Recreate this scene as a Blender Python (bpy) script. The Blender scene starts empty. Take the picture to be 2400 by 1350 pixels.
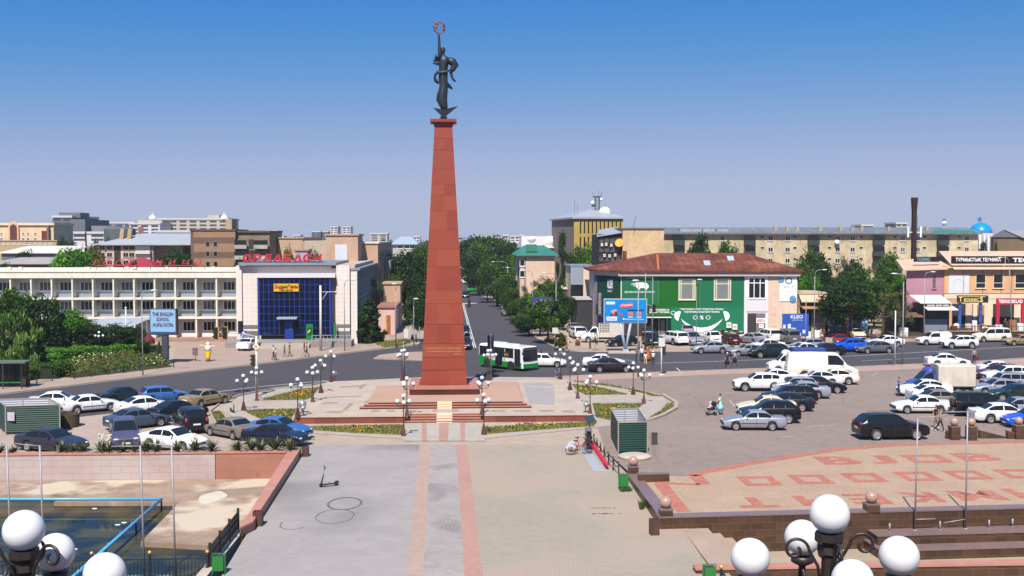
import bpy, bmesh, math, random
from mathutils import Vector, Matrix
from math import radians as R, sin, cos, tan, pi, atan, atan2, sqrt, hypot
scene = bpy.context.scene
# ---------------------------------------------------------------- camera, sky, sun, exposure
F = 2600.0; HC = 13.8; PITCH = atan((675 - 560) / F)
cd = bpy.data.cameras.new('camera'); cam = bpy.data.objects.new('camera', cd); scene.collection.objects.link(cam)
cd.lens = 36 * F / 2400; cd.clip_start = 0.5; cd.clip_end = 9000
cam.location = (0, 0, HC); cam.rotation_euler = (pi / 2 - PITCH, 0, 0); scene.camera = cam
SUN_EL, SUN_AZ = R(52), R(190)
w = bpy.data.worlds.new('World'); scene.world = w; w.use_nodes = True
nt = w.node_tree; nt.nodes.clear()
sky = nt.nodes.new('ShaderNodeTexSky'); sky.sky_type = 'NISHITA'; sky.sun_disc = False
sky.sun_elevation = SUN_EL; sky.sun_rotation = SUN_AZ; sky.altitude = 500
sky.air_density = .6; sky.dust_density = .3; sky.ozone_density = 3.0
bg = nt.nodes.new('ShaderNodeBackground'); bg.inputs[1].default_value = 0.10
wo = nt.nodes.new('ShaderNodeOutputWorld')
sp_ = nt.nodes.new('ShaderNodeSeparateColor'); cb_ = nt.nodes.new('ShaderNodeCombineColor'); nt.links.new(sky.outputs[0], sp_.inputs[0])
for i_, (k_, p_, m_, h_) in enumerate(((.300,3.5,.15,.0105),(.4356,1.5,.25,.25),(.423,.109,.1,0))):   # per-channel response of the camera to the sky
    a_ = nt.nodes.new('ShaderNodeMath'); a_.operation = 'MULTIPLY'; a_.inputs[1].default_value = .1; nt.links.new(sp_.outputs[i_], a_.inputs[0]); x_ = nt.nodes.new('ShaderNodeMath'); x_.operation = 'MAXIMUM'; x_.inputs[1].default_value = m_; nt.links.new(a_.outputs[0], x_.inputs[0])
    b_ = nt.nodes.new('ShaderNodeMath'); b_.operation = 'POWER'; b_.inputs[1].default_value = p_; nt.links.new(x_.outputs[0], b_.inputs[0])
    d_ = nt.nodes.new('ShaderNodeMath'); d_.operation = 'ADD'; d_.inputs[1].default_value = h_; nt.links.new(b_.outputs[0], d_.inputs[0])
    e_ = nt.nodes.new('ShaderNodeMath'); e_.operation = 'DIVIDE'; nt.links.new(b_.outputs[0], e_.inputs[0]); nt.links.new(d_.outputs[0], e_.inputs[1])
    c_ = nt.nodes.new('ShaderNodeMath'); c_.operation = 'MULTIPLY'; c_.inputs[1].default_value = k_ * 9; nt.links.new(e_.outputs[0] if h_ else b_.outputs[0], c_.inputs[0]); nt.links.new(c_.outputs[0], cb_.inputs[i_])
nt.links.new(cb_.outputs[0], bg.inputs[0]); nt.links.new(bg.outputs[0], wo.inputs[0])
sl = bpy.data.lights.new('sun', 'SUN'); sl.energy = 4.2; sl.angle = R(0.53); sl.color = (1.0, .93, .83)
so = bpy.data.objects.new('sun', sl); scene.collection.objects.link(so)
sd = Vector((sin(SUN_AZ) * cos(SUN_EL), cos(SUN_AZ) * cos(SUN_EL), sin(SUN_EL)))
so.location = (0, -20, 60); so.rotation_euler = sd.to_track_quat('Z', 'Y').to_euler()
scene.view_settings.view_transform = 'Standard'; scene.view_settings.look = 'None'
scene.view_settings.exposure = 0.90; scene.view_settings.gamma = 1.0
scene.cycles.max_bounces = 6; scene.cycles.diffuse_bounces = 3; scene.cycles.glossy_bounces = 3
scene.cycles.caustics_reflective = False; scene.cycles.caustics_refractive = False
rnd = random.Random(7)
# ---------------------------------------------------------------- survey: photo pixel -> place on the ground
YAW = R(2.95); cy_, sy_ = cos(YAW), sin(YAW)
def ray(px, py):
    a = (px - 1200) / F; b = (675 - py) / F
    return Vector((a, cos(PITCH) + b * sin(PITCH), -sin(PITCH) + b * cos(PITCH)))
def G(px, py, z=0.0):
    d = ray(px, py); t = (z - HC) / d.z
    return Vector((d.x * t, d.y * t, z))
def PX(px, Y): return (px - 1200) / F * Y / cos(PITCH)
def PZ(py, Y):
    d = ray(1200, py); return HC + d.z * Y / d.y
def plaza_z(Y): return 0.0 if Y > 74 else -0.0265 * (74 - Y)
def GP(px, py):                       # a pixel on the sloping forecourt
    z = 0.0
    for _ in range(12): z = plaza_z(G(px, py, z).y)
    return G(px, py, z)
# ---------------------------------------------------------------- mesh helpers
class MB:
    def __init__(s): s.v = []; s.f = []; s.m = []; s.s = []
    def add(s, vs, fs, mi=0, smooth=False):
        o = len(s.v); s.v += [tuple(p) for p in vs]
        for f in fs: s.f.append([i + o for i in f]); s.m.append(mi); s.s.append(smooth)
        return s
    def box(s, x0, y0, z0, x1, y1, z1, mi=0):
        return s.add([(x0,y0,z0),(x1,y0,z0),(x1,y1,z0),(x0,y1,z0),(x0,y0,z1),(x1,y0,z1),(x1,y1,z1),(x0,y1,z1)],
              [(3,2,1,0),(4,5,6,7),(0,1,5,4),(1,2,6,5),(2,3,7,6),(3,0,4,7)], mi)
    def obox(s, c, sz, M=None, mi=0):
        x, y, z = sz[0]/2, sz[1]/2, sz[2]/2
        vs = [Vector(p) for p in [(-x,-y,-z),(x,-y,-z),(x,y,-z),(-x,y,-z),(-x,-y,z),(x,-y,z),(x,y,z),(-x,y,z)]]
        if M is not None: vs = [M @ p for p in vs]
        return s.add([p + Vector(c) for p in vs], [(3,2,1,0),(4,5,6,7),(0,1,5,4),(1,2,6,5),(2,3,7,6),(3,0,4,7)], mi)
    def bar(s, p, q, a, b=None, mi=0):
        p, q = Vector(p), Vector(q); d = q - p; b = a if b is None else b
        return s.obox((p + q) / 2, (a, b, d.length), d.to_track_quat('Z', 'Y').to_matrix(), mi)
    def tube(s, pts, r, n=8, mi=0, smooth=True):
        pts = [Vector(p) for p in pts]; k = len(pts); rs = r if isinstance(r, (list, tuple)) else [r] * k
        vs = []; ref = Vector((0, 0, 1))
        t0 = (pts[1] - pts[0]).normalized()
        if abs(t0.z) > .9: ref = Vector((1, 0, 0))
        for i, p in enumerate(pts):
            t = (pts[min(i+1, k-1)] - pts[max(i-1, 0)]).normalized()
            u = t.cross(ref)
            if u.length < 1e-4: u = t.orthogonal()
            u.normalize(); ref = u.cross(t); v = ref
            for j in range(n):
                a = 2 * pi * j / n; vs.append(p + (u * cos(a) + v * sin(a)) * rs[i])
        fs = [(i*n+j, i*n+(j+1)%n, (i+1)*n+(j+1)%n, (i+1)*n+j) for i in range(k-1) for j in range(n)]
        s.add(vs, fs, mi, smooth); o = len(s.v) - len(vs)
        for f in (list(range(n))[::-1], [(k-1)*n+j for j in range(n)]):
            s.f.append([i + o for i in f]); s.m.append(mi); s.s.append(False)
        return s
    def lathe(s, prof, n=16, c=(0,0,0), mi=0, smooth=True):
        vs = [(c[0]+r*cos(2*pi*j/n), c[1]+r*sin(2*pi*j/n), c[2]+z) for r, z in prof for j in range(n)]
        k = len(prof)
        fs = [(i*n+j, i*n+(j+1)%n, (i+1)*n+(j+1)%n, (i+1)*n+j) for i in range(k-1) for j in range(n)]
        s.add(vs, fs, mi, smooth); o = len(s.v) - len(vs)
        for f in (list(range(n))[::-1], [(k-1)*n+j for j in range(n)]):
            s.f.append([i + o for i in f]); s.m.append(mi); s.s.append(False)
        return s
    def ball(s, c, r, n=20, mi=0, sq=(1,1,1)):
        k = n // 2; vs = []
        for i in range(k + 1):
            t = pi * i / k; q = max(sin(t), 1e-3)
            for j in range(n): vs.append((c[0]+r*sq[0]*q*cos(2*pi*j/n), c[1]+r*sq[1]*q*sin(2*pi*j/n), c[2]-r*sq[2]*cos(t)))
        return s.add(vs, [(i*n+j, i*n+(j+1)%n, (i+1)*n+(j+1)%n, (i+1)*n+j) for i in range(k) for j in range(n)], mi, True)
    def prism(s, poly, z0, z1, mi=0, mtop=None):
        a = sum(poly[i][0]*poly[(i+1)%len(poly)][1]-poly[(i+1)%len(poly)][0]*poly[i][1] for i in range(len(poly)))
        if a < 0: poly = poly[::-1]
        n = len(poly); f0 = z0 if callable(z0) else (lambda x, y: z0); f1 = z1 if callable(z1) else (lambda x, y: z1)
        vs = [(p[0],p[1],f0(p[0],p[1])) for p in poly] + [(p[0],p[1],f1(p[0],p[1])) for p in poly]
        s.add(vs, [(i,(i+1)%n,n+(i+1)%n,n+i) for i in range(n)] + [list(range(n))[::-1]], mi)
        return s.add(vs[n:], [list(range(n))], mi if mtop is None else mtop)
    def sheet(s, poly, z=0.0, mi=0):
        a = sum(poly[i][0]*poly[(i+1)%len(poly)][1]-poly[(i+1)%len(poly)][0]*poly[i][1] for i in range(len(poly)))
        if a < 0: poly = poly[::-1]
        f = z if callable(z) else (lambda x, y: z)
        return s.add([(p[0],p[1],f(p[0],p[1])) for p in poly], [list(range(len(poly)))], mi)
    def vprism(s, poly, y0, y1, mi=0):         # outline in (x, z), thickness along y
        a = sum(poly[i][0]*poly[(i+1)%len(poly)][1]-poly[(i+1)%len(poly)][0]*poly[i][1] for i in range(len(poly)))
        if a < 0: poly = poly[::-1]
        n = len(poly); vs = [(p[0],y0,p[1]) for p in poly] + [(p[0],y1,p[1]) for p in poly]
        return s.add(vs, [list(range(n)), [n+i for i in range(n)][::-1]] + [((i+1)%n,i,n+i,n+(i+1)%n) for i in range(n)], mi)
    def mesh(s, name):
        me = bpy.data.meshes.new(name); me.from_pydata(s.v, [], s.f)
        me.polygons.foreach_set('material_index', s.m); me.polygons.foreach_set('use_smooth', s.s); me.update()
        return me
    def build(s, name, mats, parent=None, loc=(0,0,0), rz=0.0):
        me = s.mesh(name)
        for m in (mats if isinstance(mats, (list, tuple)) else [mats]): me.materials.append(m)
        return link(name, me, parent, loc, rz)
def link(name, me, parent=None, loc=(0,0,0), rz=0.0):
    o = bpy.data.objects.new(name, me); scene.collection.objects.link(o)
    o.location = loc; o.rotation_euler = (0, 0, rz)
    if parent is not None: o.parent = parent; KIDS.setdefault(parent.as_pointer(), []).append(o)
    return o
KIDS = {}
def tag(o, label=None, cat=None, group=None, kind=None):
    if label: o['label'] = label
    if cat: o['category'] = cat
    if group: o['group'] = group
    if kind: o['kind'] = kind
    return o
def thing(name, label, cat, loc=(0,0,0), rz=0.0, group=None):
    o = bpy.data.objects.new(name, None); scene.collection.objects.link(o); o.empty_display_size = .3
    o.location = loc; o.rotation_euler = (0, 0, rz)
    return tag(o, label, cat, group)
def copy_tree(o, parent=None):
    c = o.copy(); scene.collection.objects.link(c)
    if parent is not None: c.parent = parent; KIDS.setdefault(parent.as_pointer(), []).append(c)
    for ch in list(KIDS.get(o.as_pointer(), ())): copy_tree(ch, c)
    return c
def kids(o): return KIDS.get(o.as_pointer(), [])
def dup(o, loc, rz=0.0, label=None, sc=None):
    c = copy_tree(o); c.location = loc; c.rotation_euler = (0, 0, rz)
    if label: c['label'] = label
    if sc: c.scale = sc if isinstance(sc, tuple) else (sc, sc, sc)
    return c
def text_into(mb, s, x, y, z, wid=None, hgt=None, mi=0, align='C', depth=.02, off=0.0, shear=0.0, M=None):
    """lettering standing in the xz plane, facing -y; centred at (x, z) on the plane y"""
    cu = bpy.data.curves.new('t', 'FONT'); cu.body = s; cu.size = 1.0; cu.offset = off; cu.resolution_u = 2
    cu.shear = shear; cu.align_x = 'LEFT'
    ob = bpy.data.objects.new('t', cu); me = ob.to_mesh()
    vs = [v.co.copy() for v in me.vertices]; fs = [tuple(p.vertices) for p in me.polygons]
    ob.to_mesh_clear(); bpy.data.objects.remove(ob); bpy.data.curves.remove(cu)
    if not vs: return mb
    x0 = min(v.x for v in vs); x1 = max(v.x for v in vs); y0 = min(v.y for v in vs); y1 = max(v.y for v in vs)
    k = hgt / (y1 - y0) if hgt else None; kx = wid / (x1 - x0) if wid else k; k = k or kx
    ox = {'C': -(x0 + x1) / 2, 'L': -x0, 'R': -x1}[align]
    out = [Vector((x + (v.x + ox) * kx, y - depth, z + (v.y - (y0 + y1) / 2) * k)) for v in vs]
    if M is not None: out = [M @ p for p in out]
    mb.add(out, fs, mi)
    if depth > .03:                     # raised lettering: give it sides
        ed = {}
        for f in fs:
            for i in range(len(f)): a, b = f[i], f[(i+1) % len(f)]; ed[(a, b)] = ed.get((a, b), 0) + 1
        bd = [(a, b) for (a, b) in ed if (b, a) not in ed]
        back = [p + Vector((0, depth, 0)) for p in out]; n = len(out)
        mb.add(out + back, [(b, a, a + n, b + n) for a, b in bd], mi)
    return mb
# ---------------------------------------------------------------- materials
def lin(c): return tuple((x/255/12.92 if x/255 <= .04045 else ((x/255+.055)/1.055)**2.4) for x in c)
def ph(r, g, b, k=.72): return tuple(min(.85, x*k) for x in lin((r, g, b)))
MATS = {}
def M(name, col, rough=.75, metal=0.0, spec=.4, nz=None, bump=None, streak=0.0, coat=0.0, isl=0.0, emit=0.0, nz2=None, world=False):
    if name in MATS: return MATS[name]
    m = bpy.data.materials.new(name); m.use_nodes = True; t = m.node_tree; b = t.nodes['Principled BSDF']; N = t.nodes.new; L = t.links.new
    b.inputs['Roughness'].default_value = rough; b.inputs['Metallic'].default_value = metal
    b.inputs['Specular IOR Level'].default_value = spec; b.inputs['Coat Weight'].default_value = coat
    b.inputs['Coat Roughness'].default_value = .05
    col = tuple(col[:3]) + (1,); b.inputs['Base Color'].default_value = col
    tc = N('ShaderNodeTexCoord'); vec = tc.outputs['Object']
    if world: vec = N('ShaderNodeNewGeometry').outputs['Position']
    cur = None
    def mul(cur, fac):                   # multiply the colour by a grey factor socket
        mx = N('ShaderNodeMix'); mx.data_type = 'RGBA'; mx.blend_type = 'MULTIPLY'; mx.inputs[0].default_value = 1
        if cur is None: mx.inputs[6].default_value = col
        else: L(cur, mx.inputs[6])
        L(fac, mx.inputs[7]); return mx.outputs[2]
    for q, sc in ((nz, (1,1,1)), (nz2, (1,1,1)), ((2.2, streak) if streak else None, (1,1,.12))):
        if not q: continue
        mp = N('ShaderNodeMapping'); mp.inputs['Scale'].default_value = sc; L(vec, mp.inputs[0])
        n = N('ShaderNodeTexNoise'); n.inputs['Scale'].default_value = q[0]; n.inputs['Detail'].default_value = 6; n.inputs['Roughness'].default_value = .62
        L(mp.outputs[0], n.inputs[0])
        r = N('ShaderNodeMapRange'); r.inputs[1].default_value = .28; r.inputs[2].default_value = .72
        r.inputs[3].default_value = 1 - q[1]; r.inputs[4].default_value = 1 + q[1] * .6; L(n.outputs[0], r.inputs[0])
        cur = mul(cur, r.outputs[0])
    if isl:
        g = N('ShaderNodeNewGeometry'); r = N('ShaderNodeMapRange'); r.inputs[3].default_value = 1 - isl; r.inputs[4].default_value = 1 + isl
        L(g.outputs['Random Per Island'], r.inputs[0]); cur = mul(cur, r.outputs[0])
    if name.startswith('leaf_'):
        b.inputs['Subsurface Weight'].default_value = 0; tl_ = N('ShaderNodeBsdfTranslucent'); ms_ = N('ShaderNodeMixShader'); ms_.inputs[0].default_value = .36; L(cur, tl_.inputs[0]); L(b.outputs[0], ms_.inputs[1]); L(tl_.outputs[0], ms_.inputs[2]); L(ms_.outputs[0], t.nodes['Material Output'].inputs[0])
    if cur is not None: L(cur, b.inputs['Base Color'])
    if bump:
        n = N('ShaderNodeTexNoise'); n.inputs['Scale'].default_value = bump[0]; n.inputs['Detail'].default_value = 4; L(vec, n.inputs[0])
        bp = N('ShaderNodeBump'); bp.inputs['Strength'].default_value = bump[1]; bp.inputs['Distance'].default_value = .03
        L(n.outputs[0], bp.inputs['Height']); L(bp.outputs[0], b.inputs['Normal'])
    if emit:
        b.inputs['Emission Color'].default_value = col; b.inputs['Emission Strength'].default_value = emit
    MATS[name] = m; return m
def MTILE(name, c1, c2, mort, tw, th, ms=.02, rough=.6, flat=False, rot=0.0, nz=(.6, .12), off=.5, world=False, nz2=None, bias=0.0, stain=None, spec=.4):
    """slabs, blocks, pavers: per-block colour; flat=True lays it on the ground"""
    if name in MATS: return MATS[name]
    m = bpy.data.materials.new(name); m.use_nodes = True; t = m.node_tree; b = t.nodes['Principled BSDF']; N = t.nodes.new; L = t.links.new
    b.inputs['Roughness'].default_value = rough; b.inputs['Specular IOR Level'].default_value = spec
    vec = N('ShaderNodeNewGeometry').outputs['Position'] if world else N('ShaderNodeTexCoord').outputs['Object']
    if flat:
        mp = N('ShaderNodeMapping'); mp.inputs['Rotation'].default_value = (0, 0, rot); L(vec, mp.inputs[0]); v2 = mp.outputs[0]
    else:
        sp = N('ShaderNodeSeparateXYZ'); L(vec, sp.inputs[0]); ad = N('ShaderNodeMath'); L(sp.outputs[0], ad.inputs[0]); L(sp.outputs[1], ad.inputs[1])
        cb = N('ShaderNodeCombineXYZ'); L(ad.outputs[0], cb.inputs[0]); L(sp.outputs[2], cb.inputs[1]); v2 = cb.outputs[0]
    br = N('ShaderNodeTexBrick'); L(v2, br.inputs['Vector']); br.offset = off
    br.inputs['Color1'].default_value = tuple(c1) + (1,); br.inputs['Color2'].default_value = tuple(c2) + (1,); br.inputs['Mortar'].default_value = tuple(mort) + (1,)
    br.inputs['Scale'].default_value = 1; br.inputs['Brick Width'].default_value = tw; br.inputs['Row Height'].default_value = th
    br.inputs['Mortar Size'].default_value = ms; br.inputs['Bias'].default_value = bias; br.inputs['Mortar Smooth'].default_value = .3
    cur = br.outputs['Color']
    for q in (nz, nz2):
        if not q: continue
        n = N('ShaderNodeTexNoise'); n.inputs['Scale'].default_value = q[0]; n.inputs['Detail'].default_value = 7; n.inputs['Roughness'].default_value = .65; L(vec, n.inputs[0])
        r = N('ShaderNodeMapRange'); r.inputs[1].default_value = .3; r.inputs[2].default_value = .7; r.inputs[3].default_value = 1 - q[1]; r.inputs[4].default_value = 1 + q[1] * .5; L(n.outputs[0], r.inputs[0])
        mx = N('ShaderNodeMix'); mx.data_type = 'RGBA'; mx.blend_type = 'MULTIPLY'; mx.inputs[0].default_value = 1; L(cur, mx.inputs[6]); L(r.outputs[0], mx.inputs[7]); cur = mx.outputs[2]
    if stain:                            # patches of another colour of stone: (scale, lo, hi, colour, amount)
        n = N('ShaderNodeTexNoise'); n.inputs['Scale'].default_value = stain[0]; n.inputs['Detail'].default_value = 3; L(vec, n.inputs[0])
        r = N('ShaderNodeMapRange'); r.inputs[1].default_value = stain[1]; r.inputs[2].default_value = stain[2]; r.inputs[4].default_value = stain[4]; L(n.outputs[0], r.inputs[0])
        iv = N('ShaderNodeMath'); iv.operation = 'SUBTRACT'; iv.inputs[0].default_value = 1; L(br.outputs['Fac'], iv.inputs[1]); pr = N('ShaderNodeMath'); pr.operation = 'MULTIPLY'; L(iv.outputs[0], pr.inputs[0]); L(r.outputs[0], pr.inputs[1])
        mx = N('ShaderNodeMix'); mx.data_type = 'RGBA'; L(pr.outputs[0], mx.inputs[0]); L(cur, mx.inputs[6]); mx.inputs[7].default_value = tuple(stain[3]) + (1,); cur = mx.outputs[2]
    L(cur, b.inputs['Base Color'])
    MATS[name] = m; return m
def cracks(m, sc, wd, amt, spots=0.0):
    """worn lines and oil spots that belong to the asphalt itself"""
    t = m.node_tree; N = t.nodes.new; L = t.links.new; b = t.nodes['Principled BSDF']; src = b.inputs['Base Color'].links[0].from_socket
    g = N('ShaderNodeNewGeometry'); n = N('ShaderNodeTexNoise'); n.inputs['Scale'].default_value = .5; n.inputs['Detail'].default_value = 5; L(g.outputs['Position'], n.inputs[0])
    mx = N('ShaderNodeMix'); mx.data_type = 'VECTOR'; mx.inputs[0].default_value = .78; L(n.outputs['Color'], mx.inputs[4]); L(g.outputs['Position'], mx.inputs[5])
    v = N('ShaderNodeTexVoronoi'); v.feature = 'DISTANCE_TO_EDGE'; v.inputs['Scale'].default_value = sc; L(mx.outputs[1], v.inputs[0])
    r = N('ShaderNodeMapRange'); r.inputs[1].default_value = wd*.4; r.inputs[2].default_value = wd; r.inputs[3].default_value = 1-amt; r.inputs[4].default_value = 1; L(v.outputs[0], r.inputs[0]); f = r.outputs[0]
    if spots:
        s = N('ShaderNodeTexNoise'); s.inputs['Scale'].default_value = .55; s.inputs['Detail'].default_value = 3; L(g.outputs['Position'], s.inputs[0])
        q = N('ShaderNodeMapRange'); q.inputs[1].default_value = .64; q.inputs[2].default_value = .72; q.inputs[3].default_value = 1; q.inputs[4].default_value = 1-spots; L(s.outputs[0], q.inputs[0]); k = N('ShaderNodeMath'); k.operation = 'MULTIPLY'; L(f, k.inputs[0]); L(q.outputs[0], k.inputs[1]); f = k.outputs[0]
    c = N('ShaderNodeMix'); c.data_type = 'RGBA'; c.blend_type = 'MULTIPLY'; c.inputs[0].default_value = 1; L(src, c.inputs[6]); L(f, c.inputs[7]); L(c.outputs[2], b.inputs['Base Color'])
white = M('white_paint', (.78,.78,.77), .5, nz=(3,.05)); black = M('black_metal', (.018,.018,.02), .45, spec=.5)
grey_metal = M('grey_metal', (.42,.43,.45), .45, metal=.3); dark_metal = M('dark_metal', (.06,.062,.068), .5, metal=.3)
glass = M('dark_glass', (.010,.012,.015), .08, spec=.36); rubber = M('rubber', (.02,.02,.021), .8)
pale_glass = M('pale_glass', (.08,.09,.10), .1, spec=.4); concrete = M('concrete', ph(196,184,170), .9, nz=(1.2,.2), bump=(8,.3))
gold = M('gold_letters', (.62,.36,.10), .4, metal=.4); red_paint = M('red_paint', ph(196,40,58), .5); chrome = M('chrome', (.6,.6,.62), .25, metal=.9)
# ================================================================ the setting: ground, roads, paving, pool
def g2(pts,z=0.0):return[tuple(G(px,py,z))[:2]for px,py in pts]
def GPz(px,py,dz):
 z=dz
 for _ in range(14):z=plaza_z(G(px,py,z).y)+dz
 return G(px,py,z)
def gp2(pts):return[tuple(GP(px,py))[:2]for px,py in pts]
def ext(a,b,Y):
 a,b=Vector(a[:2]),Vector(b[:2]);t=(Y-a.y)/(b.y-a.y);p=a+(b-a)*t;return(p.x,p.y)
def structure(name,mb,mats):return tag(mb.build(name,mats),kind='structure')
m_ground=M('dusty_ground',ph(208,186,166,.53),.95,nz=(.05,.14),nz2=(1.1,.16),bump=(6,.25),world=True)
m_road=M('road_asphalt',ph(106,99,104,.365),.85,nz=(.12,.10),nz2=(2.5,.10),bump=(30,.12),world=True)
m_park=M('worn_asphalt',ph(192,170,158,.42),.9,nz=(.07,.14),nz2=(1.5,.14),bump=(20,.15),world=True)
m_walk=MTILE('sidewalk_pavers',ph(210,184,166,.52),ph(202,174,158,.52),ph(172,150,136,.48),.4,.2,.012,.9,True,YAW,(.3,.12),world=True)
m_kerb=M('kerb_stone',ph(205,192,178,.52),.9,nz=(.8,.2),world=True)
m_line=M('road_paint',(.62,.62,.62),.7,nz=(2.5,.35),nz2=(.4,.2),world=True)
A_=G(-300,1132,-1.3);B_=G(655,1121.5,-1.3)
dW=(B_-A_).normalized()
wallL=[GPz(706,1049,.5),GPz(594,1220,.5)];wallLi=[GPz(680,1048,.5),GPz(564,1234,.5)]
corner=G(1547,1211,.1);wallRtop=G(1471,1109,.1);farR=G(2400,1189,.1)
dR=(farR-corner).normalized();endR=corner+dR*60
wl0=ext(wallL[0],wallL[1],74);wl1=ext(wallL[0],wallL[1],36)
mb=MB()
back=A_+Vector((0,.25,0));backB=B_+Vector((.3,.25,0))
far_l=back-dW*300
wr74=ext(wallRtop,corner,74)
xr40=wr74[0]
front=[(-4000,far_l.y),(far_l.x,far_l.y),(backB.x,backB.y),(wl0[0]-.6,74),(wr74[0]+.3,74),(wallRtop.x+.4,wallRtop.y),(corner.x+.4,corner.y+.35),(endR.x,endR.y+.3),(4000,endR.y+.3)]
mb.sheet(front+[(4000,7000),(-4000,7000)],-.012)
structure('ground',mb,m_ground)
grey1,grey2=ph(208,198,194,.47),ph(200,190,186,.47)
m_plazaL=MTILE('grey_pavers',grey1,grey2,ph(194,186,184,.47),.40,.20,.03,.85,True,YAW,(.25,.10),world=True,stain=(.09,.50,.64,ph(90,86,100,.42),.55),nz2=(1.3,.06))
m_plazaM=MTILE('lilac_pavers',ph(208,196,192,.48),ph(192,182,180,.48),ph(205,196,184,.48),.40,.20,.022,.85,True,YAW,(.2,.10),world=True,stain=(.3,.54,.66,ph(110,102,116,.45),.5))
m_plazaR=MTILE('sand_pavers',ph(210,198,178,.46),ph(202,188,168,.46),ph(196,180,160,.44),.40,.20,.016,.88,True,YAW,(.10,.10),world=True,stain=(.10,.47,.60,ph(222,192,172,.46),.7))
m_stripe=MTILE('pink_pavers',ph(226,178,160,.49),ph(218,166,150,.49),ph(190,150,140,.5),.30,.15,.014,.88,True,YAW,(.3,.08),world=True)
m_stripe2=MTILE('pale_pink_pavers',ph(222,194,174,.49),ph(214,180,162,.49),ph(190,160,148,.5),.30,.15,.014,.88,True,YAW,(.3,.08),world=True)
def edge(p,q):return ext(GP(*p),GP(*q),74.2),ext(GP(*p),GP(*q),36)
l0,l1=edge((984,1042),(953,1348));l2,l3=edge((1009,1042),(992,1348))
r0,r1=edge((1069,1042),(1089,1348));r2,r3=edge((1095,1042),(1132,1348))
def strip(name,a0,a1,b1,b0,m):
 mb=MB();za=lambda x,y:plaza_z(y)-.004
 mb.sheet([a0,a1,b1,b0],za);return structure(name,mb,m)
step0=GP(1655,1253)
strip('forecourt',(wl0[0]-.5,74),(wl1[0],36),l1,(l0[0],74),m_plazaL)
strip('forecourt.001',(l2[0],74),l3,r1,(r0[0],74),m_plazaM)
strip('forecourt.002',(r2[0],74),r3,(step0 .x+1.2,36),(wr74[0]+.4,74),m_plazaR)
strip('paved_stripe',(l0[0],74),l1,l3,(l2[0],74),m_stripe2)
strip('paved_stripe.001',(r0[0],74),r1,r3,(r2[0],74),m_stripe)
m_ring=M('tyre_marks',ph(150,144,144,.42),.9,nz=(3,.5),world=True)
for px,py,rx in((808,1180,2.1),(785,1210,2.2),(690,1228,1.6)):
 c=GP(px,py);mb=MB();n=44
 for rr in(1.0,.93):
  if rr<1 and px!=808:continue
  vs=[];k=n if px!=690 else 20
  for i in range(k+1):
   a=pi*.9+2*pi*i/n
   for q in(0,.07):vs.append((c.x+(rx*.45*rr-q)*cos(a),c.y+(rx*.62*rr-q)*sin(a),plaza_z(c.y+rx*.62*rr*sin(a))+.004))
  mb.add(vs,[(2*i,2*i+1,2*i+3,2*i+2)for i in range(k)])
 structure('tyre_mark',mb,m_ring)
mb=MB();c=GP(1418,1197)
for i in range(26):
 x,y=c.x+rnd.uniform(-.75,.75),c.y+rnd.choice((-.55,.55))+rnd.uniform(-.08,.08)
 mb.sheet([(x-.06,y-.04),(x+.06,y-.04),(x+.06,y+.04),(x-.06,y+.04)],lambda x,y:plaza_z(y)+.003)
structure('missing_pavers',mb,M('dark_gap',(.05,.045,.04),.95))
LP=[(-200,985),(0,972),(160,972),(300,958),(420,948),(520,938),(516,962),(530,983),(560,998),(640,1008),(700,1020),(735,1030),(722,1048),(680,1052),(0,1064),(-200,1066)]
m_parkL=M('pale_asphalt',ph(222,198,184,.47),.9,nz=(.1,.16),nz2=(1.5,.12),bump=(20,.15),world=True)
cracks(m_park,.13,.010,.14,.16);cracks(m_parkL,.13,.010,.14,.16);cracks(m_road,.08,.008,.10,.10)
structure('left_car_park',MB().sheet(g2(LP),.0),m_parkL)
RP=[(1330,893),(1600,880),(1800,872),(2000,865),(2300,855),(2700,840),(2700,1030),(2400,1036),(2110,1042),(1960,1053),(1760,1085),(1608,1115),(1480,1112),(1420,1058),(1400,1000),(1530,985),(1586,950),(1554,926),(1420,900)]
structure('right_car_park',MB().sheet(g2(RP),.0),m_park)
RD=[(-500,975),(0,926),(340,884),(500,866),(600,855),(714,841),(807,829),(900,818),(978,809),(1010,780),(1040,725),(1060,680),(1074,645),(1077,630),(1097,630),(1103,655),(1123,692),(1158,704),(1177,722),(1231,770),(1262,797),(1304,817),(1330,822),(1362,825),(1500,824.5),(1633,824),(1724,822),(1844,815),(2034,804),(2228,797),(2400,786),(2900,755),(2900,822),(2400,840),(2272,850),(1990,861),(1800,864),(1600,871),(1403,879),(1302,884),(1151,883),(980,884),(880,889),(770,894),(727,903),(641,911),(563,926),(515,945),(420,955),(300,965),(160,980),(0,985),(-500,1010)]
structure('road',MB().sheet(g2(RD),.004),m_road)
def ribbon(mb,pts,wd,z=.008,zf=None):
 pts=[Vector(p[:2])for p in pts];L_,R_=[],[]
 for i,p in enumerate(pts):
  d=(pts[min(i+1,len(pts)-1)]-pts[max(i-1,0)]).normalized();n=Vector((-d.y,d.x))*wd/2
  L_.append(p+n);R_.append(p-n)
 for i in range(len(pts)-1):mb.sheet([tuple(L_[i]),tuple(R_[i]),tuple(R_[i+1]),tuple(L_[i+1])],z)
 return mb
mb=MB();ribbon(mb,g2([(441,926),(520,917),(600,907),(690,899),(764,892)]),.14)
ribbon(mb,g2([(1530,851.5),(1650,848),(1800,842.5),(1972,835.5),(2200,823.5),(2420,811)]),.14)
for o in(-1.5,1.5):ribbon(mb,g2([(1085.5+o,712),(1099+o*1.2,765),(1113+o*1.6,815)]),.12)
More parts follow.
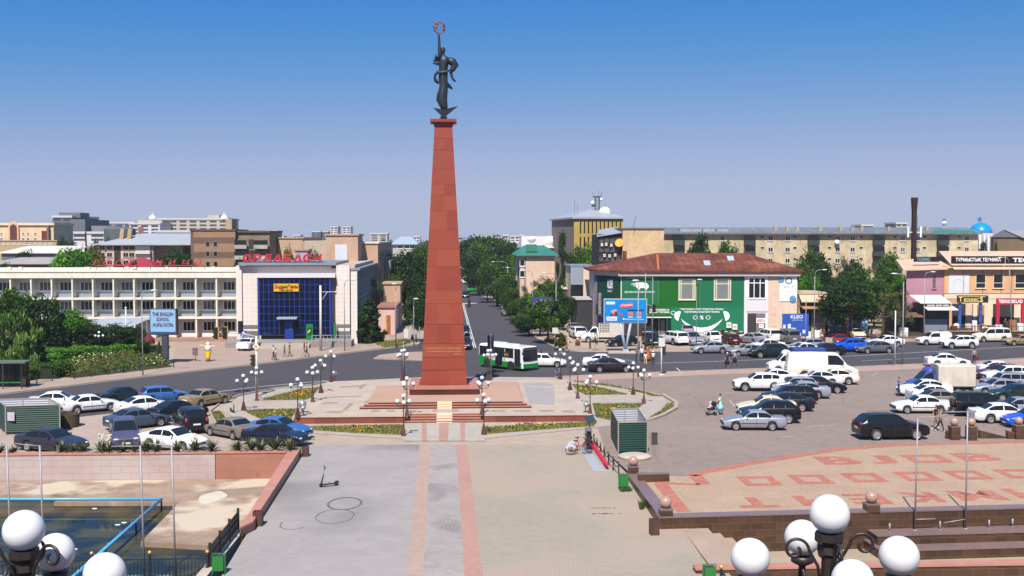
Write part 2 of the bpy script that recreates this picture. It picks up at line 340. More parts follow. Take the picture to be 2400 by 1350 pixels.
for a,b in(((1465,843),(1500,849)),((1520,876),(1650,871)),((2020,846),(2160,839)),((1585,862),(1600,874))):ribbon(mb,g2([a,b]),.1)
structure('road_markings',mb,m_line)
mb=MB()
for pts in([(1709,938),(1733,962)],[(1700,920),(1760,918)],[(1716,952),(1756,950)],[(1890,1000),(1960,996)],[(2150,975),(2230,985)],[(2045,880),(2057,872)],[(1830,1025),(1858,1022)]):ribbon(mb,g2(pts),.1,.005)
structure('parking_lines',mb,M('worn_line',ph(214,204,196,.6),.85,nz=(3,.5),world=True))
def kerb(name,pts,wd=.18,h=.13,z0=0.0):
 mb=MB();q=[Vector(p)for p in g2(pts)]
 for a,b in zip(q,q[1:]):d=(b-a).normalized()*.02;mb.bar((a.x-d.x,a.y-d.y,z0+h/2-.02),(b.x+d.x,b.y+d.y,z0+h/2-.02),wd,h+.04)
 return structure(name,mb,m_kerb)
kerb('kerb',[(-500,973),(0,925),(340,883),(500,865),(600,854),(714,840),(807,828),(900,817),(978,808)])
kerb('kerb.001',[(1103,655),(1123,691),(1158,703),(1177,721),(1231,769),(1262,796),(1304,816),(1330,821),(1362,824),(1500,823.5),(1633,823),(1724,821),(1844,814),(2034,803),(2228,796),(2400,785),(2900,754)])
kerb('kerb.002',[(2900,821),(2400,841),(2272,850),(1990,862),(1800,865),(1600,872),(1403,880),(1302,885)])
kerb('kerb.003',[(515,946),(563,927),(641,912),(727,904),(770,895)])
kerb('kerb.004',[(1554,927),(1586,946),(1584,958),(1554,975),(1526,985),(1470,998)],.35,.16)
kerb('kerb.005',[(515,947),(491,966),(506,996),(560,1012),(640,1022),(735,1031)],.15,.12)
structure('pavement',MB().sheet(g2([(-500,960),(0,907),(170,890),(340,871),(408,862),(410,800),(560,800),(860,806),(885,790),(900,750),(925,700),(945,702),(950,760),(965,800),(978,808),(900,817),(807,828),(714,840),(600,854),(500,865),(340,883),(0,925),(-500,973)]),.0),m_walk)
structure('pavement.001',MB().sheet(g2([(1302,885),(1403,880),(1600,872),(1800,865),(1990,862),(2272,850),(2700,836),(2700,846),(2272,860),(1990,871),(1800,873),(1600,881),(1403,890),(1330,893)]),.004),M('pink_walk',ph(216,180,164,.49),.9,nz=(.4,.15),world=True))
structure('pavement.002',MB().sheet(g2([(1304,816),(1362,824),(1500,823.5),(1633,823),(1724,821),(1844,814),(2034,803),(2228,796),(2228,788),(2034,795),(1844,806),(1724,812),(1633,814),(1500,815),(1370,815),(1320,805),(1290,790),(1320,768),(1340,730),(1400,728),(1440,775),(1860,775),(1990,770),(1880,745),(1330,722),(1290,735),(1262,770),(1231,766)]),-.006),m_walk)
structure('traffic_island',MB().prism(g2([(875,842),(890,834),(930,829),(990,826),(990,846)]),-.01,.12),m_walk)
m_path=MTILE('path_slabs',ph(216,200,184,.53),ph(208,188,170,.53),ph(180,166,158,.5),.6,.6,.014,.85,True,YAW,(.4,.12),world=True,stain=(.22,.50,.60,ph(198,196,198,.5),.35))
RING=[(515,947),(563,928),(641,913),(727,905),(770,896),(880,890),(980,885),(1151,884),(1302,886),(1403,899),(1478,908),(1554,926),(1563,945),(1547,962),(1519,980),(1470,992),(1393,1002),(1302,1012),(1140,1028),(1134,1034),(948,1034),(940,1028),(827,1022),(727,1016),(640,1005),(580,990),(540,975),(520,962)]
structure('monument_path',MB().sheet(g2(RING),.012),m_path)
structure('approach_path',MB().sheet(g2([(948,1034),(956,985),(1126,985),(1136,1034)]),.02),MTILE('approach_slabs',ph(222,210,192,.5),ph(208,200,188,.5),ph(190,176,164,.5),.9,.6,.014,.8,True,YAW,(.5,.08),world=True))
mb=MB()
for a,b,c,d in((990,1001,999,988),(1028,1050,1052,1030),(1080,1090,1090,1078)):mb.sheet(g2([(a,1034),(b,1034),(c,988),(d,988)]),.026)
structure('approach_stripes',mb,m_stripe)
m_lawn=M('lawn',ph(156,150,66,.50),.95,nz=(.5,.30),nz2=(5,.3),bump=(40,.5),world=True)
LAWNS=[[(611,939),(651,926),(714,912),(749,908),(732,931),(717,937)],[(573,964),(601,961),(694,959),(690,972),(682,979),(688,998),(641,991),(608,981),(586,971)],[(684,1001),(948,996),(941,1020),(827,1015),(727,1008)],[(1340,901),(1403,908),(1471,925),(1373,926),(1353,916)],[(1389,947),(1509,946),(1486,966),(1453,979),(1428,985),(1397,978)],[(1130,1002),(1399,989),(1392,999),(1302,1005),(1139,1018)],[(1335,893),(1420,901),(1478,911),(1552,929),(1530,929),(1470,912),(1400,902)],[(1564,947),(1585,946),(1579,958),(1554,971),(1519,984),(1529,975),(1552,962)],[(493,968),(514,963),(529,981),(560,997),(506,993)]]
mb=MB()
for L_ in LAWNS:mb.sheet(g2(L_),.03)
structure('lawn',mb,m_lawn)
def inside(p,poly):
 c=False;n=len(poly)
 for i in range(n):
  a,b=poly[i],poly[(i+1)%n]
  if(a[1]>p[1])!=(b[1]>p[1])and p[0]<(b[0]-a[0])*(p[1]-a[1])/(b[1]-a[1])+a[0]:c=not c
 return c
def blades(name,polys,n,h,mats,z=0.0,wd=.05,label=None,cat=None,weights=None):
 mb=MB();tot=0
 ar=[abs(sum(p[i][0]*p[(i+1)%len(p)][1]-p[(i+1)%len(p)][0]*p[i][1]for i in range(len(p))))for p in polys]
 for p,a in zip(polys,ar):
  x0,x1=min(q[0]for q in p),max(q[0]for q in p);y0,y1=min(q[1]for q in p),max(q[1]for q in p)
  k=int(n*a/sum(ar));c=0;g=0
  while c<k and g<k*20:
   g+=1;x,y=rnd.uniform(x0,x1),rnd.uniform(y0,y1)
   if not inside((x,y),p):continue
   c+=1;a_=rnd.uniform(0,2*pi);hh=h*rnd.uniform(.5,1.2);w_=wd*rnd.uniform(.6,1.4)
   dx,dy=cos(a_)*w_,sin(a_)*w_;lx,ly=rnd.uniform(-1,1)*hh*.5,rnd.uniform(-1,1)*hh*.5
   mb.add([(x-dx,y-dy,z),(x+dx,y+dy,z),(x+lx,y+ly,z+hh)],[(0,1,2)],rnd.choices(range(len(mats)),weights)[0]if weights else rnd.randrange(len(mats)))
 o=mb.build(name,mats);tag(o,label,cat,kind='stuff');return o
gr1,gr2,gr3=M('grass_green',ph(118,136,44,.48),.9,isl=.3),M('grass_straw',ph(196,176,98,.42),.9,isl=.25),M('grass_deep',ph(66,98,30,.38),.9,isl=.3)
blades('grass',[g2(L_)for L_ in LAWNS],16000,.11,[gr1,gr2,gr3],.03,.05,'dry green and straw coloured grass on the lawns round the monument','grass',(4,4,2))
fl_y,fl_o,fl_r=M('yellow_petals',ph(238,206,40,.8),.8),M('orange_petals',ph(236,150,24,.8),.8),M('rust_leaves',ph(150,78,46,.5),.9,isl=.3)
fl_g=M('bedding_leaves',ph(86,96,36,.4),.9,isl=.35)
BEDS=[[(680,928),(700,921),(718,915),(730,918),(712,928)],[(620,975),(640,968),(670,966),(688,974),(672,989),(650,988)],[(790,1009),(810,1003),(860,1001),(890,1006),(850,1013)],[(1356,914),(1370,908),(1396,913),(1402,919),(1378,921)],[(1411,969),(1425,958),(1450,954),(1470,961),(1448,975)],[(1192,1003),(1206,995),(1300,993),(1296,999),(1220,1005)]]
for i,(b_,lab,wt)in enumerate(zip(BEDS,('orange marigold bed on the far left lawn of the square','yellow and rust flower bed on the near left lawn of the square','orange marigold bed on the front lawn left of the steps','yellow flower bed on the far right lawn','yellow flower bed ringed with rust leaves on the near right lawn','low green and yellow flower bed on the front lawn right of the steps'),((1,4,2,3),(4,1,2,4),(1,4,2,3),(4,1,2,3),(4,1,3,2),(2,0,1,5)))):
 mb=MB();p=g2(b_);x0,x1=min(q[0]for q in p),max(q[0]for q in p);y0,y1=min(q[1]for q in p),max(q[1]for q in p);c=0
 while c<70:
  x,y=rnd.uniform(x0,x1),rnd.uniform(y0,y1)
  if not inside((x,y),p):continue
  c+=1;k=rnd.choices((0,1,2,3),wt)[0];s=rnd.uniform(.05,.10);z=.03+rnd.uniform(.03,.13)
  mb.obox((x,y,z),(s,s,s*.7),Matrix.Rotation(rnd.uniform(0,3),3,'Z')@Matrix.Rotation(rnd.uniform(-.6,.6),3,'X'),k)
 tag(mb.build('flower_bed',[fl_y,fl_o,fl_r,fl_g]),lab,'flower bed',kind='stuff')
m_deck=MTILE('stained_concrete',ph(220,184,158,.46),ph(212,182,158,.45),ph(190,164,140,.42),7,7,.012,.92,True,YAW,(.3,.32),world=True,nz2=(1.4,.22),stain=(.22,.53,.60,ph(240,222,196,.54),.85))
m_salt=M('lime_crust',ph(238,228,208,.55),.95,nz=(1.2,.12),world=True)
deck=[(-400,1136),(720,1119),(600,1200),(560,1262),(485,1278),(330,1270),(422,1175.5),(127,1176),(160,1159),(-400,1159)]
structure('pool_deck',MB().prism(g2(deck,-1.3),-1.62,-1.3),m_deck)
mb=MB();q=g2([(470,1166),(486,1160),(512,1162),(521,1168),(496,1174)],-1.3);c=Vector((sum(p[0]for p in q)/5,sum(p[1]for p in q)/5))
mb.sheet([(c.x+.75*cos(u)*(1+.12*sin(3*u)),c.y+1.5*sin(u)*(1+.1*cos(4*u)))for u in[2*pi*i/24 for i in range(24)]],-1.296)
structure('lime_stains',mb,m_salt)
wm=bpy.data.materials.new('pool_water');wm.use_nodes=True;t_=wm.node_tree;b_=t_.nodes['Principled BSDF']
b_.inputs['Roughness'].default_value=.06;b_.inputs['IOR'].default_value=1.13
ge=t_.nodes.new('ShaderNodeNewGeometry');n1=t_.nodes.new('ShaderNodeTexNoise');n1 .inputs['Scale'].default_value=.5;n1 .inputs['Detail'].default_value=6;cr=t_.nodes.new('ShaderNodeValToRGB')
cr.color_ramp.elements[0].position=.44;cr.color_ramp.elements[0].color=(.012,.020,.024,1);cr.color_ramp.elements[1].position=.60;cr.color_ramp.elements[1].color=(.055,.050,.020,1)
t_.links.new(ge.outputs['Position'],n1 .inputs[0]);t_.links.new(n1 .outputs[0],cr.inputs[0]);t_.links.new(cr.outputs[0],b_.inputs['Base Color'])
n2=t_.nodes.new('ShaderNodeTexNoise');n2 .inputs['Scale'].default_value=5;bp_=t_.nodes.new('ShaderNodeBump');bp_.inputs['Strength'].default_value=.05;t_.links.new(ge.outputs['Position'],n2 .inputs[0]);t_.links.new(n2 .outputs[0],bp_.inputs['Height']);t_.links.new(bp_.outputs[0],b_.inputs['Normal'])
wx=ext(wallL[0],wallL[1],44)[0]
structure('pool_water',MB().sheet([(-80,30),(wx-1.2,30),(wx+1.0,47),(wx+4,60),(wx+5,66),(-80,66)],-1.55),wm)
m_court=M('court_slabs',ph(218,196,170,.48),.9,nz=(.3,.14),nz2=(1.5,.1),world=True)
structure('lower_court',MB().sheet([(step0 .x-.5,30),(120,30),(120,62),(step0 .x-.5,56)],-1.8),m_court)
st=[GP(1652,1253),G(1712,1253,-.8),G(1741,1260,-1.05),G(1772,1267,-1.3),G(1812,1276,-1.55)]
m_step=M('step_stone',ph(214,186,164,.49),.85,nz=(.7,.14),world=True)
ax=Vector((-sy_,cy_,0))
for i,z in enumerate((plaza_z(53.5)+.01,-.8,-1.05,-1.3,-1.55)):
 a=st[i];x0=st[i].x;x1=(st[i+1].x if i<4 else x0+.45)
 xa=step0 .x+.6+.62*i;p0=Vector((xa-1.2,0,0))
 yw=corner.y+dR.y/dR.x*(xa-corner.x)-.02
 mb=MB().prism([(xa-(.9 if i else 1.3),47.6),(xa,47.6),(xa-.3,yw),(xa-(.9 if i else 1.3)-.3,yw-.04)],-1.81,z)
 structure('step' if i==0 else 'step.%03d'%i,mb,m_step)
structure('lower_ground',MB().sheet([(-300,-40),(300,-40),(300,70),(-300,70)],-2.3),m_ground)
m_ter=MTILE('terrace_pavers',ph(222,192,164,.52),ph(214,180,152,.51),ph(194,160,136,.48),.24,.12,.012,.9,True,R(-28),(.4,.12),world=True)
m_red=MTILE('red_pavers',ph(226,150,126,.52),ph(214,130,110,.52),ph(184,112,96,.46),.42,.21,.016,.9,True,R(-28),(.5,.10),world=True)
TERR=[(1500,1113),(1608,1116),(1655,1107),(1760,1087),(1960,1055),(2110,1044),(2400,1037),(2900,1020),(2900,1176),(2400,1183),(1850,1196),(1552,1203)]
structure('terrace',MB().sheet(g2(TERR,.005),.005),m_ter)
mb=MB();bd=[Vector(p)for p in g2([(1618,1114),(1655,1106),(1760,1086),(1960,1054),(2110,1043),(2400,1036),(2900,1019)])]
ribbon(mb,bd,.75,.010)
ribbon(mb,g2([(1535,1131),(1590,1134),(1640,1136)]),.5,.010);ribbon(mb,g2([(1628,1113),(1650,1136)]),.8,.010);ribbon(mb,g2([(1548,1133),(1602,1200)]),.75,.0105)
for ch,px,py,wd,ht in(('B',1966,1079,2.6,2.6),('J',2065,1077,1.7,2.6),('O',2172,1075,2.6,2.6),('B',2290,1071,2.6,2.6),('O',1779,1127,2.1,2.5),('O',1900,1123,2.1,2.5),('O',2025,1119,2.1,2.5),('O',2150,1116,2.1,2.5),('O',2268,1113,2.1,2.5),('O',2386,1110,2.1,2.5),('T',1770,1177,2.1,2.3),('H',1915,1173,2.1,2.3),('E',2032,1169,2.1,2.3),('K',2155,1165,2.1,2.3),('M',2290,1161,2.6,2.3),('Ы',2420,1156,2.5,2.3)):
 c=G(px,py,.010)
 T=Matrix.Translation(c)@Matrix.Rotation(YAW+(pi if ht==2.3 else 0),4,'Z')@Matrix.Rotation(-pi/2,4,'X')
 if ch=='O':
  e=wd*.5;f=wd*.26;e2=ht*.5;f2=ht*.24;V_=[T@Vector(q)for q in((-e,0,-e2),(e,0,-e2),(e,0,e2),(-e,0,e2),(-f,0,-f2),(f,0,-f2),(f,0,f2),(-f,0,f2))];mb.add(V_,[(0,1,5,4),(1,2,6,5),(2,3,7,6),(3,0,4,7)]);continue
 text_into(mb,ch,0,0,0,wid=wd,hgt=ht,depth=0,off=.045,M=T)
structure('red_paving_pattern',mb,m_red)
# ================================================================ walls, fences, pool fittings near the camera
m_pink=MTILE('pink_granite',ph(222,206,200,.55),ph(218,200,196,.55),ph(190,164,160,.46),1.25,.42,.010,.5,nz=(.5,.08),world=True,stain=(.5,.5,.66,ph(206,170,162,.48),.4))
m_salmon=MTILE('salmon_granite',ph(206,144,124,.5),ph(200,138,118,.5),ph(180,120,104,.45),2.4,.8,.008,.5,nz=(.4,.12),world=True)
m_pinkcap=M('pink_coping',ph(214,150,132,.6),.55,nz=(.8,.14),nz2=(4,.06),world=True)
m_brown=MTILE('brown_granite',ph(126,92,68,.38),ph(100,72,54,.38),ph(150,124,102,.40),.72,.34,.010,.45,nz=(.5,.15),world=True,bias=-.1)
m_browncap=M('brown_coping',ph(168,140,138,.46),.35,nz=(.8,.15),spec=.5,world=True)
def wall_run(a,b,th,z0,z1,cap=.09,over=.05,capth=None):
 a,b=Vector(a[:2]),Vector(b[:2]);d=(b-a).normalized();n=Vector((-d.y,d.x))*th;z1f=z1 if callable(z1)else(lambda x,y:z1)
 body=MB().prism([tuple(a),tuple(b),tuple(b+n),tuple(a+n)],z0,lambda x,y:z1f(x,y)-cap)
 o=n.normalized()*over;e=d*over
 top=MB().prism([tuple(a-o-e),tuple(b-o+e),tuple(b+n+o+e),tuple(a+n+o-e)],lambda x,y:z1f(x,y)-cap+.002,z1f)
 return body,top
def wall(name,label,a,b,th,z0,z1,mw,mc,cap=.09,over=.05):
 body,top=wall_run(a,b,th,z0,z1,cap,over)
 t=thing(name,label,'wall');body.build('wall_body',mw,t);top.build('coping',mc,t);return t
wall('retaining_wall','long pink stone retaining wall along the back of the sunken pool',A_-dW*40,G(505,1123.3,-1.3)-dW*.02,.5,-1.8,.42,m_pink,m_pinkcap)
wall('retaining_wall','salmon coloured end of the pool retaining wall beside the side wall',G(505,1123.3,-1.3)+dW*.02,B_+dW*.4,.5,-1.8,.42,m_salmon,m_pinkcap)
t=thing('side_wall','low pink granite wall running down the left edge of the forecourt','wall')
zt=lambda x,y:plaza_z(y)+.5
q=[wallL[0],wallL[1],wallLi[1],wallLi[0]]
MB().prism([tuple(p)[:2]for p in q],-1.9,lambda x,y:zt(x,y)-.1).build('wall_body',m_salmon,t)
c0=sum((Vector(p[:2])for p in q),Vector((0,0)))/4
MB().prism([tuple(c0+(Vector(p[:2])-c0)*1.02)for p in q],lambda x,y:zt(x,y)-.098,zt).build('coping',m_pinkcap,t)
dL=(corner-wallRtop);dL.normalize()
t=thing('terrace_wall','brown granite block wall holding up the patterned terrace on the right','wall')
body,top=wall_run(corner,endR,.62,-2.0,.1,.08,.03);body.build('wall_body',m_brown,t);top.build('coping',m_browncap,t)
nL=Vector((-dL.y,dL.x));nL=nL if nL.x>0 else-nL
a,b=Vector(wallRtop[:2]),Vector(corner[:2])+Vector(dL[:2])*.0
MB().prism([tuple(a),tuple(a+nL*.62),tuple(b+nL*.62-Vector(dL[:2])*.03+Vector((0,.62))),tuple(b+Vector((-.01,.66)))],-1.9,.018).build('return_wall',m_brown,t)
MB().prism([tuple(a-nL*.03),tuple(a+nL*.65),tuple(b+nL*.65+Vector((0,.66))),tuple(b+Vector((-.04,.68)))],.02,.102).build('return_coping',m_browncap,t)
wall('garden_wall','short low brown wall beside the stone ball at the cabin end of the terrace',G(1498,1131,.0),G(1569,1129,.0),.35,-.02,.5,m_brown,m_browncap,.07,.03)
m_ball=M('polished_granite',ph(206,166,146,.58),.22,nz=(14,.16),spec=.55)
def ball_post(px,py,z0,h,wd,r,label,dz=None):
 t=thing('ball_pedestal',label,'stone ball',tuple(G(px,py,z0)),YAW,'stone balls on square pedestals')
 MB().box(-wd/2,-wd/2,-.05,wd/2,wd/2,h-.07).build('pedestal',m_brown,t);MB().box(-wd/2-.02,-wd/2-.02,h-.068,wd/2+.02,wd/2+.02,h).build('cap',m_browncap,t)
 MB().ball((0,0,h+r*.94),r,24).build('ball',m_ball,t);return t
ball_post(1484,1108,.10,.42,.55,.29,'stone ball on the pedestal beside the green cabin')
ball_post(1560,1207,.10,.36,.62,.30,'stone ball on the near left corner of the brown terrace wall')
ball_post(2042,1195,.10,.36,.66,.31,'stone ball in the middle of the brown terrace wall, above the white lamp globes')
ball_post(2236,1030,0,.95,.62,.29,'left one of the pair of stone balls by the two walking men')
ball_post(2276,1031,0,.98,.60,.28,'right one of the pair of stone balls by the two walking men')
ball_post(2387,1028,0,.98,.66,.28,'stone ball at the right edge of the photo next to the blue car')
for px,x1,lab in((2236,1.0,'sloping dark stone cheek wall under the left stone ball of the pair'),(2310,1.6,'free standing dark stone wedge between the stone balls'),(2378,1.0,'sloping dark stone cheek wall under the stone ball at the right edge')):
 t=thing('cheek_wall',lab,'wall',tuple(G(px-(16 if x1<1.5 else 13),1029 if x1<1.5 else 1028,0)),YAW)
 MB().vprism([(0,0),(x1+.3,0),(x1+.3,.06),(.1,.52),(0,.52)],.0,.34).build('wall_body',m_brown,t)
 MB().vprism([(0,.522),(.1,.522),(x1+.32,.062),(x1+.32,.10),(.1,.57),(0,.57)],-.03,.37).build('coping',m_browncap,t)
t=thing('stage','two tiered brown stone podium in front of the terrace wall','podium')
p0,p1=G(2067,1315,-1.8),G(2067,1263,-.82);b0=G(2022,1266,-1.3)
def tier(x0,y0,z0,z1,dep):
 a=Vector((x0,y0));d=Vector(dR[:2]);n=Vector((-d.y,d.x));return[tuple(a),tuple(a+d*40),tuple(a+d*40+n*dep),tuple(a+n*dep)]
T1=tier(p0 .x,p0 .y,0,0,3.0);T2=tier(p1 .x,p0 .y+1.0,0,0,2.0)
for nm,T_,z0,z1 in(('tier',T1,-1.82,-1.3),('tier',T2,-1.31,-.82)):
 MB().prism(T_,z0,z1-.06).build(nm,m_brown,t)
 c0=Vector(T_[0]);MB().prism([(T_[0][0]-.03,T_[0][1]-.03),(T_[1][0],T_[1][1]-.03),T_[2],(T_[3][0]-.03,T_[3][1])],z1-.058,z1).build('tread',m_browncap,t)
m_pole=M('galvanised_pole',(.27,.25,.27),.5,metal=.2,nz=(3,.1))
def on_stage(px,py):return G(px,py,-.82)
for px,py,lab in((2085,1246,'short steel stub on the podium, leftmost'),(2203,1241,'short steel stub on the podium between the two tall poles'),(2318,1238,'short steel stub on the podium, right of the tall poles'),(2373,1235,'short steel stub on the podium nearest the right edge')):
 tag(MB().lathe([(.045,0),(.045,.42)],10).lathe([(.09,.0),(.09,.03)],10).build('pole_stub',m_pole,None,tuple(on_stage(px,py))),lab,'pole','steel stubs on the podium')
def banner_pole(loc,h,arms,label,lean=0.0):
 t=thing('banner_pole',label,'flagpole',loc,0,'bare banner poles');t.rotation_euler=(0,lean,0)
 MB().tube([(0,0,0),(0,0,h)],.042,10).lathe([(.12,0),(.12,.03),(.06,.05)],12).build('pole',m_pole,t)
 for z,dx,dz in arms:MB().tube([(0,0,z),(dx,.05,z+dz)],.026,8).build('arm',m_pole,t)
s1=on_stage(2144,1243);s2=on_stage(2263,1240)
hp=lambda s,py:PZ(py,s.y)-s.z
banner_pole(tuple(s1),hp(s1,979),((hp(s1,979)-.02,1.85,.18),(.55,1.05,.03)),'tall steel banner pole on the podium with arms pointing right',R(.6))
banner_pole(tuple(s2),hp(s2,964),((hp(s2,964)-.02,-1.2,-.03),(.50,-1.1,-.2)),'tall steel banner pole on the podium with arms pointing left')
for px,dx,dz,lab in((8,-1.1,.05,'bare banner pole at the very left edge, over the pool'),(86,-1.12,.12,'second bare banner pole from the left over the pool, arm towards the edge'),(323,-1.3,.0,'third bare banner pole from the left over the pool, arm towards the left'),(397,-1.05,.14,'fourth bare banner pole over the pool, nearest the iron fence')):
 Y=48.6;z0=-1.56;h=PZ(1044,Y)-z0
 banner_pole((PX(px+6,Y),Y,z0),h,((h-.03,dx,dz),(.45,dx*.8,-.02)),lab,R(-1.0))
m_blue=M('blue_pipe',ph(96,184,236,.7),.4)
t=thing('fountain_pipe','bright blue fountain pipe bent in a corner over the pool','pipe')
zp=-1.0;pa,pb,pc=G(-150,1170,zp),G(378,1170,zp),G(160,1362,zp)
MB().tube([pa,pb],.085,12).tube([pb,pc],.085,12).ball(pb,.09,12).build('pipe',m_blue,t)
for i in range(6):
 p=pa.lerp(pb,.12+i*.16);MB().tube([p,p+Vector((0,0,.2))],.012,6).build('nozzle',m_blue,t)
 p=pb.lerp(pc,.12+i*.13);MB().tube([p,p+Vector((0,0,.2))],.012,6).build('nozzle',m_blue,t)
for f in(0,.33,.66,.98):p=pb.lerp(pc,f);MB().tube([(p.x,p.y,-1.56),(p.x,p.y,zp)],.05,8).build('support',black,t)
m_fl=M('litter',(.7,.7,.66),.8)
for i,(px,py)in enumerate(((276,1230),(291,1225),(222,1192),(175,1287))):
 c=G(px,py,-1.53);tag(MB().ball((0,0,0),.12,10,0,(1.4,.8,.25)).build('litter',m_fl,None,tuple(c)),('white scrap floating in the middle of the pool','small white scrap beside the larger one in the pool','pale twig floating near the far pool edge','tiny pale scrap floating on the near side of the pool')[i],'litter','scraps floating in the pool')
def fence_run(name,label,a,b,h,post_every,knob,z0f,group=None,style='scroll',mat=None,post_r=.05,rail=(.1,.9)):
 mat=mat or black;a,b=Vector(a),Vector(b);L_=(b-a).length;d=(b-a).normalized();n=max(1,round(L_/post_every))
 t=thing(name,label,'fence',(0,0,0),0,group);S=L_/n
 zf=z0f if callable(z0f)else(lambda y:z0f)
 for i in range(n+1):
  p=a+d*S*i;z=zf(p.y)
  m=MB().box(p.x-post_r,p.y-post_r,z-.05,p.x+post_r,p.y+post_r,z+h+.06);po=m.build('post',mat,t)
  if knob:MB().ball((p.x,p.y,z+h+.17),.085,14).build('knob',gold,po)
 for i in range(n):
  p=a+d*(S*i+post_r);q=a+d*(S*(i+1)-post_r);m=MB()
  for f in rail:m.bar((p.x,p.y,zf(p.y)+h*f),(q.x,q.y,zf(q.y)+h*f),.035,.045)
  k=max(2,int(S/(.16 if knob else .10)))
  for j in range(1,k):
   c=p.lerp(q,j/k);z=zf(c.y)
   m.bar((c.x,c.y,z+h*rail[0]),(c.x,c.y,z+h*rail[-1]+(.05 if style=='scroll' else 0)),.018)
   if style=='scroll' and j<k:
    for zz,rr in((h*.32,.07),(h*.62,.06)):
     pts=[(c.x+d.x*(.08+rr*cos(u)),c.y+d.y*(.08+rr*cos(u)),z+zz+rr*sin(u))for u in[x*pi/4 for x in range(9)]]
     m.tube(pts,.011,4)
  m.build('panel',mat,t)
 return t
f1=G(486,1302,-.12);f1=Vector((f1 .x,f1 .y));f0=Vector((f1 .x-15*cy_,f1 .y-15*sy_));f2=GPz(558,1200,.9);f2=Vector((f2 .x,f2 .y))
fence_run('iron_fence','black wrought iron fence with gilt knobs along the front of the pool',f0,f1,1.3,2.35,True,-1.42)
fence_run('iron_fence','black wrought iron fence climbing beside the pool to the end of the pink wall',f1+Vector((.08,.12)),f2,1.15,1.75,False,lambda y:plaza_z(y)-.12)
t=thing('edging_wall','low rough kerb wall under the iron fence at the edge of the forecourt','wall')
MB().prism([(f1 .x-.2,f1 .y-2.5),(f1 .x+.28,f1 .y-2.5),(f2 .x+.3,f2 .y),(f2 .x-.15,f2 .y)],-1.9,lambda x,y:plaza_z(y)+.02).build('wall_body',concrete,t)
m_bin=M('bin_green',(.02,.16,.03),.5);m_binb=MTILE('bin_slats',ph(120,78,66,.5),ph(104,66,58,.5),(.03,.02,.02),.09,3,.012,.7)
def green_bin(p,label,rz=0):
 t=thing('litter_bin',label,'bin',tuple(p),rz,'green tipping bins')
 MB().prism([(-.22,-.2),(.22,-.2),(.22,.2),(-.22,.2)],.18,.80).build('bucket',m_bin,t)
 m=MB()
 for s in(-1,1):m.bar((s*.27,0,0),(s*.27,0,.9),.04);m.bar((s*.27,-.22,.02),(s*.27,.22,.02),.04)
 m.bar((-.27,0,.9),(.27,0,.9),.035);m.build('frame',m_bin,t);MB().box(-.2,-.18,.79,.2,.18,.803).build('opening',dark_metal,t)
green_bin(GP(513,1345),'green metal bin by the iron fence corner at lower left',YAW)
green_bin(GP(1461,1146),'green metal bin against the brown terrace wall by the chain posts',YAW)
green_bin(GP(1662,1372),'green metal bin at the bottom edge under the pink parapet',YAW)
def slat_bin(p,w_,h,label):
 t=thing('litter_bin',label,'bin',tuple(p),YAW,'square slatted bins')
 m=MB();r=w_/2
 for x0,y0,x1,y1 in((-r,-r,r,-r+.04),(-r,r-.04,r,r),(-r,-r+.04,-r+.04,r-.04),(r-.04,-r+.04,r,r-.04)):m.box(x0,y0,.02,x1,y1,h)
 m.build('sides',m_binb,t);MB().box(-r+.04,-r+.04,.02,r-.04,r-.04,h*.7).build('inner',dark_metal,t)
slat_bin(GP(716,1069),.42,.62,'brown slatted square bin at the far end of the pink side wall')
slat_bin(GP(605,1231),.46,.72,'brown slatted square bin at the near end of the pink side wall')
slat_bin(GP(1533,1252),.44,.74,'brown slatted square bin at the corner of the brown terrace wall')
t=thing('parapet','pink stone parapet at the bottom right below the lamp globes','wall')
pA=G(1632,1334,-.5);pB=pA+Vector((cy_*30,sy_*30,0))
body,top=wall_run(pA,pB,.55,-2.2,-.45,.1,.04);body.build('wall_body',m_brown,t);top.build('coping',m_pinkcap,t)
t=thing('gate_post','black iron post with a brass knob at the bottom edge beside the pink parapet','post',tuple(G(1690,1376,-.75)))
MB().box(-.06,-.06,0,.06,.06,.75).bar((0,0,.7),(.35,-.7,.2),.06).build('post',black,t);MB().ball((0,0,.86),.09,14).build('knob',gold,t)
ch=[(1392,1046),(1399,1057),(1407,1068),(1416,1079),(1426,1091),(1437,1103),(1450,1116)]
t=thing('chain_fence','row of black chain posts beside the bicycle rack','fence');pr=None
for px,py in ch:
 p=G(px,py,0.0 if py<1053 else plaza_z(G(px,py).y));p.z=plaza_z(p.y)
 MB().tube([p,p+Vector((0,0,.85))],.04,8).build('post',black,t)
 if pr is not None:
  pts=[pr.lerp(p,i/6)+Vector((0,0,.72-.36*sin(pi*i/6)))for i in range(7)];MB().tube(pts,.028,5).build('chain',black,t)
 pr=p
m_dock=M('dock_red',ph(214,52,62,.7),.5)
a,b=GP(1386,1046),GP(1424,1103)
t=thing('bike_rack','red docking rail for hire bicycles on the forecourt','bike rack');d=(b-a);L_=d.length;d.normalize();n=Vector((-d.y,d.x,0));n=n if n.x<0 else-n
z_=lambda p:Vector((p.x,p.y,plaza_z(p.y)))
MB().prism([tuple((a+n*.9)[:2]),tuple((b+n*.9)[:2]),tuple((b-n*.15)[:2]),tuple((a-n*.15)[:2])],-1,lambda x,y:plaza_z(y)+.03).build('base_plate',grey_metal,t)
MB().bar(z_(a)+Vector((0,0,.32)),z_(b)+Vector((0,0,.32)),.16,.14).build('rail',m_dock,t)
for i in range(12):
 p=z_(a.lerp(b,(i+.5)/12));MB().bar(p+Vector((0,0,.02)),p+Vector((0,0,.28)),.1).bar(p+n*.05+Vector((0,0,.34)),p+n*.3+Vector((0,0,.46)),.05).build('dock',m_dock,t)
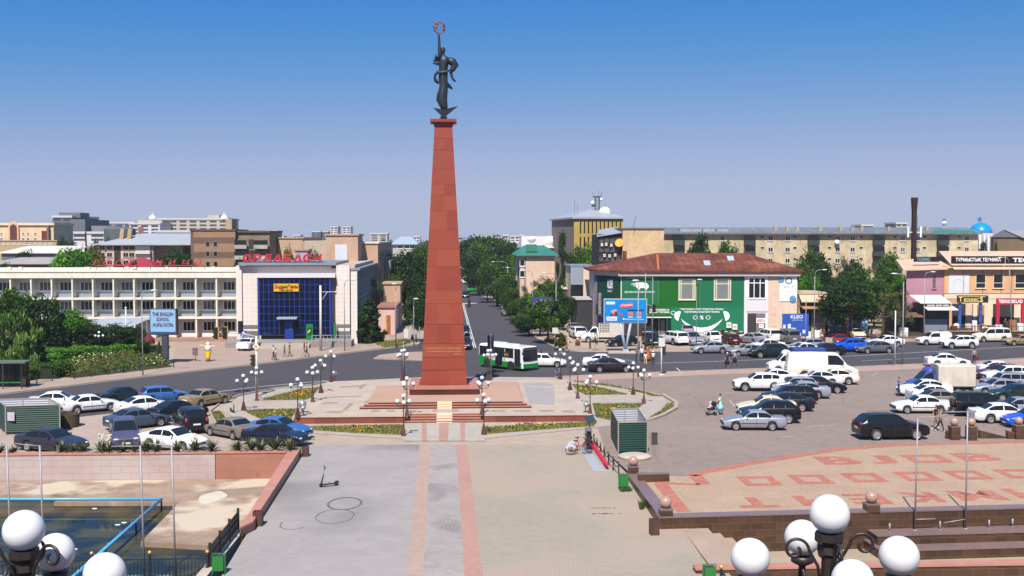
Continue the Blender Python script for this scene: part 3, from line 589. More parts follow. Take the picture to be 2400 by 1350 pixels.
t=thing('bike_terminal','grey hire bicycle terminal with a tilted solar panel','terminal',tuple(G(1379,1052,plaza_z(73))),YAW)
MB().prism([(-.22,-.16),(.22,-.16),(.22,.16),(-.22,.16)],0,1.42).build('cabinet',M('terminal_grey',ph(150,152,172,.5),.5),t)
MB().box(-.15,-.172,.75,.15,-.162,1.2).build('screen',glass,t);MB().tube([(.1,.1,1.4),(.1,.1,1.85)],.03,8).build('mast',dark_metal,t)
MB().obox((.12,.1,1.95),(.62,.62,.04),Matrix.Rotation(R(40),3,'X')@Matrix.Rotation(R(18),3,'Z')).build('solar_panel',M('solar_cells',(.03,.04,.06),.2),t)
m_globe=M('opal_globe',(.60,.60,.61),.35,spec=.4);m_iron=M('bronze_iron',(.035,.026,.024),.45,metal=.4,spec=.5)
def spiral(r0,r1,turns,n=26):return[((r0+(r1-r0)*i/n)*cos(turns*2*pi*i/n),(r0+(r1-r0)*i/n)*sin(turns*2*pi*i/n))for i in range(n+1)]
def terrace_lamp(c,top,arms,zb,label):
 t=thing('globe_lamp',label,'street lamp',(c[0],c[1],zb),0,'globe lamps on the terrace below the camera')
 H_=top-.30-zb
 MB().lathe([(.30,0),(.30,.12),(.2,.2),(.16,.9),(.13,1.0),(.105,1.1),(.10,H_-.25),(.14,H_-.2),(.12,H_-.1),(.19,H_-.03),(.19,H_+.06)],8,smooth=False).build('post',m_iron,t)
 MB().ball((0,0,top-zb),.25,40).build('globe',m_globe,t)
 for dx,dy,dz in arms:
  L_=hypot(dx,dy);u=Vector((dx/L_,dy/L_,0));g=Vector((dx,dy,dz-zb));zc=g.z-.3
  pts=[Vector((0,0,zc-.25))+u*.08,Vector((0,0,zc-.42))+u*(L_*.35),Vector((0,0,zc-.38))+u*(L_*.7),Vector((0,0,zc-.15))+u*(L_*.95),Vector((0,0,zc))+u*L_]
  a=MB().tube(pts,.03,8).lathe([(.07,-.35),(.05,-.1),(.16,-.04),(.16,.05)],12,(g.x,g.y,zc)).build('arm',m_iron,t)
  m=MB()
  for s,base,zz in((1,.42,.32),):
   sp=spiral(.17,.04,1.15);pts=[Vector((0,0,zc+.42+y))+u*(base+.0-x)for x,y in sp]
   m.tube([Vector((0,0,zc-.05))+u*.1,Vector((0,0,zc+.22))+u*.14]+pts[::1],.022,6)
  m.build('scroll',m_iron,a)
  MB().ball(g,.25,40).build('globe',m_globe,a)
terrace_lamp((4.05,14.0),PZ(1205,14.0),[(-.98,.12,PZ(1308,14.1)),(.04,1.45,PZ(1260,15.45)),(.84,-.15,PZ(1303,13.85)),(-.0,-.98,PZ(1362,13.0))],6.4,'globe lamp standard at the bottom right with scrolled iron arms')
terrace_lamp((-6.05,13.6),PZ(1243,13.6),[(.03,.85,PZ(1297,14.4)),(1.15,-.42,PZ(1343,13.2)),(-1.0,-.3,PZ(1343,13.2)),(.0,-.95,9.6)],6.4,'globe lamp standard at the bottom left with scrolled iron arms')
t=thing('terrace_block','stone entrance terrace carrying the two big globe lamps','terrace')
MB().box(-16,4,-2.3,16,17.5,6.4).build('wall_body',m_brown,t)
# ================================================================ buildings
def plaster(name,r,g,b,k=.66,nz=(.35,.12),streak=.10,**kw):return M(name,ph(r,g,b,k),.9,nz=nz,nz2=(2.5,.06),streak=streak,**kw)
WIN={}
def window(parent,x,z,w,h,y=0.0,cols=2,frame=None,pane=None,sill=True,tr=0.0,fw=.07,reveal=.05,name='window'):
 """a framed window proud of a facade that faces -y; pane is its sub-part"""
 frame=frame or white;pane=pane or glass;key=(round(w,2),round(h,2),cols,frame.name,pane.name,sill,tr,fw)
 if key in WIN:
  o=copy_tree(WIN[key],parent);o.location=(x,y,z);o.name=name;return o
 m=MB();e=reveal
 m.box(-w/2,-e,0,-w/2+fw,.02,h).box(w/2-fw,-e,0,w/2,.02,h).box(-w/2+fw,-e,0,w/2-fw,.02,fw).box(-w/2+fw,-e,h-fw,w/2-fw,.02,h)
 for i in range(1,cols):cx=-w/2+w*i/cols;m.box(cx-fw*.4,-e*.9,fw,cx+fw*.4,.02,h-fw)
 if tr:m.box(-w/2+fw,-e*.8,h*tr-fw*.4,w/2-fw,.02,h*tr+fw*.4)
 if sill:m.box(-w/2-.08,-e-.10,-.06,w/2+.08,.02,-.003)
 f=m.build(name,frame,parent,(x,y,z))
 MB().box(-w/2+fw*.6,-.012,fw*.6,w/2-fw*.6,-.004,h-fw*.6).build('pane',pane,f)
 WIN[key]=f;return f
def bld(name,label,px0,px1,Y,yaw=YAW,cat='building',z=0.0):
 x0=PX(px0,Y);t=thing(name,label,cat,(x0,Y,z),yaw);t['w']=(PX(px1,Y)-x0)/cos(yaw);return t,t['w']
def LX(t,px,dy=0.0):
 o=t.location;a=t.rotation_euler.z;k=(px-1200)/F/cos(PITCH)
 y0=o.y+cos(a)*dy;x0=o.x-sin(a)*dy
 return(k*y0-x0)/(cos(a)-k*sin(a))
def LZ(t,px,py,dy=0.0):
 a=t.rotation_euler.z;Y=t.location.y+sin(a)*LX(t,px,dy)+cos(a)*dy
 return PZ(py,Y)-t.location.z
def hip_roof(mb,x0,y0,x1,y1,z0,rise,ridge_in,ov=.6,mi=0,th=.14):
 x0-=ov;y0-=ov;x1+=ov;y1+=ov;ym=(y0+y1)/2;a,b=x0+ridge_in,x1-ridge_in
 v=[(x0,y0,z0),(x1,y0,z0),(x1,y1,z0),(x0,y1,z0),(a,ym,z0+rise),(b,ym,z0+rise)]
 mb.add(v+[(p[0],p[1],p[2]-th)for p in v[:4]],[(0,1,5,4),(1,2,5),(2,3,4,5),(3,0,4),(0,6,7,1),(1,7,8,2),(2,8,9,3),(3,9,6,0),(9,8,7,6)],mi)
 return mb
AC_=[]
def aircon(parent,x,y,z,big=False):
 if not AC_:
  o=MB().box(-.2,-.28,0,.2,0,.52).build('air_conditioner',M('ac_cream',(.62,.60,.54),.6),parent);AC_.append(o)
  MB().lathe([(.13,0),(.13,.01)],12).build('grille',grey_metal,o);kids(o)[0].rotation_euler=(pi/2,0,0);kids(o)[0].location=(0,-.285,.26)
 else:o=copy_tree(AC_[0],parent)
 o.location=(x,y,z);o.scale=(1.7,1,1.5)if big else(1,1,1);return o
m_cream=plaster('cream_plaster',240,232,216,.74);m_loggia=plaster('loggia_plaster',228,226,220,.78,streak=.06);m_railw=M('rail_panel',ph(172,184,206,.5),.7,nz=(.8,.1))
hot,HW=bld('hotel','long cream three storey hotel with open loggias and dark windows, at the left',-130,553,147)
zr=LZ(hot,300,633);zf2,zf1=LZ(hot,300,697.5),LZ(hot,300,743);z0b=-.2;D=1.5;BD=13
MB().box(0,D,z0b,HW,D+BD,zr-.35).build('wall',m_loggia,hot)
MB().box(-.1,-.15,zr-1.05,HW,D+BD,zr-.25).box(-.1,-.25,zr-.25,HW,D+BD+.1,zr).build('roof_slab',m_cream,hot)
for z,nm in((zf2,'floor_slab'),(zf1,'floor_slab')):MB().box(0,-.05,z-.28,HW,D-.003,z).build(nm,m_cream,hot)
MB().box(0,-.05,z0b,HW,D-.003,.55).build('plinth',MTILE('rough_pink_stone',ph(206,166,148,.55),ph(186,150,134,.55),ph(160,130,118,.5),.6,.3,.02,.9),hot)
cols=[-98,-50,-24+24+24,72,120,168,217,265,313,362,410,459,506]
cols=[24+48.3*i for i in range(-3,11)]
for i,c in enumerate(cols):
 x=LX(hot,c);thin=i in(7,13)
 MB().box(x-.1,.0,.56,x+.1,D-.003,zr-1.053).build('column',m_cream,hot)
for fl,(za,zb)in enumerate(((.55,zf1),(zf1,zf2),(zf2,zr-1.05))):
 for i in range(len(cols)):
  xa=LX(hot,cols[i]);xb=LX(hot,cols[i]+48.3)
  if xb>HW:xb=HW
  cx=(xa+xb)/2+.05
  if fl==0 and cols[i]<370:continue
  w_=1.62;window(hot,cx,za+.78,w_,1.32,D,3,sill=False,fw=.085,pane=rnd.choice((glass,glass,glass,pale_glass,M('curtain_grey',(.10,.095,.09),.5))))
  if rnd.random()<.55:aircon(hot,(xa+.42)if i%2 else(xb-.42),D,za+1.3)
 if fl:
  m=MB()
  for i in range(len(cols)):
   xa=LX(hot,cols[i])+.11;xb=min(HW,LX(hot,cols[i]+48.3))-.11
   for k in range(5):m.box(xa,.03,za+.25+.17*k,xb,.06,za+.27+.17*k)
   for k in range(2):m.box(xa,.02,za+.98,xb,.07,za+1.03)
  m.build('railing',M('rail_paint',ph(186,196,214,.5),.5),hot)
  MB().box(.0,D-.02,za+.003,HW,D-.006,za+.62).build('dado',m_railw,hot)
xq=LX(hot,216);aircon(hot,xq,D-.1,zf2+1.35,True)
t=thing('rooftop_lettering','red cursive neon lettering standing on the hotel roof','sign',tuple(hot.location),YAW)
zt0=LZ(hot,350,623);zc=LZ(hot,350,617);m=MB()
for ch,px in zip('гостиница',(222,247,276,304,338,368,400,432,461)):text_into(m,ch,LX(hot,px),1.0,zc+.12,hgt=.78,wid=1.1,depth=.08,shear=.35,off=-.008)
m.build('letters',red_paint,t)
MB().box(LX(hot,218),.96,zt0-.05,LX(hot,478),1.06,zt0+.08).build('base_rail',red_paint,t);m=MB()
for px in range(220,480,32):m.box(LX(hot,px)-.03,1.1,zr,LX(hot,px)+.03,1.16,zt0)
m.build('support',dark_metal,t)
vents=MB()
for px in(8,34,288,306,382,492,196):x=LX(hot,px);vents.box(x-.22,2,zr-.003,x+.22,2.4,zr+.38)
vents.build('vent_stack',m_cream,hot)
m_tile=MTILE('white_wall_tiles',ph(238,228,220,.73),ph(234,222,214,.73),ph(204,192,186,.6),.62,.60,.012,.5,nz=(.2,.05),off=0.0)
m_band=plaster('grey_band',150,144,146,.5);m_blue_fr=M('blue_frame',ph(40,74,176,.5),.5,spec=.2);m_slab=M('roof_sheet_grey',ph(150,156,172,.6),.5,nz=(.6,.1))
cen,CW=bld('tiled_block','white tiled entrance block with a big blue glass front, beside the monument',553,820,145.5)
zt=LZ(cen,690,624);zg0=LZ(cen,690,783);x=lambda px:LX(cen,px);z=lambda py:LZ(cen,690,py)
gx0,gx1=x(609),x(776);gt=z(649)
MB().box(0,.5,-.2,gx0,18,zt).box(gx0,.5,gt,gx1,18,zt).box(gx1,.5,-.2,CW,18,zt-.3).box(gx0,3.0,-.2,gx1,18,gt).build('wall',m_tile,cen)
MB().box(0,.15,-.2,x(566),.497,zt+.1).build('pier',m_tile,cen);MB().box(x(789),-.35,-.2,x(820),.497,z(622)).build('pier',m_tile,cen)
MB().box(x(566)+.003,.45,z(762),gx0-.2,.497,z(770)).box(x(566)+.003,.45,-.2,gx0-.2,.497,z(776)).box(x(789)-.003,-.38,z(760),x(820)+.03,.2,z(768)).box(x(789)-.003,-.38,-.2,x(820)+.03,.2,z(776)).build('grey_band',m_band,cen)
MB().box(x(560),-.3,z(622),x(789),17,z(615)).build('roof_slab',m_slab,cen)
MB().box(x(602),-1.25,z(650),x(788),.49,z(641)).build('canopy',M('canopy_white',ph(226,222,224,.7),.6),cen)
gz0,gz1=z(784),z(650);m_bglass=M('blue_glass',(.003,.005,.018),.12,spec=.22,nz=(.35,.5))
G0=x(609);G1=x(776)
MB().box(G0,-1.0,gz0,G1,.49,gz1).build('glazing',m_bglass,cen)
m=MB();nx,nz_=14,8
for i in range(nx+1):xx=G0+(G1-G0)*i/nx;w2=.14 if i in(0,nx)else .035;m.box(xx-w2,-1.05,gz0,xx+w2,-.98,gz1)
for k in range(nz_+1):zz=gz0+(gz1-gz0)*k/nz_;m.box(G0,-1.04,zz-.035,G1,-.985,zz+.035)
for k in range(nz_+1):zz=gz0+(gz1-gz0)*k/nz_;m.box(G1-.01,-1.0,zz-.035,G1+.04,.49,zz+.035)
for yy in(-.5,0,.45):m.box(G1-.01,yy-.035,gz0,G1+.045,yy+.035,gz1)
m.build('mullions',m_blue_fr,cen)
d=MB().box(x(671),-1.6,-.1,x(691),-1.05,z(749)).build('door',m_blue_fr,cen);MB().box(x(683),-1.63,z(772),x(686),-1.6,z(757)).build('door_glass',pale_glass,d)
MB().box(x(655),-2.6,z(745),x(701),-1.06,z(741)).build('door_canopy',M('canopy_pale',ph(172,196,204,.6),.5),cen)
s=thing('shop_sign','yellow sign board with red and black lettering hung on the blue glass','sign',tuple(cen.location),YAW)
MB().box(x(645),-1.25,z(682),x(703),-1.06,z(664)).build('board',M('sign_yellow',ph(246,176,20,.75),.5),s)
text_into(MB(),'Я',x(649.5),-1.26,z(671),wid=.38,hgt=.62,off=.02).build('initial',red_paint,s)
text_into(text_into(MB(),'нданаТекен',x(678),-1.26,z(671.5),wid=2.65,hgt=.62,off=.03),'тоiks sеrvicе',x(674),-1.26,z(678.5),wid=1.8,hgt=.26,off=.03).build('lettering',M('sign_black',(.02,.015,.01),.6),s)
t=thing('rooftop_lettering','row of fat red block letters on the roof above the blue glass front','sign',tuple(cen.location),YAW);m=MB()
for ch,px in zip('ОРДАБАСЫ',(580,603,627,650,673,697,721,744)):text_into(m,ch,x(px),.2,z(604.5),wid=1.16,hgt=1.05,depth=.35,off=.05,shear=.15)
m.build('letters',red_paint,t);MB().box(x(571),.25,z(615)-.01,x(760),.35,z(615)+.12).build('base_rail',dark_metal,t)
MB().box(x(545),-5.2,-.2,x(831),-1.1,.72).build('podium',MTILE('grey_podium',ph(186,176,172,.5),ph(170,160,158,.5),ph(140,132,130,.5),.9,.4,.012,.8),cen)
m=MB()
for k in range(5):m.box(x(618),-5.2-.34*(5-k),-.2,x(738),-5.2-.34*(4-k)+.003,.72*(k+1)/6)
m.build('steps',M('step_grey',ph(206,198,188,.55),.8,nz=(.8,.15)),cen)
m=MB()
for k in range(11):xx=x(742)+(x(830)-x(742))*k/10;m.box(xx-.025,-5.15,.72,xx+.025,-5.1,1.55)
m.box(x(742),-5.15,1.5,x(830),-5.1,1.55).box(x(742),-5.15,1.1,x(830),-5.1,1.14)
for k in range(8):xx=x(553)+(x(617)-x(553))*k/7;m.box(xx-.025,-5.15,.72,xx+.025,-5.1,1.5)
m.box(x(553),-5.15,1.46,x(617),-5.1,1.5)
m.build('handrail',grey_metal,cen)
t=thing('kiosk','tall green and yellow service machine on the steps by the blue glass','machine',tuple(cen.location),YAW)
MB().box(x(723),-2.6,.72,x(738.5),-1.7,z(757)).build('cabinet',M('machine_green',ph(20,128,72,.7),.4),t)
MB().vprism([(x(726),z(778)),(x(733),z(772)),(x(731),z(768)),(x(726.5),z(773))],-2.63,-2.6).build('emblem',M('machine_yellow',ph(240,196,40,.7),.5),t)
MB().box(x(725.5),-2.62,z(782),x(736),-2.603,z(764)).build('panel',M('machine_deep',ph(12,92,50,.6),.4),t)
t=thing('payment_terminal','small green cash terminal under a hood at the right of the blue glass','machine',tuple(cen.location),YAW)
MB().box(x(784),-1.6,.72,x(789.5),-.9,z(755)).build('cabinet',MATS['machine_green'],t)
m_side=plaster('wing_plaster',214,196,178,.6);wl=46;x1=CW
t2,_=bld('rear_wing','loggia wing running back along the avenue from the tiled block',821,870,145.5)
W2=.85
MB().box(.05,1.0,-.2,W2-.9,34,z(632)).build('wall',m_side,t2);MB().box(.02,.9,z(634)+.003,W2+.35,35.5,z(629)).build('roof_slab',m_slab,t2);MB().box(-3,2,z(629)+.003,W2-.4,35,z(621)).build('parapet',m_side,t2)
for k in range(3):zz=(z(700),z(662),z(737))[k];MB().box(W2-.897,1.0,zz-.14,W2,34,zz+.1).build('floor_slab',M('teal_grey',ph(150,170,176,.5),.7),t2)
m=MB()
for k in range(13):m.box(W2-.897,1+k*2.7,.0,W2+.02,1.15+k*2.7,z(636))
m.build('fin',M('fin_pale',ph(196,200,196,.6),.7),t2);MB().box(W2-.89,1.05,.2,W2-.86,33.9,z(640)).build('window_band',glass,t2)
MB().box(.05,.2,-.2,W2+.02,.99,z(637)).build('end_pier',m_tile,t2)
m_peach=plaster('peach_plaster',224,186,158,.58);m_pinkp=plaster('pink_plaster',232,196,184,.66);m_tan=plaster('tan_plaster',206,178,140,.6)
def block(name,label,px0,px1,pyt,Y,depth,mat,wins=(),yaw=YAW,roof=None,pyb=None,cat='building',flat=.25,pane=None,wf=None):
 """plain block: wins = rows of (py_top, py_bottom, [px centres], width_px)"""
 t,W_=bld(name,label,px0,px1,Y,yaw,cat);h=LZ(t,(px0+px1)/2,pyt)
 MB().box(0,0,-.3,W_,depth,h).build('wall',mat,t)
 if roof:MB().box(-.2,-.2,h+.003,W_+.2,depth+.2,h+flat).build('roof',roof,t)
 k=Y/F
 for a,b,ps,wp in wins:
  for p in ps:window(t,LX(t,p),LZ(t,p,b),max(.5,wp*k),max(.5,(b-a)*k),-.0,2 if wp*k<1.8 else 3,frame=wf,pane=pane)
 return t,W_,h
m_grey_roof=M('metal_roof_grey',ph(186,190,200,.6),.5,nz=(.4,.12),streak=.06);m_white_roof=M('pale_roof',ph(236,228,216,.66),.7,nz=(.3,.12))
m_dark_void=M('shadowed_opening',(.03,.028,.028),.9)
t,W_,h=block('stair_tower','tall blank peach stair tower with a white doorway, left of the monument',765,839,552,172,9,m_peach,roof=m_tan)
MB().box(LX(t,786),-.06,LZ(t,800,613),LX(t,814),.0,LZ(t,800,573)).build('door',M('door_white',ph(222,224,232,.7),.5),t)
t,W_,h=block('peach_wing','lower peach wing with a white roof beside the stair tower',839,886,571,180,40,m_peach,roof=m_white_roof)
m=MB()
for k in range(9):m.box(W_-.02,2+k*4,h*.35,W_+.03,3.6+k*4,h*.9)
m.build('window_band',glass,t)
t,W_,h=block('peach_block','peach flat block with a blank end wall, behind the roof letters',652,710,559,215,30,m_peach,roof=m_tan)
MB().box(W_,.2,0,W_+5,30,h-.4).build('side_wall',m_side,t)
t,W_,h=block('utility_hut','small lilac hut with a mauve roof behind the red roof letters',692,721,588,168,4,plaster('lilac_hut',200,188,200,.6),roof=M('mauve_roof',ph(196,150,160,.6),.7))
t,W_,h=block('avenue_block','tan office block with grey top storey beside the avenue trees',876,911,614,196,20,m_tan,[(632,640,(882,),5)],roof=m_slab)
MB().box(-.3,-.3,h*.86,W_+.3,20.2,h+.2).build('top_storey',M('top_grey',ph(176,166,160,.6),.7),t)
t,W_,h=block('low_annex','small pink annex with a flat roof at the start of the avenue path',899,938,666,172,6,m_peach,roof=m_tan)
t,W_,h=block('striped_kiosk','row of low stalls with a brown awning along the avenue path',886,925,722,160,14,m_pinkp,roof=M('awning_brown',ph(178,124,106,.6),.8))
for i,px in enumerate((911,917,922,927)):
 c=G(px,784-i*13);tag(MB().box(-.5,-.12,0,.5,.12,2.8).build('banner_board',M(('board_multi','board_lilac','board_blue2','board_pink')[i],(ph(226,150,90,.7),ph(170,176,214,.7),ph(96,130,206,.7),ph(226,120,150,.7))[i],.6,nz=(1.4,.5)),None,tuple(c),R(60)),('rainbow upright banner board nearest the road beside the conical tree','lilac upright banner board, second along the stalls','blue upright banner board, third along the stalls','pink upright banner board, last along the stalls')[i],'banner','banner boards along the stalls')
tag(MB().box(-.9,-.1,1.5,.9,.1,3.0).build('stall_sign',M('stall_orange',ph(236,120,30,.8),.6),None,tuple(G(855,774))),'orange shop board half hidden behind the conical tree','sign')
m_brick1=MTILE('striped_brick',ph(200,158,118,.6),ph(190,148,110,.6),ph(170,130,98,.6),40,1.45,.0,.9,nz=(.4,.16),off=0)
def banded(name,c1,c2,hgt,nz=(.4,.16)):
 m=MTILE(name,c1,c1,c2,400,hgt*2,hgt/2,.9,nz=nz,off=0);return m
m_stripe_b=banded('banded_brick',ph(192,154,122,.48),ph(140,112,92,.46),1.35)
t,W_=bld('brick_block','brown banded brick block of flats standing above the hotel roof',448,551,205,R(4));h=LZ(t,500,541);k=205/F
MB().box(0,0,-.3,W_,14,h).build('wall',m_stripe_b,t)
MB().box(-.15,-.15,h+.003,W_+.15,14,h+.3).build('roof',M('roof_felt',ph(120,96,84,.5),.9),t)
MB().box(W_*.72,3,h+.3,W_*.86,8,h+2.2).build('roof_hut',m_tan,t)
for py in(571,594,618):
 for px in(488,506):window(t,LX(t,px),LZ(t,px,py+7),.75,.95,0,1,frame=M('brick_win',ph(176,166,150,.5),.7),sill=False)
t,W_=bld('brick_block','weathered dark balcony wing of the banded brick block',551,632,206.5,R(3));h=LZ(t,590,545)
m_dirty=plaster('dirty_plaster',168,150,126,.5,nz=(.5,.3));m_balc=plaster('balcony_pale',206,200,190,.55,nz=(.7,.25))
MB().box(0,0,-.3,W_,14,h).build('wall',m_dirty,t);MB().box(-.15,-.4,h+.003,W_+.15,14,h+.35).build('roof',MATS['roof_felt'],t)
for py in(583,608,633):
 for a,b in((553,581),(598,630)):
  bb=MB().box(LX(t,a),-1.1,LZ(t,a,py),LX(t,b),-.003,LZ(t,a,py-9)).build('balcony',m_balc,t);MB().box(LX(t,a),-1.0,LZ(t,a,py-9.2),LX(t,b),-.9,LZ(t,a,py-20)).build('balcony_glazing',glass,bb)
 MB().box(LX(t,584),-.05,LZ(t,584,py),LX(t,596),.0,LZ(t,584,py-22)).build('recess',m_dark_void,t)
t,W_=bld('flat_block','pale pink four storey flats with a blue grey hipped roof behind the hotel',230,358,208,R(3));h=LZ(t,300,573)
MB().box(0,0,-.3,W_,13,h).build('wall',m_pinkp,t)
hip_roof(MB(),0,0,W_+15,13,h,LZ(t,300,554)-h+.6,7.5,.8).build('roof',m_grey_roof,t)
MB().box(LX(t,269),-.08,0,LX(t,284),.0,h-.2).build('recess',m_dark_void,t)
MB().box(LX(t,358),1.5,-.3,LX(t,425),12.5,h-.1).build('wing_wall',plaster('wing_pink',206,186,168,.55),t)
for py in(577,594,612):
 for px in(241,258,296,310,332,345):window(t,LX(t,px),LZ(t,px,py+9),1.0,.9,0,2,frame=M('win_frame_tan',ph(200,190,178,.6),.6))
 b=MB().box(LX(t,322),-1.0,LZ(t,330,py+18),LX(t,356),-.003,LZ(t,330,py+10)).build('balcony',plaster('balcony_white',236,224,216,.66),t)
 MB().box(LX(t,322),-.9,LZ(t,330,py+10)+.003,LX(t,356),-.8,LZ(t,330,py)).build('balcony_glazing',pale_glass,b)
for px in(274,292):MB().bar((LX(t,px),3,h),(LX(t,px)+.4,3,h+3.0),.7).build('chimney',m_tan,t)
tag(hip_roof(MB(),0,0,7,6,PZ(632,190),PZ(605,190)-PZ(632,190),3.0,.2).box(.2,.2,0,6.8,5.8,PZ(632,190)-.2).build('pavilion',M('pavilion_red',ph(170,50,66,.6),.6),None,(PX(272,190),190,0)),'red pitched pavilion roof showing above the hotel roof','pavilion')
t,W_,h=block('arched_building','peach building with a tall arched entrance at the far left skyline',-20,126,528,330,16,plaster('arch_peach',242,212,170,.68),[(545,551,(6,57,68,85),6),(557,564,(6,57,68,85),6)],yaw=R(2))
k=330/F;ar=[(LX(t,36)+(LX(t,36)-LX(t,24))*cos(a_),LZ(t,36,531)+1.6*sin(a_))for a_ in[pi*i/12 for i in range(13)]]
MB().vprism([(ar[0][0],0)]+ar+[(ar[-1][0],0)],-.6,-.003).build('arch',plaster('arch_pink',236,190,160,.66),t)
ar2=[(LX(t,36)+(LX(t,36)-LX(t,28))*cos(a_),LZ(t,36,534)+1.0*sin(a_))for a_ in[pi*i/12 for i in range(13)]]
MB().vprism([(ar2[0][0],0)]+ar2+[(ar2[-1][0],0)],-.7,-.603).build('arch_recess',M('arch_red_glass',ph(120,70,56,.5),.3),t)
MB().box(LX(t,100),-.12,LZ(t,100,563),LX(t,115),-.0,LZ(t,100,541)).build('red_panel',M('panel_red',ph(130,40,44,.6),.5),t)
MB().box(LX(t,115),-1.2,0,LX(t,120),-.0,h).build('drain_tower',plaster('tower_grey',150,128,120,.5),t);MB().box(-.4,-.5,h+.003,W_+.4,16,h+.7).build('cornice',plaster('arch_cornice',246,222,188,.7),t)
block('garage_row','long low tan row with small windows below the arched building',-20,132,565,300,8,m_tan,[(570,573,(10,22,35,48,60,72,84,96,108,120),5)],roof=M('row_roof',ph(190,176,160,.6),.8))
def shed(name,label,px0,px1,pyr,pye,Y,depth,mroof,mwall,yaw=R(1)):
 t,W_=bld(name,label,px0,px1,Y,yaw);he=LZ(t,px0,pye);hr=LZ(t,px0,pyr,depth)
 MB().box(0,0,-.3,W_,depth,he-.15).build('wall',mwall,t)
 v=[(-.5,-.6,he),(W_+.5,-.6,he),(W_+.5,depth,hr),(-.5,depth,hr)]
 MB().add(v+[(p[0],p[1],p[2]-.18)for p in v],[(0,1,2,3),(7,6,5,4),(0,4,5,1),(1,5,6,2),(2,6,7,3),(3,7,4,0)]).build('roof',mroof,t);return t
shed('warehouse','long warehouse with a pale sloping roof, farther of the two at the left',5,150,576,592,255,16,m_white_roof,plaster('shed_blue',130,134,150,.45))
shed('warehouse','long warehouse with a dull grey sloping roof just behind the hotel roof',-20,122,603,617,205,14,M('dull_roof',ph(196,188,182,.55),.8,nz=(.3,.15)),plaster('shed_brown',130,112,100,.45))
def tower(name,label,px0,px1,pyt,Y,depth,wall,floors,band,yaw=R(2),gap=.45,extra=None,pyb=566):
 t,W_=bld(name,label,px0,px1,Y,yaw);h=LZ(t,px0,pyt);zb=LZ(t,px0,pyb)
 MB().box(0,0,-.3,W_,depth,h).build('wall',wall,t);m=MB();fh=(h-zb)/floors
 for i in range(floors):
  z=zb+fh*i+fh*.30;n=max(2,int(W_/4.5));s=W_/n
  for k in range(n):m.box(s*k+s*.16,-.12,z,s*(k+1)-s*.16,-.003,z+fh*gap)
 m.build('window_strips',band,t);MB().box(-.3,-.3,h+.003,W_+.3,depth+.3,h+.8).build('roof',MATS.get('roof_trim')or M('roof_trim',ph(226,224,224,.6),.7),t);return t,W_,h
far_w,far_g,far_c,far_d=plaster('far_white',232,230,236,.66),plaster('far_grey',132,136,148,.5),plaster('far_cream',216,204,192,.62),M('far_glass',ph(104,106,122,.4),.3)
t,W_,h=tower('office_tower','stepped grey glass office tower on the far left skyline',126,170,510,420,30,far_g,6,far_d)
MB().box(W_,0,-.3,W_+5,28,h-.6).lathe([(7,0),(7,h-3)],16,(W_+7,12,0)).build('round_bay',far_g,t);MB().box(W_*.15,-.15,h-8,W_*.75,-.003,h-3.6).build('pale_panel',m_pinkp,t);MB().box(1,4,h,9,14,h+2).build('plant_room',far_g,t)
tower('white_office','long low white office with dark window bands on the left skyline',168,250,548,380,14,far_w,2,far_d)
tower('white_office','second long low white office, nearer the domed block',366,448,545,380,14,far_w,2,far_d)
tower('grey_block','grey and white block with a flat white crown left of the domed block',221,315,524,520,18,plaster('far_lilac',176,174,188,.55),4,far_d)
t=thing('storage_tank','round green grey storage tank on the left skyline','tank',(PX(283,360),360,0));MB().lathe([(4.9,0),(4.9,PZ(537,360)),(4.0,PZ(533,360)),(.1,PZ(531.5,360))],24,smooth=False).build('tank_wall',plaster('tank_green',116,130,134,.45),t)
t,W_,h=tower('domed_block','big cream apartment block with two white domes on the skyline',372,535,515,540,24,far_c,6,far_d,gap=.42)
MB().box(W_*.70,2,h,W_*.86,14,h+2.4).build('roof_storey',far_c,t)
def dome(px,pyb,pyt,Y,r,par,mat):
 ox,oy=par.location.x,par.location.y
 zb,z1=PZ(pyb,Y),PZ(pyt,Y);m=MB().lathe([(r*.9,0),(r*1.02,.22*(z1-zb)),(r*1.0,.45*(z1-zb)),(r*.8,.68*(z1-zb)),(r*.4,.86*(z1-zb)),(.10,1.0*(z1-zb)),(.05,z1-zb+1.3)],18,(PX(px,Y)-ox,Y-oy,zb));return m.build('dome',mat,par)
m_dome=M('dome_white',(.8,.8,.8),.4)
for o in(dome(526,515,502,541,1.6,t,m_dome),):pass
t2,W_,h2=tower('domed_block','white end block of the domed apartments with a banded front',305,376,526,520,24,far_w,5,far_d);dome(361,515.5,503,530,1.6,t2,m_dome)
MB().box(W_*.30,-.3,0,W_*.46,-.003,h2-1).build('red_bay',plaster('bay_brown',170,120,100,.5),t2);MB().box(W_*.2,4,h2,W_*1.0,18,h2+2.0).build('roof_storey',far_c,t2)
tower('skyline_tower','slim blue grey tower with a round top behind the brown block',628,649,545,420,12,far_g,4,far_d)
for a,b,py,lab in((731,752,544,'left grey tower of the far cluster behind the stair tower'),(757,770,544,'second grey tower of the far cluster behind the stair tower'),(775,792,533,'third and taller pale tower of the far cluster'),(804,822,533,'fourth pale tower of the far cluster, nearest the monument')):
 tower('skyline_tower',lab,a,b,py,900,20,far_g if py>540 else far_w,7,far_d)
tower('skyline_slab','pale apartment slab low on the skyline left of the monument',868,908,549,700,14,far_c,4,far_d)
t,W_=bld('hipped_house','pale house with a light blue hipped roof near the avenue trees',921,976,300,R(2));h=LZ(t,940,572)
MB().box(0,0,-.3,W_,12,h).build('wall',plaster('house_pale',206,200,196,.6),t);hip_roof(MB(),0,0,W_,12,h,LZ(t,940,561)-h+.8,2.5,.7).build('roof',M('roof_pale_blue',ph(176,194,212,.6),.6),t)
for px in(938,955,966):window(t,LX(t,px),LZ(t,px,583),1.2,1.0,0,2)
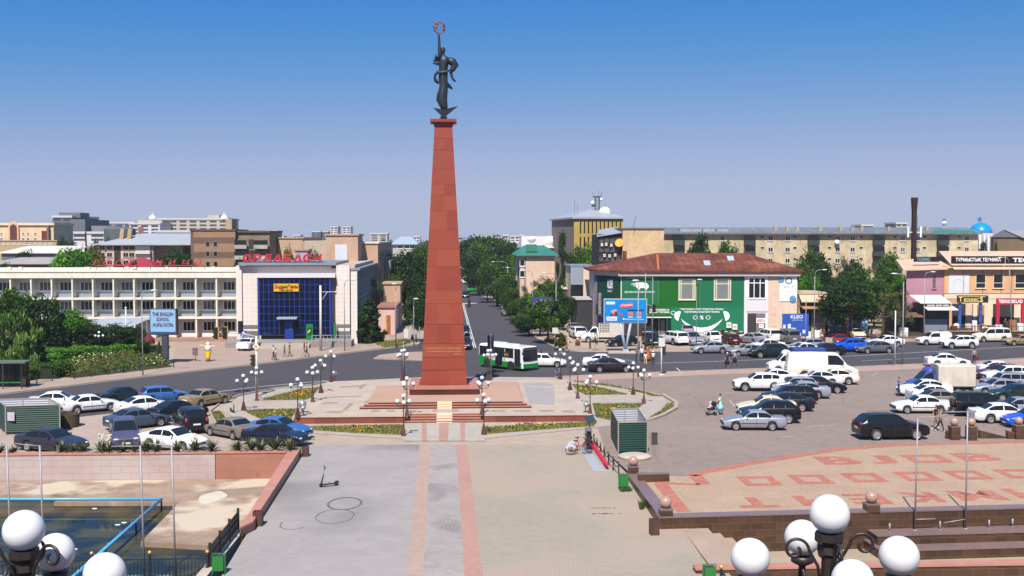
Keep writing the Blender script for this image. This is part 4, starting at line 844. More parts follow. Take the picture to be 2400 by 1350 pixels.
tower('far_slab','orange brown far house seen above the avenue treetops',1178,1190,553,620,10,m_peach,2,far_d)
for px,wd,py,lab in((1130,16,556,'white far house left of the orange one above the avenue'),(1160,14,558,'second white far house beside the orange one'),(1196,22,555,'grey far house right of the orange one'),(1216,10,553,'far cream house above the avenue treetops'),(690,14,553,'tiny far block right of the slim blue grey tower'),(655,10,556,'tiny far block beside the slim blue grey tower'),(970,14,556,'tiny far house behind the light blue hipped roof')):
 tower('far_house',lab,px,px+wd,py,700,12,far_w if wd%4 else far_c,2,far_d)
m_green_roof=M('green_metal_roof',ph(70,150,128,.55),.5,nz=(.4,.12))
t,W_=bld('corner_house','peach corner house with a green metal roof beside the avenue',1219,1300,196,R(3));h=LZ(t,1260,598)
MB().box(0,0,-.3,W_,16,h).build('wall',plaster('house_peach',238,206,180,.66),t)
hip_roof(MB(),0,0,W_,16,h,LZ(t,1270,575,8)-h,1.9,.7).build('roof',m_green_roof,t)
MB().box(-.03,4,1,.02,6,h-1).box(LX(t,1229),-.05,0,LX(t,1232),0,h-.3).build('drain_pipe',M('pipe_grey',ph(150,140,136,.5),.6),t)
MB().box(W_*.2,1.5,h+.6,W_*.5,2.6,h+1.9).build('dormer',m_green_roof,t)
for py in(612,638):window(t,LX(t,1224),LZ(t,1224,py+12),.9,1.2,0,1)
t,W_=bld('gabled_hall','hall with a wide pale grey sheet roof and satellite dishes, beyond the green roof',1228,1305,250,R(3));h=LZ(t,1260,580)
MB().box(0,0,-.3,W_,18,h).build('wall',m_tan,t);hip_roof(MB(),0,0,W_,18,h,LZ(t,1260,553)-h,.6,.6).build('roof',M('sheet_roof',ph(222,216,210,.62),.7,nz=(.4,.1)),t)
for px,py,r in((1247,562,.9),(1291,563,1.1),(1288,573,1.5)):
 c=(LX(t,px),1.0,LZ(t,px,py));MB().lathe([(.02,-.3),(r*.6,-.2),(r,0),(r*.95,.04),(r*.5,-.12),(.02,-.22)],16).build('satellite_dish',white,t);o=kids(t)[-1];o.location=c;o.rotation_euler=(R(-60),0,0)
m_yel=plaster('yellow_panel',212,180,92,.6,nz=(.5,.18));m_ygrey=plaster('grey_brown_panel',150,136,124,.6)
t,W_=bld('yellow_building','tall yellow building with narrow slit windows and a rooftop mast',1345,1460,232,R(3));h=LZ(t,1400,509)
MB().box(0,0,-.3,W_,20,h).build('wall',m_yel,t)
sd_=MB().add([(-.003,0,-.3),(-.003,0,h),(-2.9,20,h),(-2.9,20,-.3)],[(0,1,2,3)]).add([(-2.9,20,-.3),(-2.9,20,h),(3,20,h),(3,20,-.3)],[(0,1,2,3)]).build('side_wall',m_ygrey,t)
v=[(-.4,-.5,h),(W_+.6,-.5,h),(W_+.6,20.5,h),(-3.4,20.5,h)];pk=(W_*.45,9,h+2.0)
MB().add(v+[pk]+[(p[0],p[1],p[2]-.35)for p in v],[(0,1,4),(1,2,4),(2,3,4),(3,0,4),(0,5,6,1),(1,6,7,2),(2,7,8,3),(3,8,5,0),(8,7,6,5)]).build('roof',m_grey_roof,t)
m=MB();m2=MB()
for i in range(11):
 px=1360+i*9.3;xx=LX(t,px)
 for k in range(5):
  z1=h-.7-k*(h/5.4);m.box(xx-.14,-.04,z1-h/5.4*.78,xx+.14,.0,z1)
 m2 .box(xx-.24,-.12,.2,xx-.145,.0,h-.4).box(xx+.145,-.12,.2,xx+.24,.0,h-.4)
m.build('slit_window',glass,t);m2 .build('rib',m_yel,t)
mast=thing('radio_mast','lattice radio mast with antennas on the yellow building','antenna mast',(PX(1399,240),240,PZ(500,240)));hm=PZ(460,240)-PZ(500,240);m=MB()
for sx,sy in((-.45,-.45),(.45,-.45),(.45,.45),(-.45,.45)):m.bar((sx,sy,-.8),(sx,sy,hm),.14)
for k in range(6):
 z0,z1=hm*k/6,hm*(k+1)/6;m.bar((-.45,-.45,z0),(.45,-.45,z1),.08).bar((.45,.45,z0),(-.45,.45,z1),.08).bar((.45,-.45,z0),(.45,.45,z1),.08)
m.box(-.9,-.6,hm-.2,.9,.6,hm).bar((-.9,0,hm),(-.9,0,hm+.9),.07).bar((.9,0,hm),(.9,0,hm+1),.07).bar((.2,0,hm),(.2,0,hm+1.3),.06).box(-1.2,-.2,hm*.4,-.45,.2,hm*.5).box(.45,-.2,hm*.75,.9,.2,hm*.85)
m.build('lattice',M('mast_steel',ph(70,74,88,.5),.6),mast);MB().ball((-1.0,-.4,hm*.62),.42,12).build('drum_antenna',white,mast);MB().ball((.85,-.3,hm*.82),.35,12).build('drum_antenna',white,mast)
d=thing('satellite_dish','big white satellite dish on the roof of the yellow building','satellite dish',(PX(1416,238),238,PZ(495.5,238)))
MB().lathe([(.02,-.3),(.6,-.22),(1.1,0),(1.05,.04),(.5,-.14),(.02,-.2)],20).build('reflector',white,d);kids(d)[0].rotation_euler=(R(62),0,R(-12));MB().bar((0,.2,-1.6),(0,.1,0),.14).build('stand',dark_metal,d)
tag(MB().bar((0,0,0),(0,0,3.2),.05).bar((.7,0,0),(.7,0,2.6),.05).bar((0,0,2.0),(.7,0,1.2),.04).build('roof_aerial',dark_metal,None,(PX(1346,236),236,PZ(504,236))),'thin aerial frame at the left end of the yellow building roof','aerial')
m_wea=M('weathered_plaster',ph(226,208,172,.64),.95,nz=(.25,.40),nz2=(1.1,.2),streak=.22);m_bgrey=M('balcony_dark',ph(72,84,84,.4),.7,nz=(.6,.3))
t,W_=bld('long_flats','long weathered four storey flats with a grey sheet roof on the right',1480,2283,214,R(-1.2));h=LZ(t,1900,546)
MB().box(0,0,-.3,W_,13,h).build('wall',m_wea,t)
zq_=LZ(t,1900,533,6.5)
v=[(-.5,-.9,h),(W_+.5,-.9,h),(W_+.3,6.5,zq_),(-.3,6.5,zq_),(W_+.5,14,h),(-.5,14,h)]
MB().add(v+[(p[0],p[1],p[2]-.25)for p in(v[0],v[1],v[4],v[5])],[(0,1,2,3),(3,2,4,5),(1,4,2),(5,0,3),(0,6,7,1),(1,7,8,4),(4,8,9,5),(5,9,6,0),(9,8,7,6)]).build('roof',MTILE('seamed_roof',ph(160,168,174,.46),ph(146,154,162,.46),ph(116,124,132,.4),1.1,40,.04,.6,flat=True,nz=(.3,.2),spec=.2),t)
MB().add([(LX(t,2180),-.92,h+.012),(LX(t,2283)+.3,-.92,h+.012),(LX(t,2283)+.2,3,h+.012+(zq_-h)*.527),(LX(t,2200),3,h+.012+(zq_-h)*.527)],[(0,1,2,3)]).build('green_roof_patch',m_green_roof,t)
winf=M('win_white',ph(226,226,224,.66),.6);k=214/F
for r in range(3):
 py=553+26*r
 for px,wpx,c in((1560+26,12,2),(1692,11,2),(1805,12,2),(1845,12,2),(1962,12,2),(1997,12,2),(2114,12,2),(2150,10,2),(2264,11,2)):
  window(t,LX(t,px),LZ(t,px,py+12),wpx*k,12*k,0,c,frame=winf,pane=rnd.choice((glass,glass,pale_glass)),fw=.10)
 for px in(1786,1862,1943,2017,2096,2165,2246):window(t,LX(t,px),LZ(t,px,py+5),.8,.5,0,1,frame=winf,sill=False)
 for px in(1590,1755,1904,2056,2206):
  b=MB().box(LX(t,px-13),-1.0,LZ(t,px,py+21),LX(t,px+13),-.003,LZ(t,px,py+10)).build('balcony',m_bgrey,t);MB().box(LX(t,px-12.6),-.9,LZ(t,px,py+10)+.003,LX(t,px+12.6),-.8,LZ(t,px,py-1)).build('balcony_glazing',glass,b)
m=MB()
for px in(1608,1632,1662,1695):m.box(LX(t,px)-1.1,1.0,h+.1,LX(t,px)+1.1,3.0,h+.75)
m.build('roof_hatch',m_grey_roof,t);m=MB()
for px in(1822,1850,1874,1928,1976,2004,2026,2090,2180):m.box(LX(t,px)-.3,2.0,h+.1,LX(t,px)+.25,2.6,h+1.25)
m.build('chimney',m_tan,t);MB().lathe([(.02,-.12),(.35,-.07),(.5,0),(.02,-.05)],14).build('satellite_dish',white,t);o=kids(t)[-1];o.location=(LX(t,1959),-.6,LZ(t,1959,567));o.rotation_euler=(R(60),0,0)
t,W_,h=block('blank_gable','peach rendered blank wall of a flat block behind the red roof',1459,1556,537,200,13,M('patchy_peach',ph(238,206,160,.62),.95,nz=(.5,.22),nz2=(2,.12)),roof=M('roof_felt2',ph(150,140,134,.5),.9))
t,W_=bld('balcony_block','dark run of glazed balconies under a blue grey roof beside the blank wall',1403,1459,201,R(1));h=LZ(t,1430,549)
MB().box(0,0,-.3,W_,14,h).build('wall',M('sooty_wall',ph(60,54,54,.5),.9,nz=(.8,.4)),t)
v=[(-.4,-.5,h-.3),(W_+.2,-.5,h+.5),(W_+.2,12,h+1.5),(1.2,12,h+.9)]
MB().add(v+[(p[0],p[1],p[2]-.2)for p in v],[(0,1,2,3),(7,6,5,4),(0,4,5,1),(1,5,6,2),(2,6,7,3),(3,7,4,0)]).build('roof',m_grey_roof,t)
for i in range(4):
 for py in(557,578,600):window(t,LX(t,1409+i*13),LZ(t,1420,py+13),10*200/F,12*200/F,-.02,3,frame=M('sooty_frame',ph(96,92,92,.5),.7),pane=pale_glass,sill=False,reveal=.12)
for px,py in((1410,572),(1420,571),(1432,573),(1416,597),(1428,598),(1441,596)):aircon(t,LX(t,px),-.15,LZ(t,px,py+5))
d=MB().lathe([(.02,-.2),(.5,-.12),(.85,0),(.8,.03),(.3,-.1),(.02,-.15)],16).build('satellite_dish',M('dish_orange',ph(236,156,40,.75),.5),t,(LX(t,1450),-.7,LZ(t,1450,569)));d.rotation_euler=(R(62),0,R(-20))
tag(MB().bar((0,0,0),(.55,0,2.3),.07).build('leaning_pole',dark_metal,None,(PX(1483,199),199,PZ(535,199))),'thin leaning pole on the roof above the blank peach wall','pole')
m_rust=MTILE('rusty_red_roof',ph(158,92,76,.50),ph(136,78,66,.48),ph(110,66,56,.45),.9,30,.05,.85,flat=True,nz=(.3,.35),nz2=(1.6,.22),stain=(.22,.54,.66,ph(186,120,84,.5),.7),spec=.15);m_ban=M('banner_green',ph(0,124,80,.56),.6,nz=(.5,.06));m_ban2=M('banner_leaf_green',ph(0,112,20,.56),.6,nz=(.5,.05));m_ban3=M('banner_dark_green',ph(16,80,62,.55),.6,nz=(.5,.08))
shop,SW=bld('green_shop','two storey shop wrapped in green banners under a rusty red hipped roof',1455,1868,157,R(0));h=LZ(shop,1600,638);X=lambda px:LX(shop,px);Z=lambda py:LZ(shop,1600,py)
m_swhite=plaster('shop_white',236,226,218,.8);m_speach=plaster('shop_peach',240,212,190,.68)
ca=(-3.3,6.2)
foot=[(0,0),(SW,0),(SW,17),(ca[0],17),(ca[0],ca[1])]
MB().prism(foot,-.3,h-.02).build('wall',m_swhite,shop)
MB().box(X(1745),-.10,-.2,X(1800),-.003,h-.4).build('bay',M('bay_white',ph(238,232,236,.74),.8,nz=(.4,.06)),shop);MB().box(X(1800)+.01,-.06,-.2,SW+.03,-.003,h-.4).build('bay',m_speach,shop)
ov=.8;r0_=[(-.3,-ov),(SW+ov,-ov),(SW+ov,17.6),(ca[0]-ov,17.6),(ca[0]-ov,ca[1]-.4)];zr_=LZ(shop,1640,593,8.2)-1.1;rr=[(LX(shop,1537,8.2),8.2,zr_+1.1),(LX(shop,1748,8.2),8.2,zr_+1.1)]
V=[(p[0],p[1],h+.25)for p in r0_]+rr+[(p[0],p[1],h-.0)for p in r0_]
MB().add(V,[(0,1,6,5),(1,2,6),(2,3,5,6),(3,4,5),(4,0,5),(0,7,8,1),(1,8,9,2),(2,9,10,3),(3,10,11,4),(4,11,7,0),(11,10,9,8,7)]).build('roof',m_rust,shop)
MB().box(-.4,-.55,h-.55,SW+.3,-.003,h-.02).build('cornice',plaster('cornice_grey',206,198,192,.64),shop)
def onroof(px,py0,py1,wpx,nm,mat):
 def pt(a,b):
  y=0.0
  for _ in range(20):
   zz=LZ(shop,a,b,y);y=-ov+(zz-h-.25)/(zr_+1.1-h-.25)*(8.2+ov)
  return(LX(shop,a,y),y-.02,zz+.03)
 MB().add([pt(px-wpx/2,py1),pt(px+wpx/2,py1),pt(px+wpx/2-3,py0),pt(px-wpx/2-3,py0)],[(0,1,2,3)]).build(nm,mat,shop)
onroof(1658,611,622,15,'skylight',M('skylight',ph(200,206,216,.66),.3));onroof(1713,600,611,15,'skylight',MATS['skylight']);onroof(1543,597,632,5,'rust_strip',M('fresh_rust',ph(206,120,60,.55),.9))
MB().box(X(1476),9,zr_-.4,X(1484),10,zr_+1.4).build('chimney',m_rust,shop)
MB().box(X(1457),-.06,Z(721),X(1543),-.003,h-.56).build('banner',m_ban,shop);MB().box(X(1543)+.02,-.05,Z(721),X(1640),-.003,h-.56).build('banner',m_ban2,shop);MB().box(X(1640)+.02,-.055,Z(721),X(1744),-.003,h-.56).build('banner',m_ban,shop)
MB().box(X(1565),-.09,Z(776),X(1744),-.003,Z(720.5)).build('banner',M('banner_teal',ph(0,132,92,.58),.6,nz=(.4,.05)),shop)
dv=Vector((0,0,0))-Vector((ca[0],ca[1],0));dl=dv.length;Ms=Matrix.Translation((ca[0],ca[1],0))@Matrix.Rotation(atan2(dv.y,dv.x),4,'Z')
def chamf(x0,x1,z0,z1,y,mat,nm):
 m=MB().box(x0,y,z0,x1,y+.05,z1);m.v=[tuple(Ms@Vector(p))for p in m.v];return m.build(nm,mat,shop)
chamf(.3,dl-.02,Z(742),h-.6,-.06,m_ban3,'banner');chamf(.1,.9,.4,h-.6,-.08,M('faded_print',ph(170,150,160,.5),.7,nz=(.8,.4)),'banner');chamf(.6,2.6,Z(744),Z(718),-.09,m_ban3,'banner')
chamf(1.3,2.0,Z(742),Z(690),-.10,M('print_figure',ph(196,186,190,.55),.8,nz=(1.5,.4)),'print');chamf(.95,4.2,.1,Z(746),-.07,M('shopfront_blue',ph(30,50,84,.5),.3),'shopfront')
wm_=M('print_white',(.78,.78,.78),.6)
m=MB();text_into(m,'ALSER',dl*.62,-.07,Z(667),wid=1.5,hgt=1.3,depth=.01,off=.03);text_into(m,'KREDIT',dl*.62,-.07,Z(684),wid=1.2,hgt=.3,depth=.01)
m.v=[tuple(Ms@Vector(p))for p in m.v];m.build('lettering',wm_,shop)
m=MB();text_into(m,'ҚАЛА БОЙЫНША ЖЕТКІЗУ ТЕГІН',X(1497),-.07,Z(651.5),wid=X(1527)-X(1467),hgt=.22,depth=.01,off=.01)
text_into(m,'ДОСТАВКА ПО ГОРОДУ БЕСПЛАТНО',X(1499),-.07,Z(684.5),wid=X(1534)-X(1464),hgt=.26,depth=.01,off=.02)
text_into(m,'ЭЛЕКТРОНИКА ЖӘНЕ ТҰРМЫСТЫҚ ТЕХНИКА',X(1645),-.10,Z(724.8),wid=X(1697)-X(1594),hgt=.27,depth=.01,off=.02);text_into(m,'ЭЛЕКТРОНИКА И БЫТОВАЯ ТЕХНИКА',X(1645),-.10,Z(730.8),wid=X(1687)-X(1603),hgt=.27,depth=.01,off=.02)
text_into(m,'%',X(1645),-.10,Z(744),hgt=.55,depth=.01,off=.02)
n=24;top=[(X(1596+98*i/n),Z(746)-1.32*sin(pi*i/n)**.8)for i in range(n+1)];bot=[(X(1596+98*i/n),Z(746)-2.02*sin(pi*i/n)**.75)for i in range(n+1)]
for i in range(n):m.add([(top[i][0],-.105,top[i][1]),(bot[i][0],-.105,bot[i][1]),(bot[i+1][0],-.105,bot[i+1][1]),(top[i+1][0],-.105,top[i+1][1])],[(0,1,2,3)])
for px,a0 in((1592,R(30)),(1699,R(-30))):
 c=(X(px),Z(740.5));d_=1 if px<1650 else-1
 o_=[(c[0]+.72*cos(u)*.95,c[1]+.72*sin(u)*.95)for u in[R(90)*(1)+d_*(R(-20)+R(190)*i/12)for i in range(13)]];i_=[(c[0]+d_*.25+.62*cos(u),c[1]-.38+.62*sin(u))for u in[R(90)+d_*(R(0)+R(120)*i/12)for i in range(13)]]
 m.add([(p[0],-.105,p[1])for p in o_],[list(range(13))if d_>0 else list(range(13))[::-1]])
vx=lambda px:X(px);m.add([(X(1492),-.07,Z(675)),(X(1509),-.07,Z(675)),(X(1509),-.07,Z(662)),(X(1490),-.07,Z(662))],[(0,1,2,3)]);m.add([(X(1510),-.07,Z(675)),(X(1520),-.07,Z(675)),(X(1520),-.07,Z(669)),(X(1515),-.07,Z(663)),(X(1510),-.07,Z(663))],[(0,1,2,3,4)])
for py,a,b in((664,1480,1491),(667,1478,1491),(670,1483,1492)):m.add([(X(a),-.07,Z(py+.4)),(X(b),-.07,Z(py+1)),(X(b),-.07,Z(py-.6)),(X(a),-.07,Z(py-.1))],[(0,1,2,3)])
for px in(1497,1514):m.add([(X(px)+.19*cos(u),-.075,Z(676)+.19*sin(u))for u in[2*pi*i/14 for i in range(14)]],[list(range(14))])
for px in(1630,1660,1578):
 for i in range(14):
  u0,u1=2*pi*i/14,2*pi*(i+1)/14;c=(X(px),Z(744 if px!=1578 else 733));m.add([(c[0]+q*cos(u)*1.2,-.10,c[1]+q*sin(u))for q,u in((.22,u0),(.28,u0),(.28,u1),(.22,u1))],[(0,1,2,3)])
m.build('lettering',wm_,shop)
m_curt=M('curtained_glass',ph(150,160,156,.5),.4,nz=(1,.15))
for px in(1610,1693):window(shop,X(px),Z(703),40*157/F,50*157/F,-.06,1,frame=M('shop_frame',ph(232,224,200,.7),.6),pane=m_curt,tr=.76,fw=.16)
for px in(1610,1693):
 for sx in(-14,14):MB().box(X(px+sx)-.06,-.14,Z(703),X(px+sx)+.06,-.07,Z(653)).build('mullion',MATS['shop_frame'],shop)
window(shop,X(1774),Z(700),42*157/F,50*157/F,-.10,3,frame=white,pane=glass,tr=.74,fw=.13)
MB().box(X(1748),-.2,Z(730),X(1799),-.11,Z(703)).build('panel',M('sign_blank',ph(230,226,232,.7),.6),shop);MB().box(X(1752),-.13,.02,X(1773),-.05,Z(734)).build('doorway',m_dark_void,shop);MB().box(X(1773)+.02,-.16,.02,X(1794),-.05,Z(734)).build('shutter',M('shutter_grey',ph(150,140,146,.5),.6,nz=(2,.1)),shop)
MB().box(X(1772.5),-.2,Z(757),X(1794.5),-.163,Z(745.5)).box(X(1779),-.2,Z(768),X(1790),-.163,Z(759)).build('sign_board',wm_,shop);text_into(text_into(MB(),'МЕБЕЛЬ',X(1783.5),-.205,Z(751),wid=1.15,hgt=.42,off=.03,depth=.012),'%%',X(1784.5),-.205,Z(763.5),wid=.5,hgt=.3,depth=.012).build('lettering',M('red_print',ph(206,40,50,.7),.6),shop)
for a,b in((649,691),(703,722),(723,738),(745,765)):MB().box(X(1808),-.09,Z(b),X(1822),-.062,Z(a)).build('moulding',m_speach,shop)
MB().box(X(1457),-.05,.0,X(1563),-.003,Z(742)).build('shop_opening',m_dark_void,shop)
MB().box(X(1513),-1.5,Z(741),X(1569),-.1,Z(714)).build('entrance_sign',m_ban2,shop);text_into(text_into(MB(),'ЭЛЕКТРОНИКА И',X(1541),-1.52,Z(724.5),wid=2.9,hgt=.27,off=.03),'БЫТОВАЯ ТЕХНИКА',X(1541),-1.52,Z(730),wid=3.05,hgt=.27,off=.03).build('lettering',wm_,shop)
MB().box(X(1513),-1.6,Z(743),X(1570),-.1,Z(741)-.003).build('ledge',white,shop)
for px in(1495,1527,1545):MB().box(X(px)-.05,-.12,0,X(px)+.05,-.052,Z(743)).build('door_frame',grey_metal,shop)
MB().box(X(1549),-.1,.1,X(1558),-.053,Z(749)).build('door_poster',M('poster_grey',ph(140,150,144,.5),.6,nz=(1.5,.4)),shop)
aircon(shop,X(1708),-.1,Z(768),True);aircon(shop,X(1722),-.1,Z(772),True)
s=thing('wall_banner','white advertising banner with blue discs on the right end of the red roofed shop','banner',tuple(shop.location),0)
MB().box(X(1827),-.16,Z(706),X(1867),-.1,Z(648)).build('sheet',wm_,s);m=MB();text_into(m,'ZANTUM',X(1848),-.165,Z(672),wid=1.5,hgt=.3)
for i in range(12):u=2*pi*i/12;m.add([(X(1848)+.42*cos(u)+q*.1,-.167,Z(658)+.42*sin(u)+w_*.1)for q,w_ in((-1,-1),(1,-1),(1,1),(-1,1))],[(0,1,2,3)])
for k in range(6):m.box(X(1834),-.166,Z(680+k*3.2),X(1834)+.9+.9*rnd.random(),-.161,Z(679.4+k*3.2))
m.build('lettering',M('print_slate',ph(90,110,136,.6),.6),s);MB().ball((X(1831),-.16,Z(657)),.42,16,0,(1,.05,1)).ball((X(1858),-.16,Z(701)),.5,16,0,(1,.05,1)).build('blue_discs',M('print_blue',ph(96,160,206,.7),.6,nz=(2,.4)),s)
t,W_,h=block('glass_corner','pink and grey glazed corner block left of the green shop',1339,1388,625,176,9,m_speach,roof=m_slab)
MB().box(-.1,-.3,LZ(t,1350,667),LX(t,1366),-.003,LZ(t,1350,626)).build('glass_band',M('pale_blue_glass',ph(180,196,206,.5),.15),t);MB().box(-.1,-.25,0,LX(t,1366),-.003,LZ(t,1350,668)).build('shopfront',glass,t)
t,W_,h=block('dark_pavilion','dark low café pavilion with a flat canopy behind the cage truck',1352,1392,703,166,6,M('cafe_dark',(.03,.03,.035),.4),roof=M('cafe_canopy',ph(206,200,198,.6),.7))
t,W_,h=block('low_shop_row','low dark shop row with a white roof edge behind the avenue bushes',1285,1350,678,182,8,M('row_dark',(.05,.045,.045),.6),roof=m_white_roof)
m=MB();c=G(1337,752);t=thing('stone_stairs','grey stone stairs beside the dark café pavilion','stairs',tuple(c))
for k in range(7):m.box(-2+.0*k,.35*k,0,1.6,.35*(k+1),.17*(k+1))
m.build('steps',m_step,t)
t,W_,h=block('market_kiosk','small kiosk with tan awnings and a teal fascia right of the green shop',1872,1936,689,158,6,plaster('kiosk_tan',206,186,160,.6),roof=M('kiosk_roof',ph(222,200,166,.6),.8))
def awning(t,px0,px1,pyt,pyb,out,mat):
 x0,x1=LX(t,px0),LX(t,px1);z1,z0=LZ(t,px0,pyt),LZ(t,px0,pyb)
 MB().add([(x0,-out,z0),(x1,-out,z0),(x1,0,z1),(x0,0,z1),(x0,-out,z0-.08),(x1,-out,z0-.08),(x1,0,z1-.08),(x0,0,z1-.08)],[(0,1,2,3),(7,6,5,4),(0,4,5,1),(1,5,6,2),(3,7,4,0)]).build('awning',mat,t)
awning(t,1872,1936,689,706,1.4,M('awning_tan',ph(226,200,166,.62),.8));awning(t,1873,1942,713,721,2.0,M('awning_rust',ph(206,150,100,.6),.8,nz=(1.5,.3)))
MB().box(LX(t,1893),-.3,LZ(t,1900,714),LX(t,1936),-.003,LZ(t,1900,707)).build('fascia',M('teal_fascia',ph(40,150,120,.6),.6),t);MB().box(LX(t,1876),-.1,0,LX(t,1902),-.003,LZ(t,1880,722)).build('opening',m_dark_void,t);MB().box(LX(t,1902),-.3,LZ(t,1910,755),LX(t,1929),-.003,LZ(t,1910,727)).build('shutter',MATS['shutter_grey'],t)
s=thing('appliance_banner','blue appliance advertising board with white lettering on the pavement','banner',tuple(G(1833,797)),0);kx=G(1833,797).y/F
MB().box(0,0,.5,62*kx,.1,62*kx).build('board',M('kleo_blue',ph(40,84,180,.75),.5),s);m=MB();text_into(m,'KLEO',34*kx,-.02,55*kx,wid=1.7,hgt=.5,off=.03);text_into(m,'ДЛЯ ВСЕЙ СЕМЬИ',36*kx,-.02,47*kx,wid=1.5,hgt=.25)
for a,b,c_,d_ in((2,10,8,36),(13,10,20,38),(24,14,34,26),(38,10,44,16),(48,16,56,24)):m.box(a*kx,-.02,b*kx,c_*kx,-.01,d_*kx)
m.build('lettering',M('print_pale',ph(226,234,246,.75),.6),s)
t,W_,h=block('stall_row','row of grey roller shutters and blue boards under the big front tree',1940,2036,722,160,4,M('stall_grey',ph(150,142,140,.5),.7,nz=(2,.2)),roof=M('stall_roof',ph(150,130,116,.5),.8))
MB().box(LX(t,1995),-.06,.5,LX(t,2000),-.003,h-.2).box(LX(t,2018),-.06,.5,LX(t,2034),-.003,LZ(t,2020,742)).build('blue_board',M('pale_blue_board',ph(140,190,226,.7),.6),t)
m_mauve=plaster('mauve_plaster',206,150,168,.62,streak=.05);m_orange=plaster('apricot_plaster',240,186,138,.68,streak=.05);m_trim=plaster('trim_cream',246,226,196,.72)
ps,PW=bld('pink_shop','mauve and apricot corner shops with signboards at the right edge',2124,2520,160,R(0));X=lambda px:LX(ps,px);Z=lambda py:LZ(ps,2300,py);h=Z(623)
xa=X(2212);MB().prism([(0,0),(xa,0),(xa,11),(3.95,11)],-.3,h-.3).build('wall',m_mauve,ps);MB().box(xa+.003,-.15,-.3,PW,11,h).build('wall',m_orange,ps)
MB().add([(-.8,-.9,h-.5),(xa+1,-.9,h-.3),(xa+1,6,h+1.0),(.5,6,h+.8),(-.8,-.9,h-.7),(xa+1,-.9,h-.5)],[(0,1,2,3),(4,5,1,0),(3,0,4)]).build('roof',M('pink_roof',ph(232,196,170,.62),.8,nz=(.6,.14)),ps)
MB().box(xa+.2,-.9,h-.5,PW,-.153,h-.2).build('cornice',m_trim,ps);MB().add([(X(2230),-.6,h-.2),(PW,-.6,h-.2),(PW,9,Z(590)),(X(2255),9,Z(590)),(X(2230),-.6,h-.35),(PW,-.6,h-.35)],[(0,1,2,3),(4,5,1,0),(3,0,4)]).build('upper_roof',MATS['pink_roof'],ps)
window(ps,X(2189),Z(677),9*160/F,33*160/F,0,1,frame=m_mauve,pane=pale_glass,tr=.3)
for px in(2297,2338,2389,2440):window(ps,X(px),Z(676),24*160/F,34*160/F,-.15,1,frame=M('frame_cream',ph(240,220,196,.7),.6),pane=glass,tr=.38,fw=.1)
MB().box(X(2222),-.2,Z(688),X(2270),-.153,Z(643)).build('panel',M('panel_hatched',ph(232,232,236,.7),.8,nz=(3,.06)),ps);n=16
m=MB()
for i in range(n):
 u0,u1=pi*i/n,pi*(i+1)/n;m.add([(X(2246)+q*cos(u),-.205,Z(668)+q*sin(u))for q,u in((.78,u0),(.83,u0),(.83,u1),(.78,u1))],[(0,1,2,3)])
m.build('arch_line',grey_metal,ps)
m=MB()
for px in(2257,2302,2370,2345):m.box(X(px)-.03,-.2,Z(686),X(px)+.03,-.153,h-.5)
m.box(xa,-.2,Z(688)-.06,PW,-.153,Z(688)+.03);m.build('trim_line',dark_metal,ps);MB().box(X(2212),-.21,Z(700),PW,-.153,Z(689)).build('string_course',m_trim,ps)
MB().box(X(2272),-.17,0,PW,-.153,Z(701)).build('ground_floor',m_trim,ps)
def sign(label,px0,px1,py0,py1,Yoff,mat,txt,tcol,twid,thgt,off=.03,tz=0.0,tx=0.0):
 s=thing('shop_sign',label,'sign',tuple(ps.location),0)
 MB().box(X(px0),Yoff-.12,Z(py1),X(px1),Yoff,Z(py0)).build('board',mat,s)
 if txt:text_into(MB(),txt,(X(px0)+X(px1))/2+tx,Yoff-.13,(Z(py0)+Z(py1))/2+tz,wid=twid,hgt=thgt,off=off).build('lettering',tcol,s)
 return s
m_sb=M('signboard_brown',ph(44,24,30,.6),.4)
sign('brown roof sign with white capitals above the apricot shop',2224,2349,600,618,-.6,m_sb,'ТҰРМЫСТЫҚ ТЕХНИКА',wm_,6.5,.62)
sign('second brown roof sign cut off by the right edge of the photo',2351,2480,600,618,-.6,m_sb,'TECHNICS',wm_,6.0,.62)
sign('small roof sign with pale blue worn letters above the mauve wall',2146,2207,602,614,1.0,m_sb,'ТОИМС',M('worn_blue',ph(120,170,206,.6),.6),2.0,.5,tx=-.5)
sg=sign('black entrance sign with gold lettering under the apricot shop windows',2226,2298,690,707,-2.6,M('sign_black2',(.02,.018,.018),.4),None,None,0,0)
mg=M('pale_gold',ph(240,214,130,.8),.5);m=MB();text_into(m,'T',X(2234),-2.73,Z(698.5),wid=.5,hgt=.7,off=.03);text_into(m,'ECHNIC',X(2259),-2.73,Z(700),wid=2.1,hgt=.42,off=.03);text_into(m,'S',X(2282),-2.73,Z(699),wid=.45,hgt=.75,off=.03);m.box(X(2229),-2.735,Z(693.5),X(2292),-2.722,Z(692.5)).box(X(2240),-2.735,Z(705),X(2285),-2.722,Z(704));m.build('lettering',mg,sg)
sign('bright red portal sign with white capitals at the right',2318,2384,697,711,-2.4,M('portal_red',ph(206,30,60,.75),.5),'TEXNOSKLAD',wm_,3.4,.5)
m=MB().box(X(2319),-2.52,.6,X(2326),-2.2,Z(711)-.003).box(X(2377),-2.52,.6,X(2384),-2.2,Z(711)-.003);m.build('portal_leg',MATS['portal_red'],ps)
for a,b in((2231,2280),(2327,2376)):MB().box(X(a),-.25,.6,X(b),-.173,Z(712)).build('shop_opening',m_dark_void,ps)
MB().box(X(2262),-.3,.6,X(2278),-.253,Z(712)).build('door_panel',m_speach,ps)
for px in(2231,2279):MB().box(X(px),-2.5,.6,X(px+7),-2.2,Z(708)).build('blue_pillar',M('pillar_blue',ph(60,104,190,.6),.6,nz=(2.5,.6)),ps)
MB().box(X(2290),-.3,.7,X(2306),-.18,Z(715)).build('boarding',M('plywood',ph(206,150,84,.6),.8,nz=(2,.15)),ps)
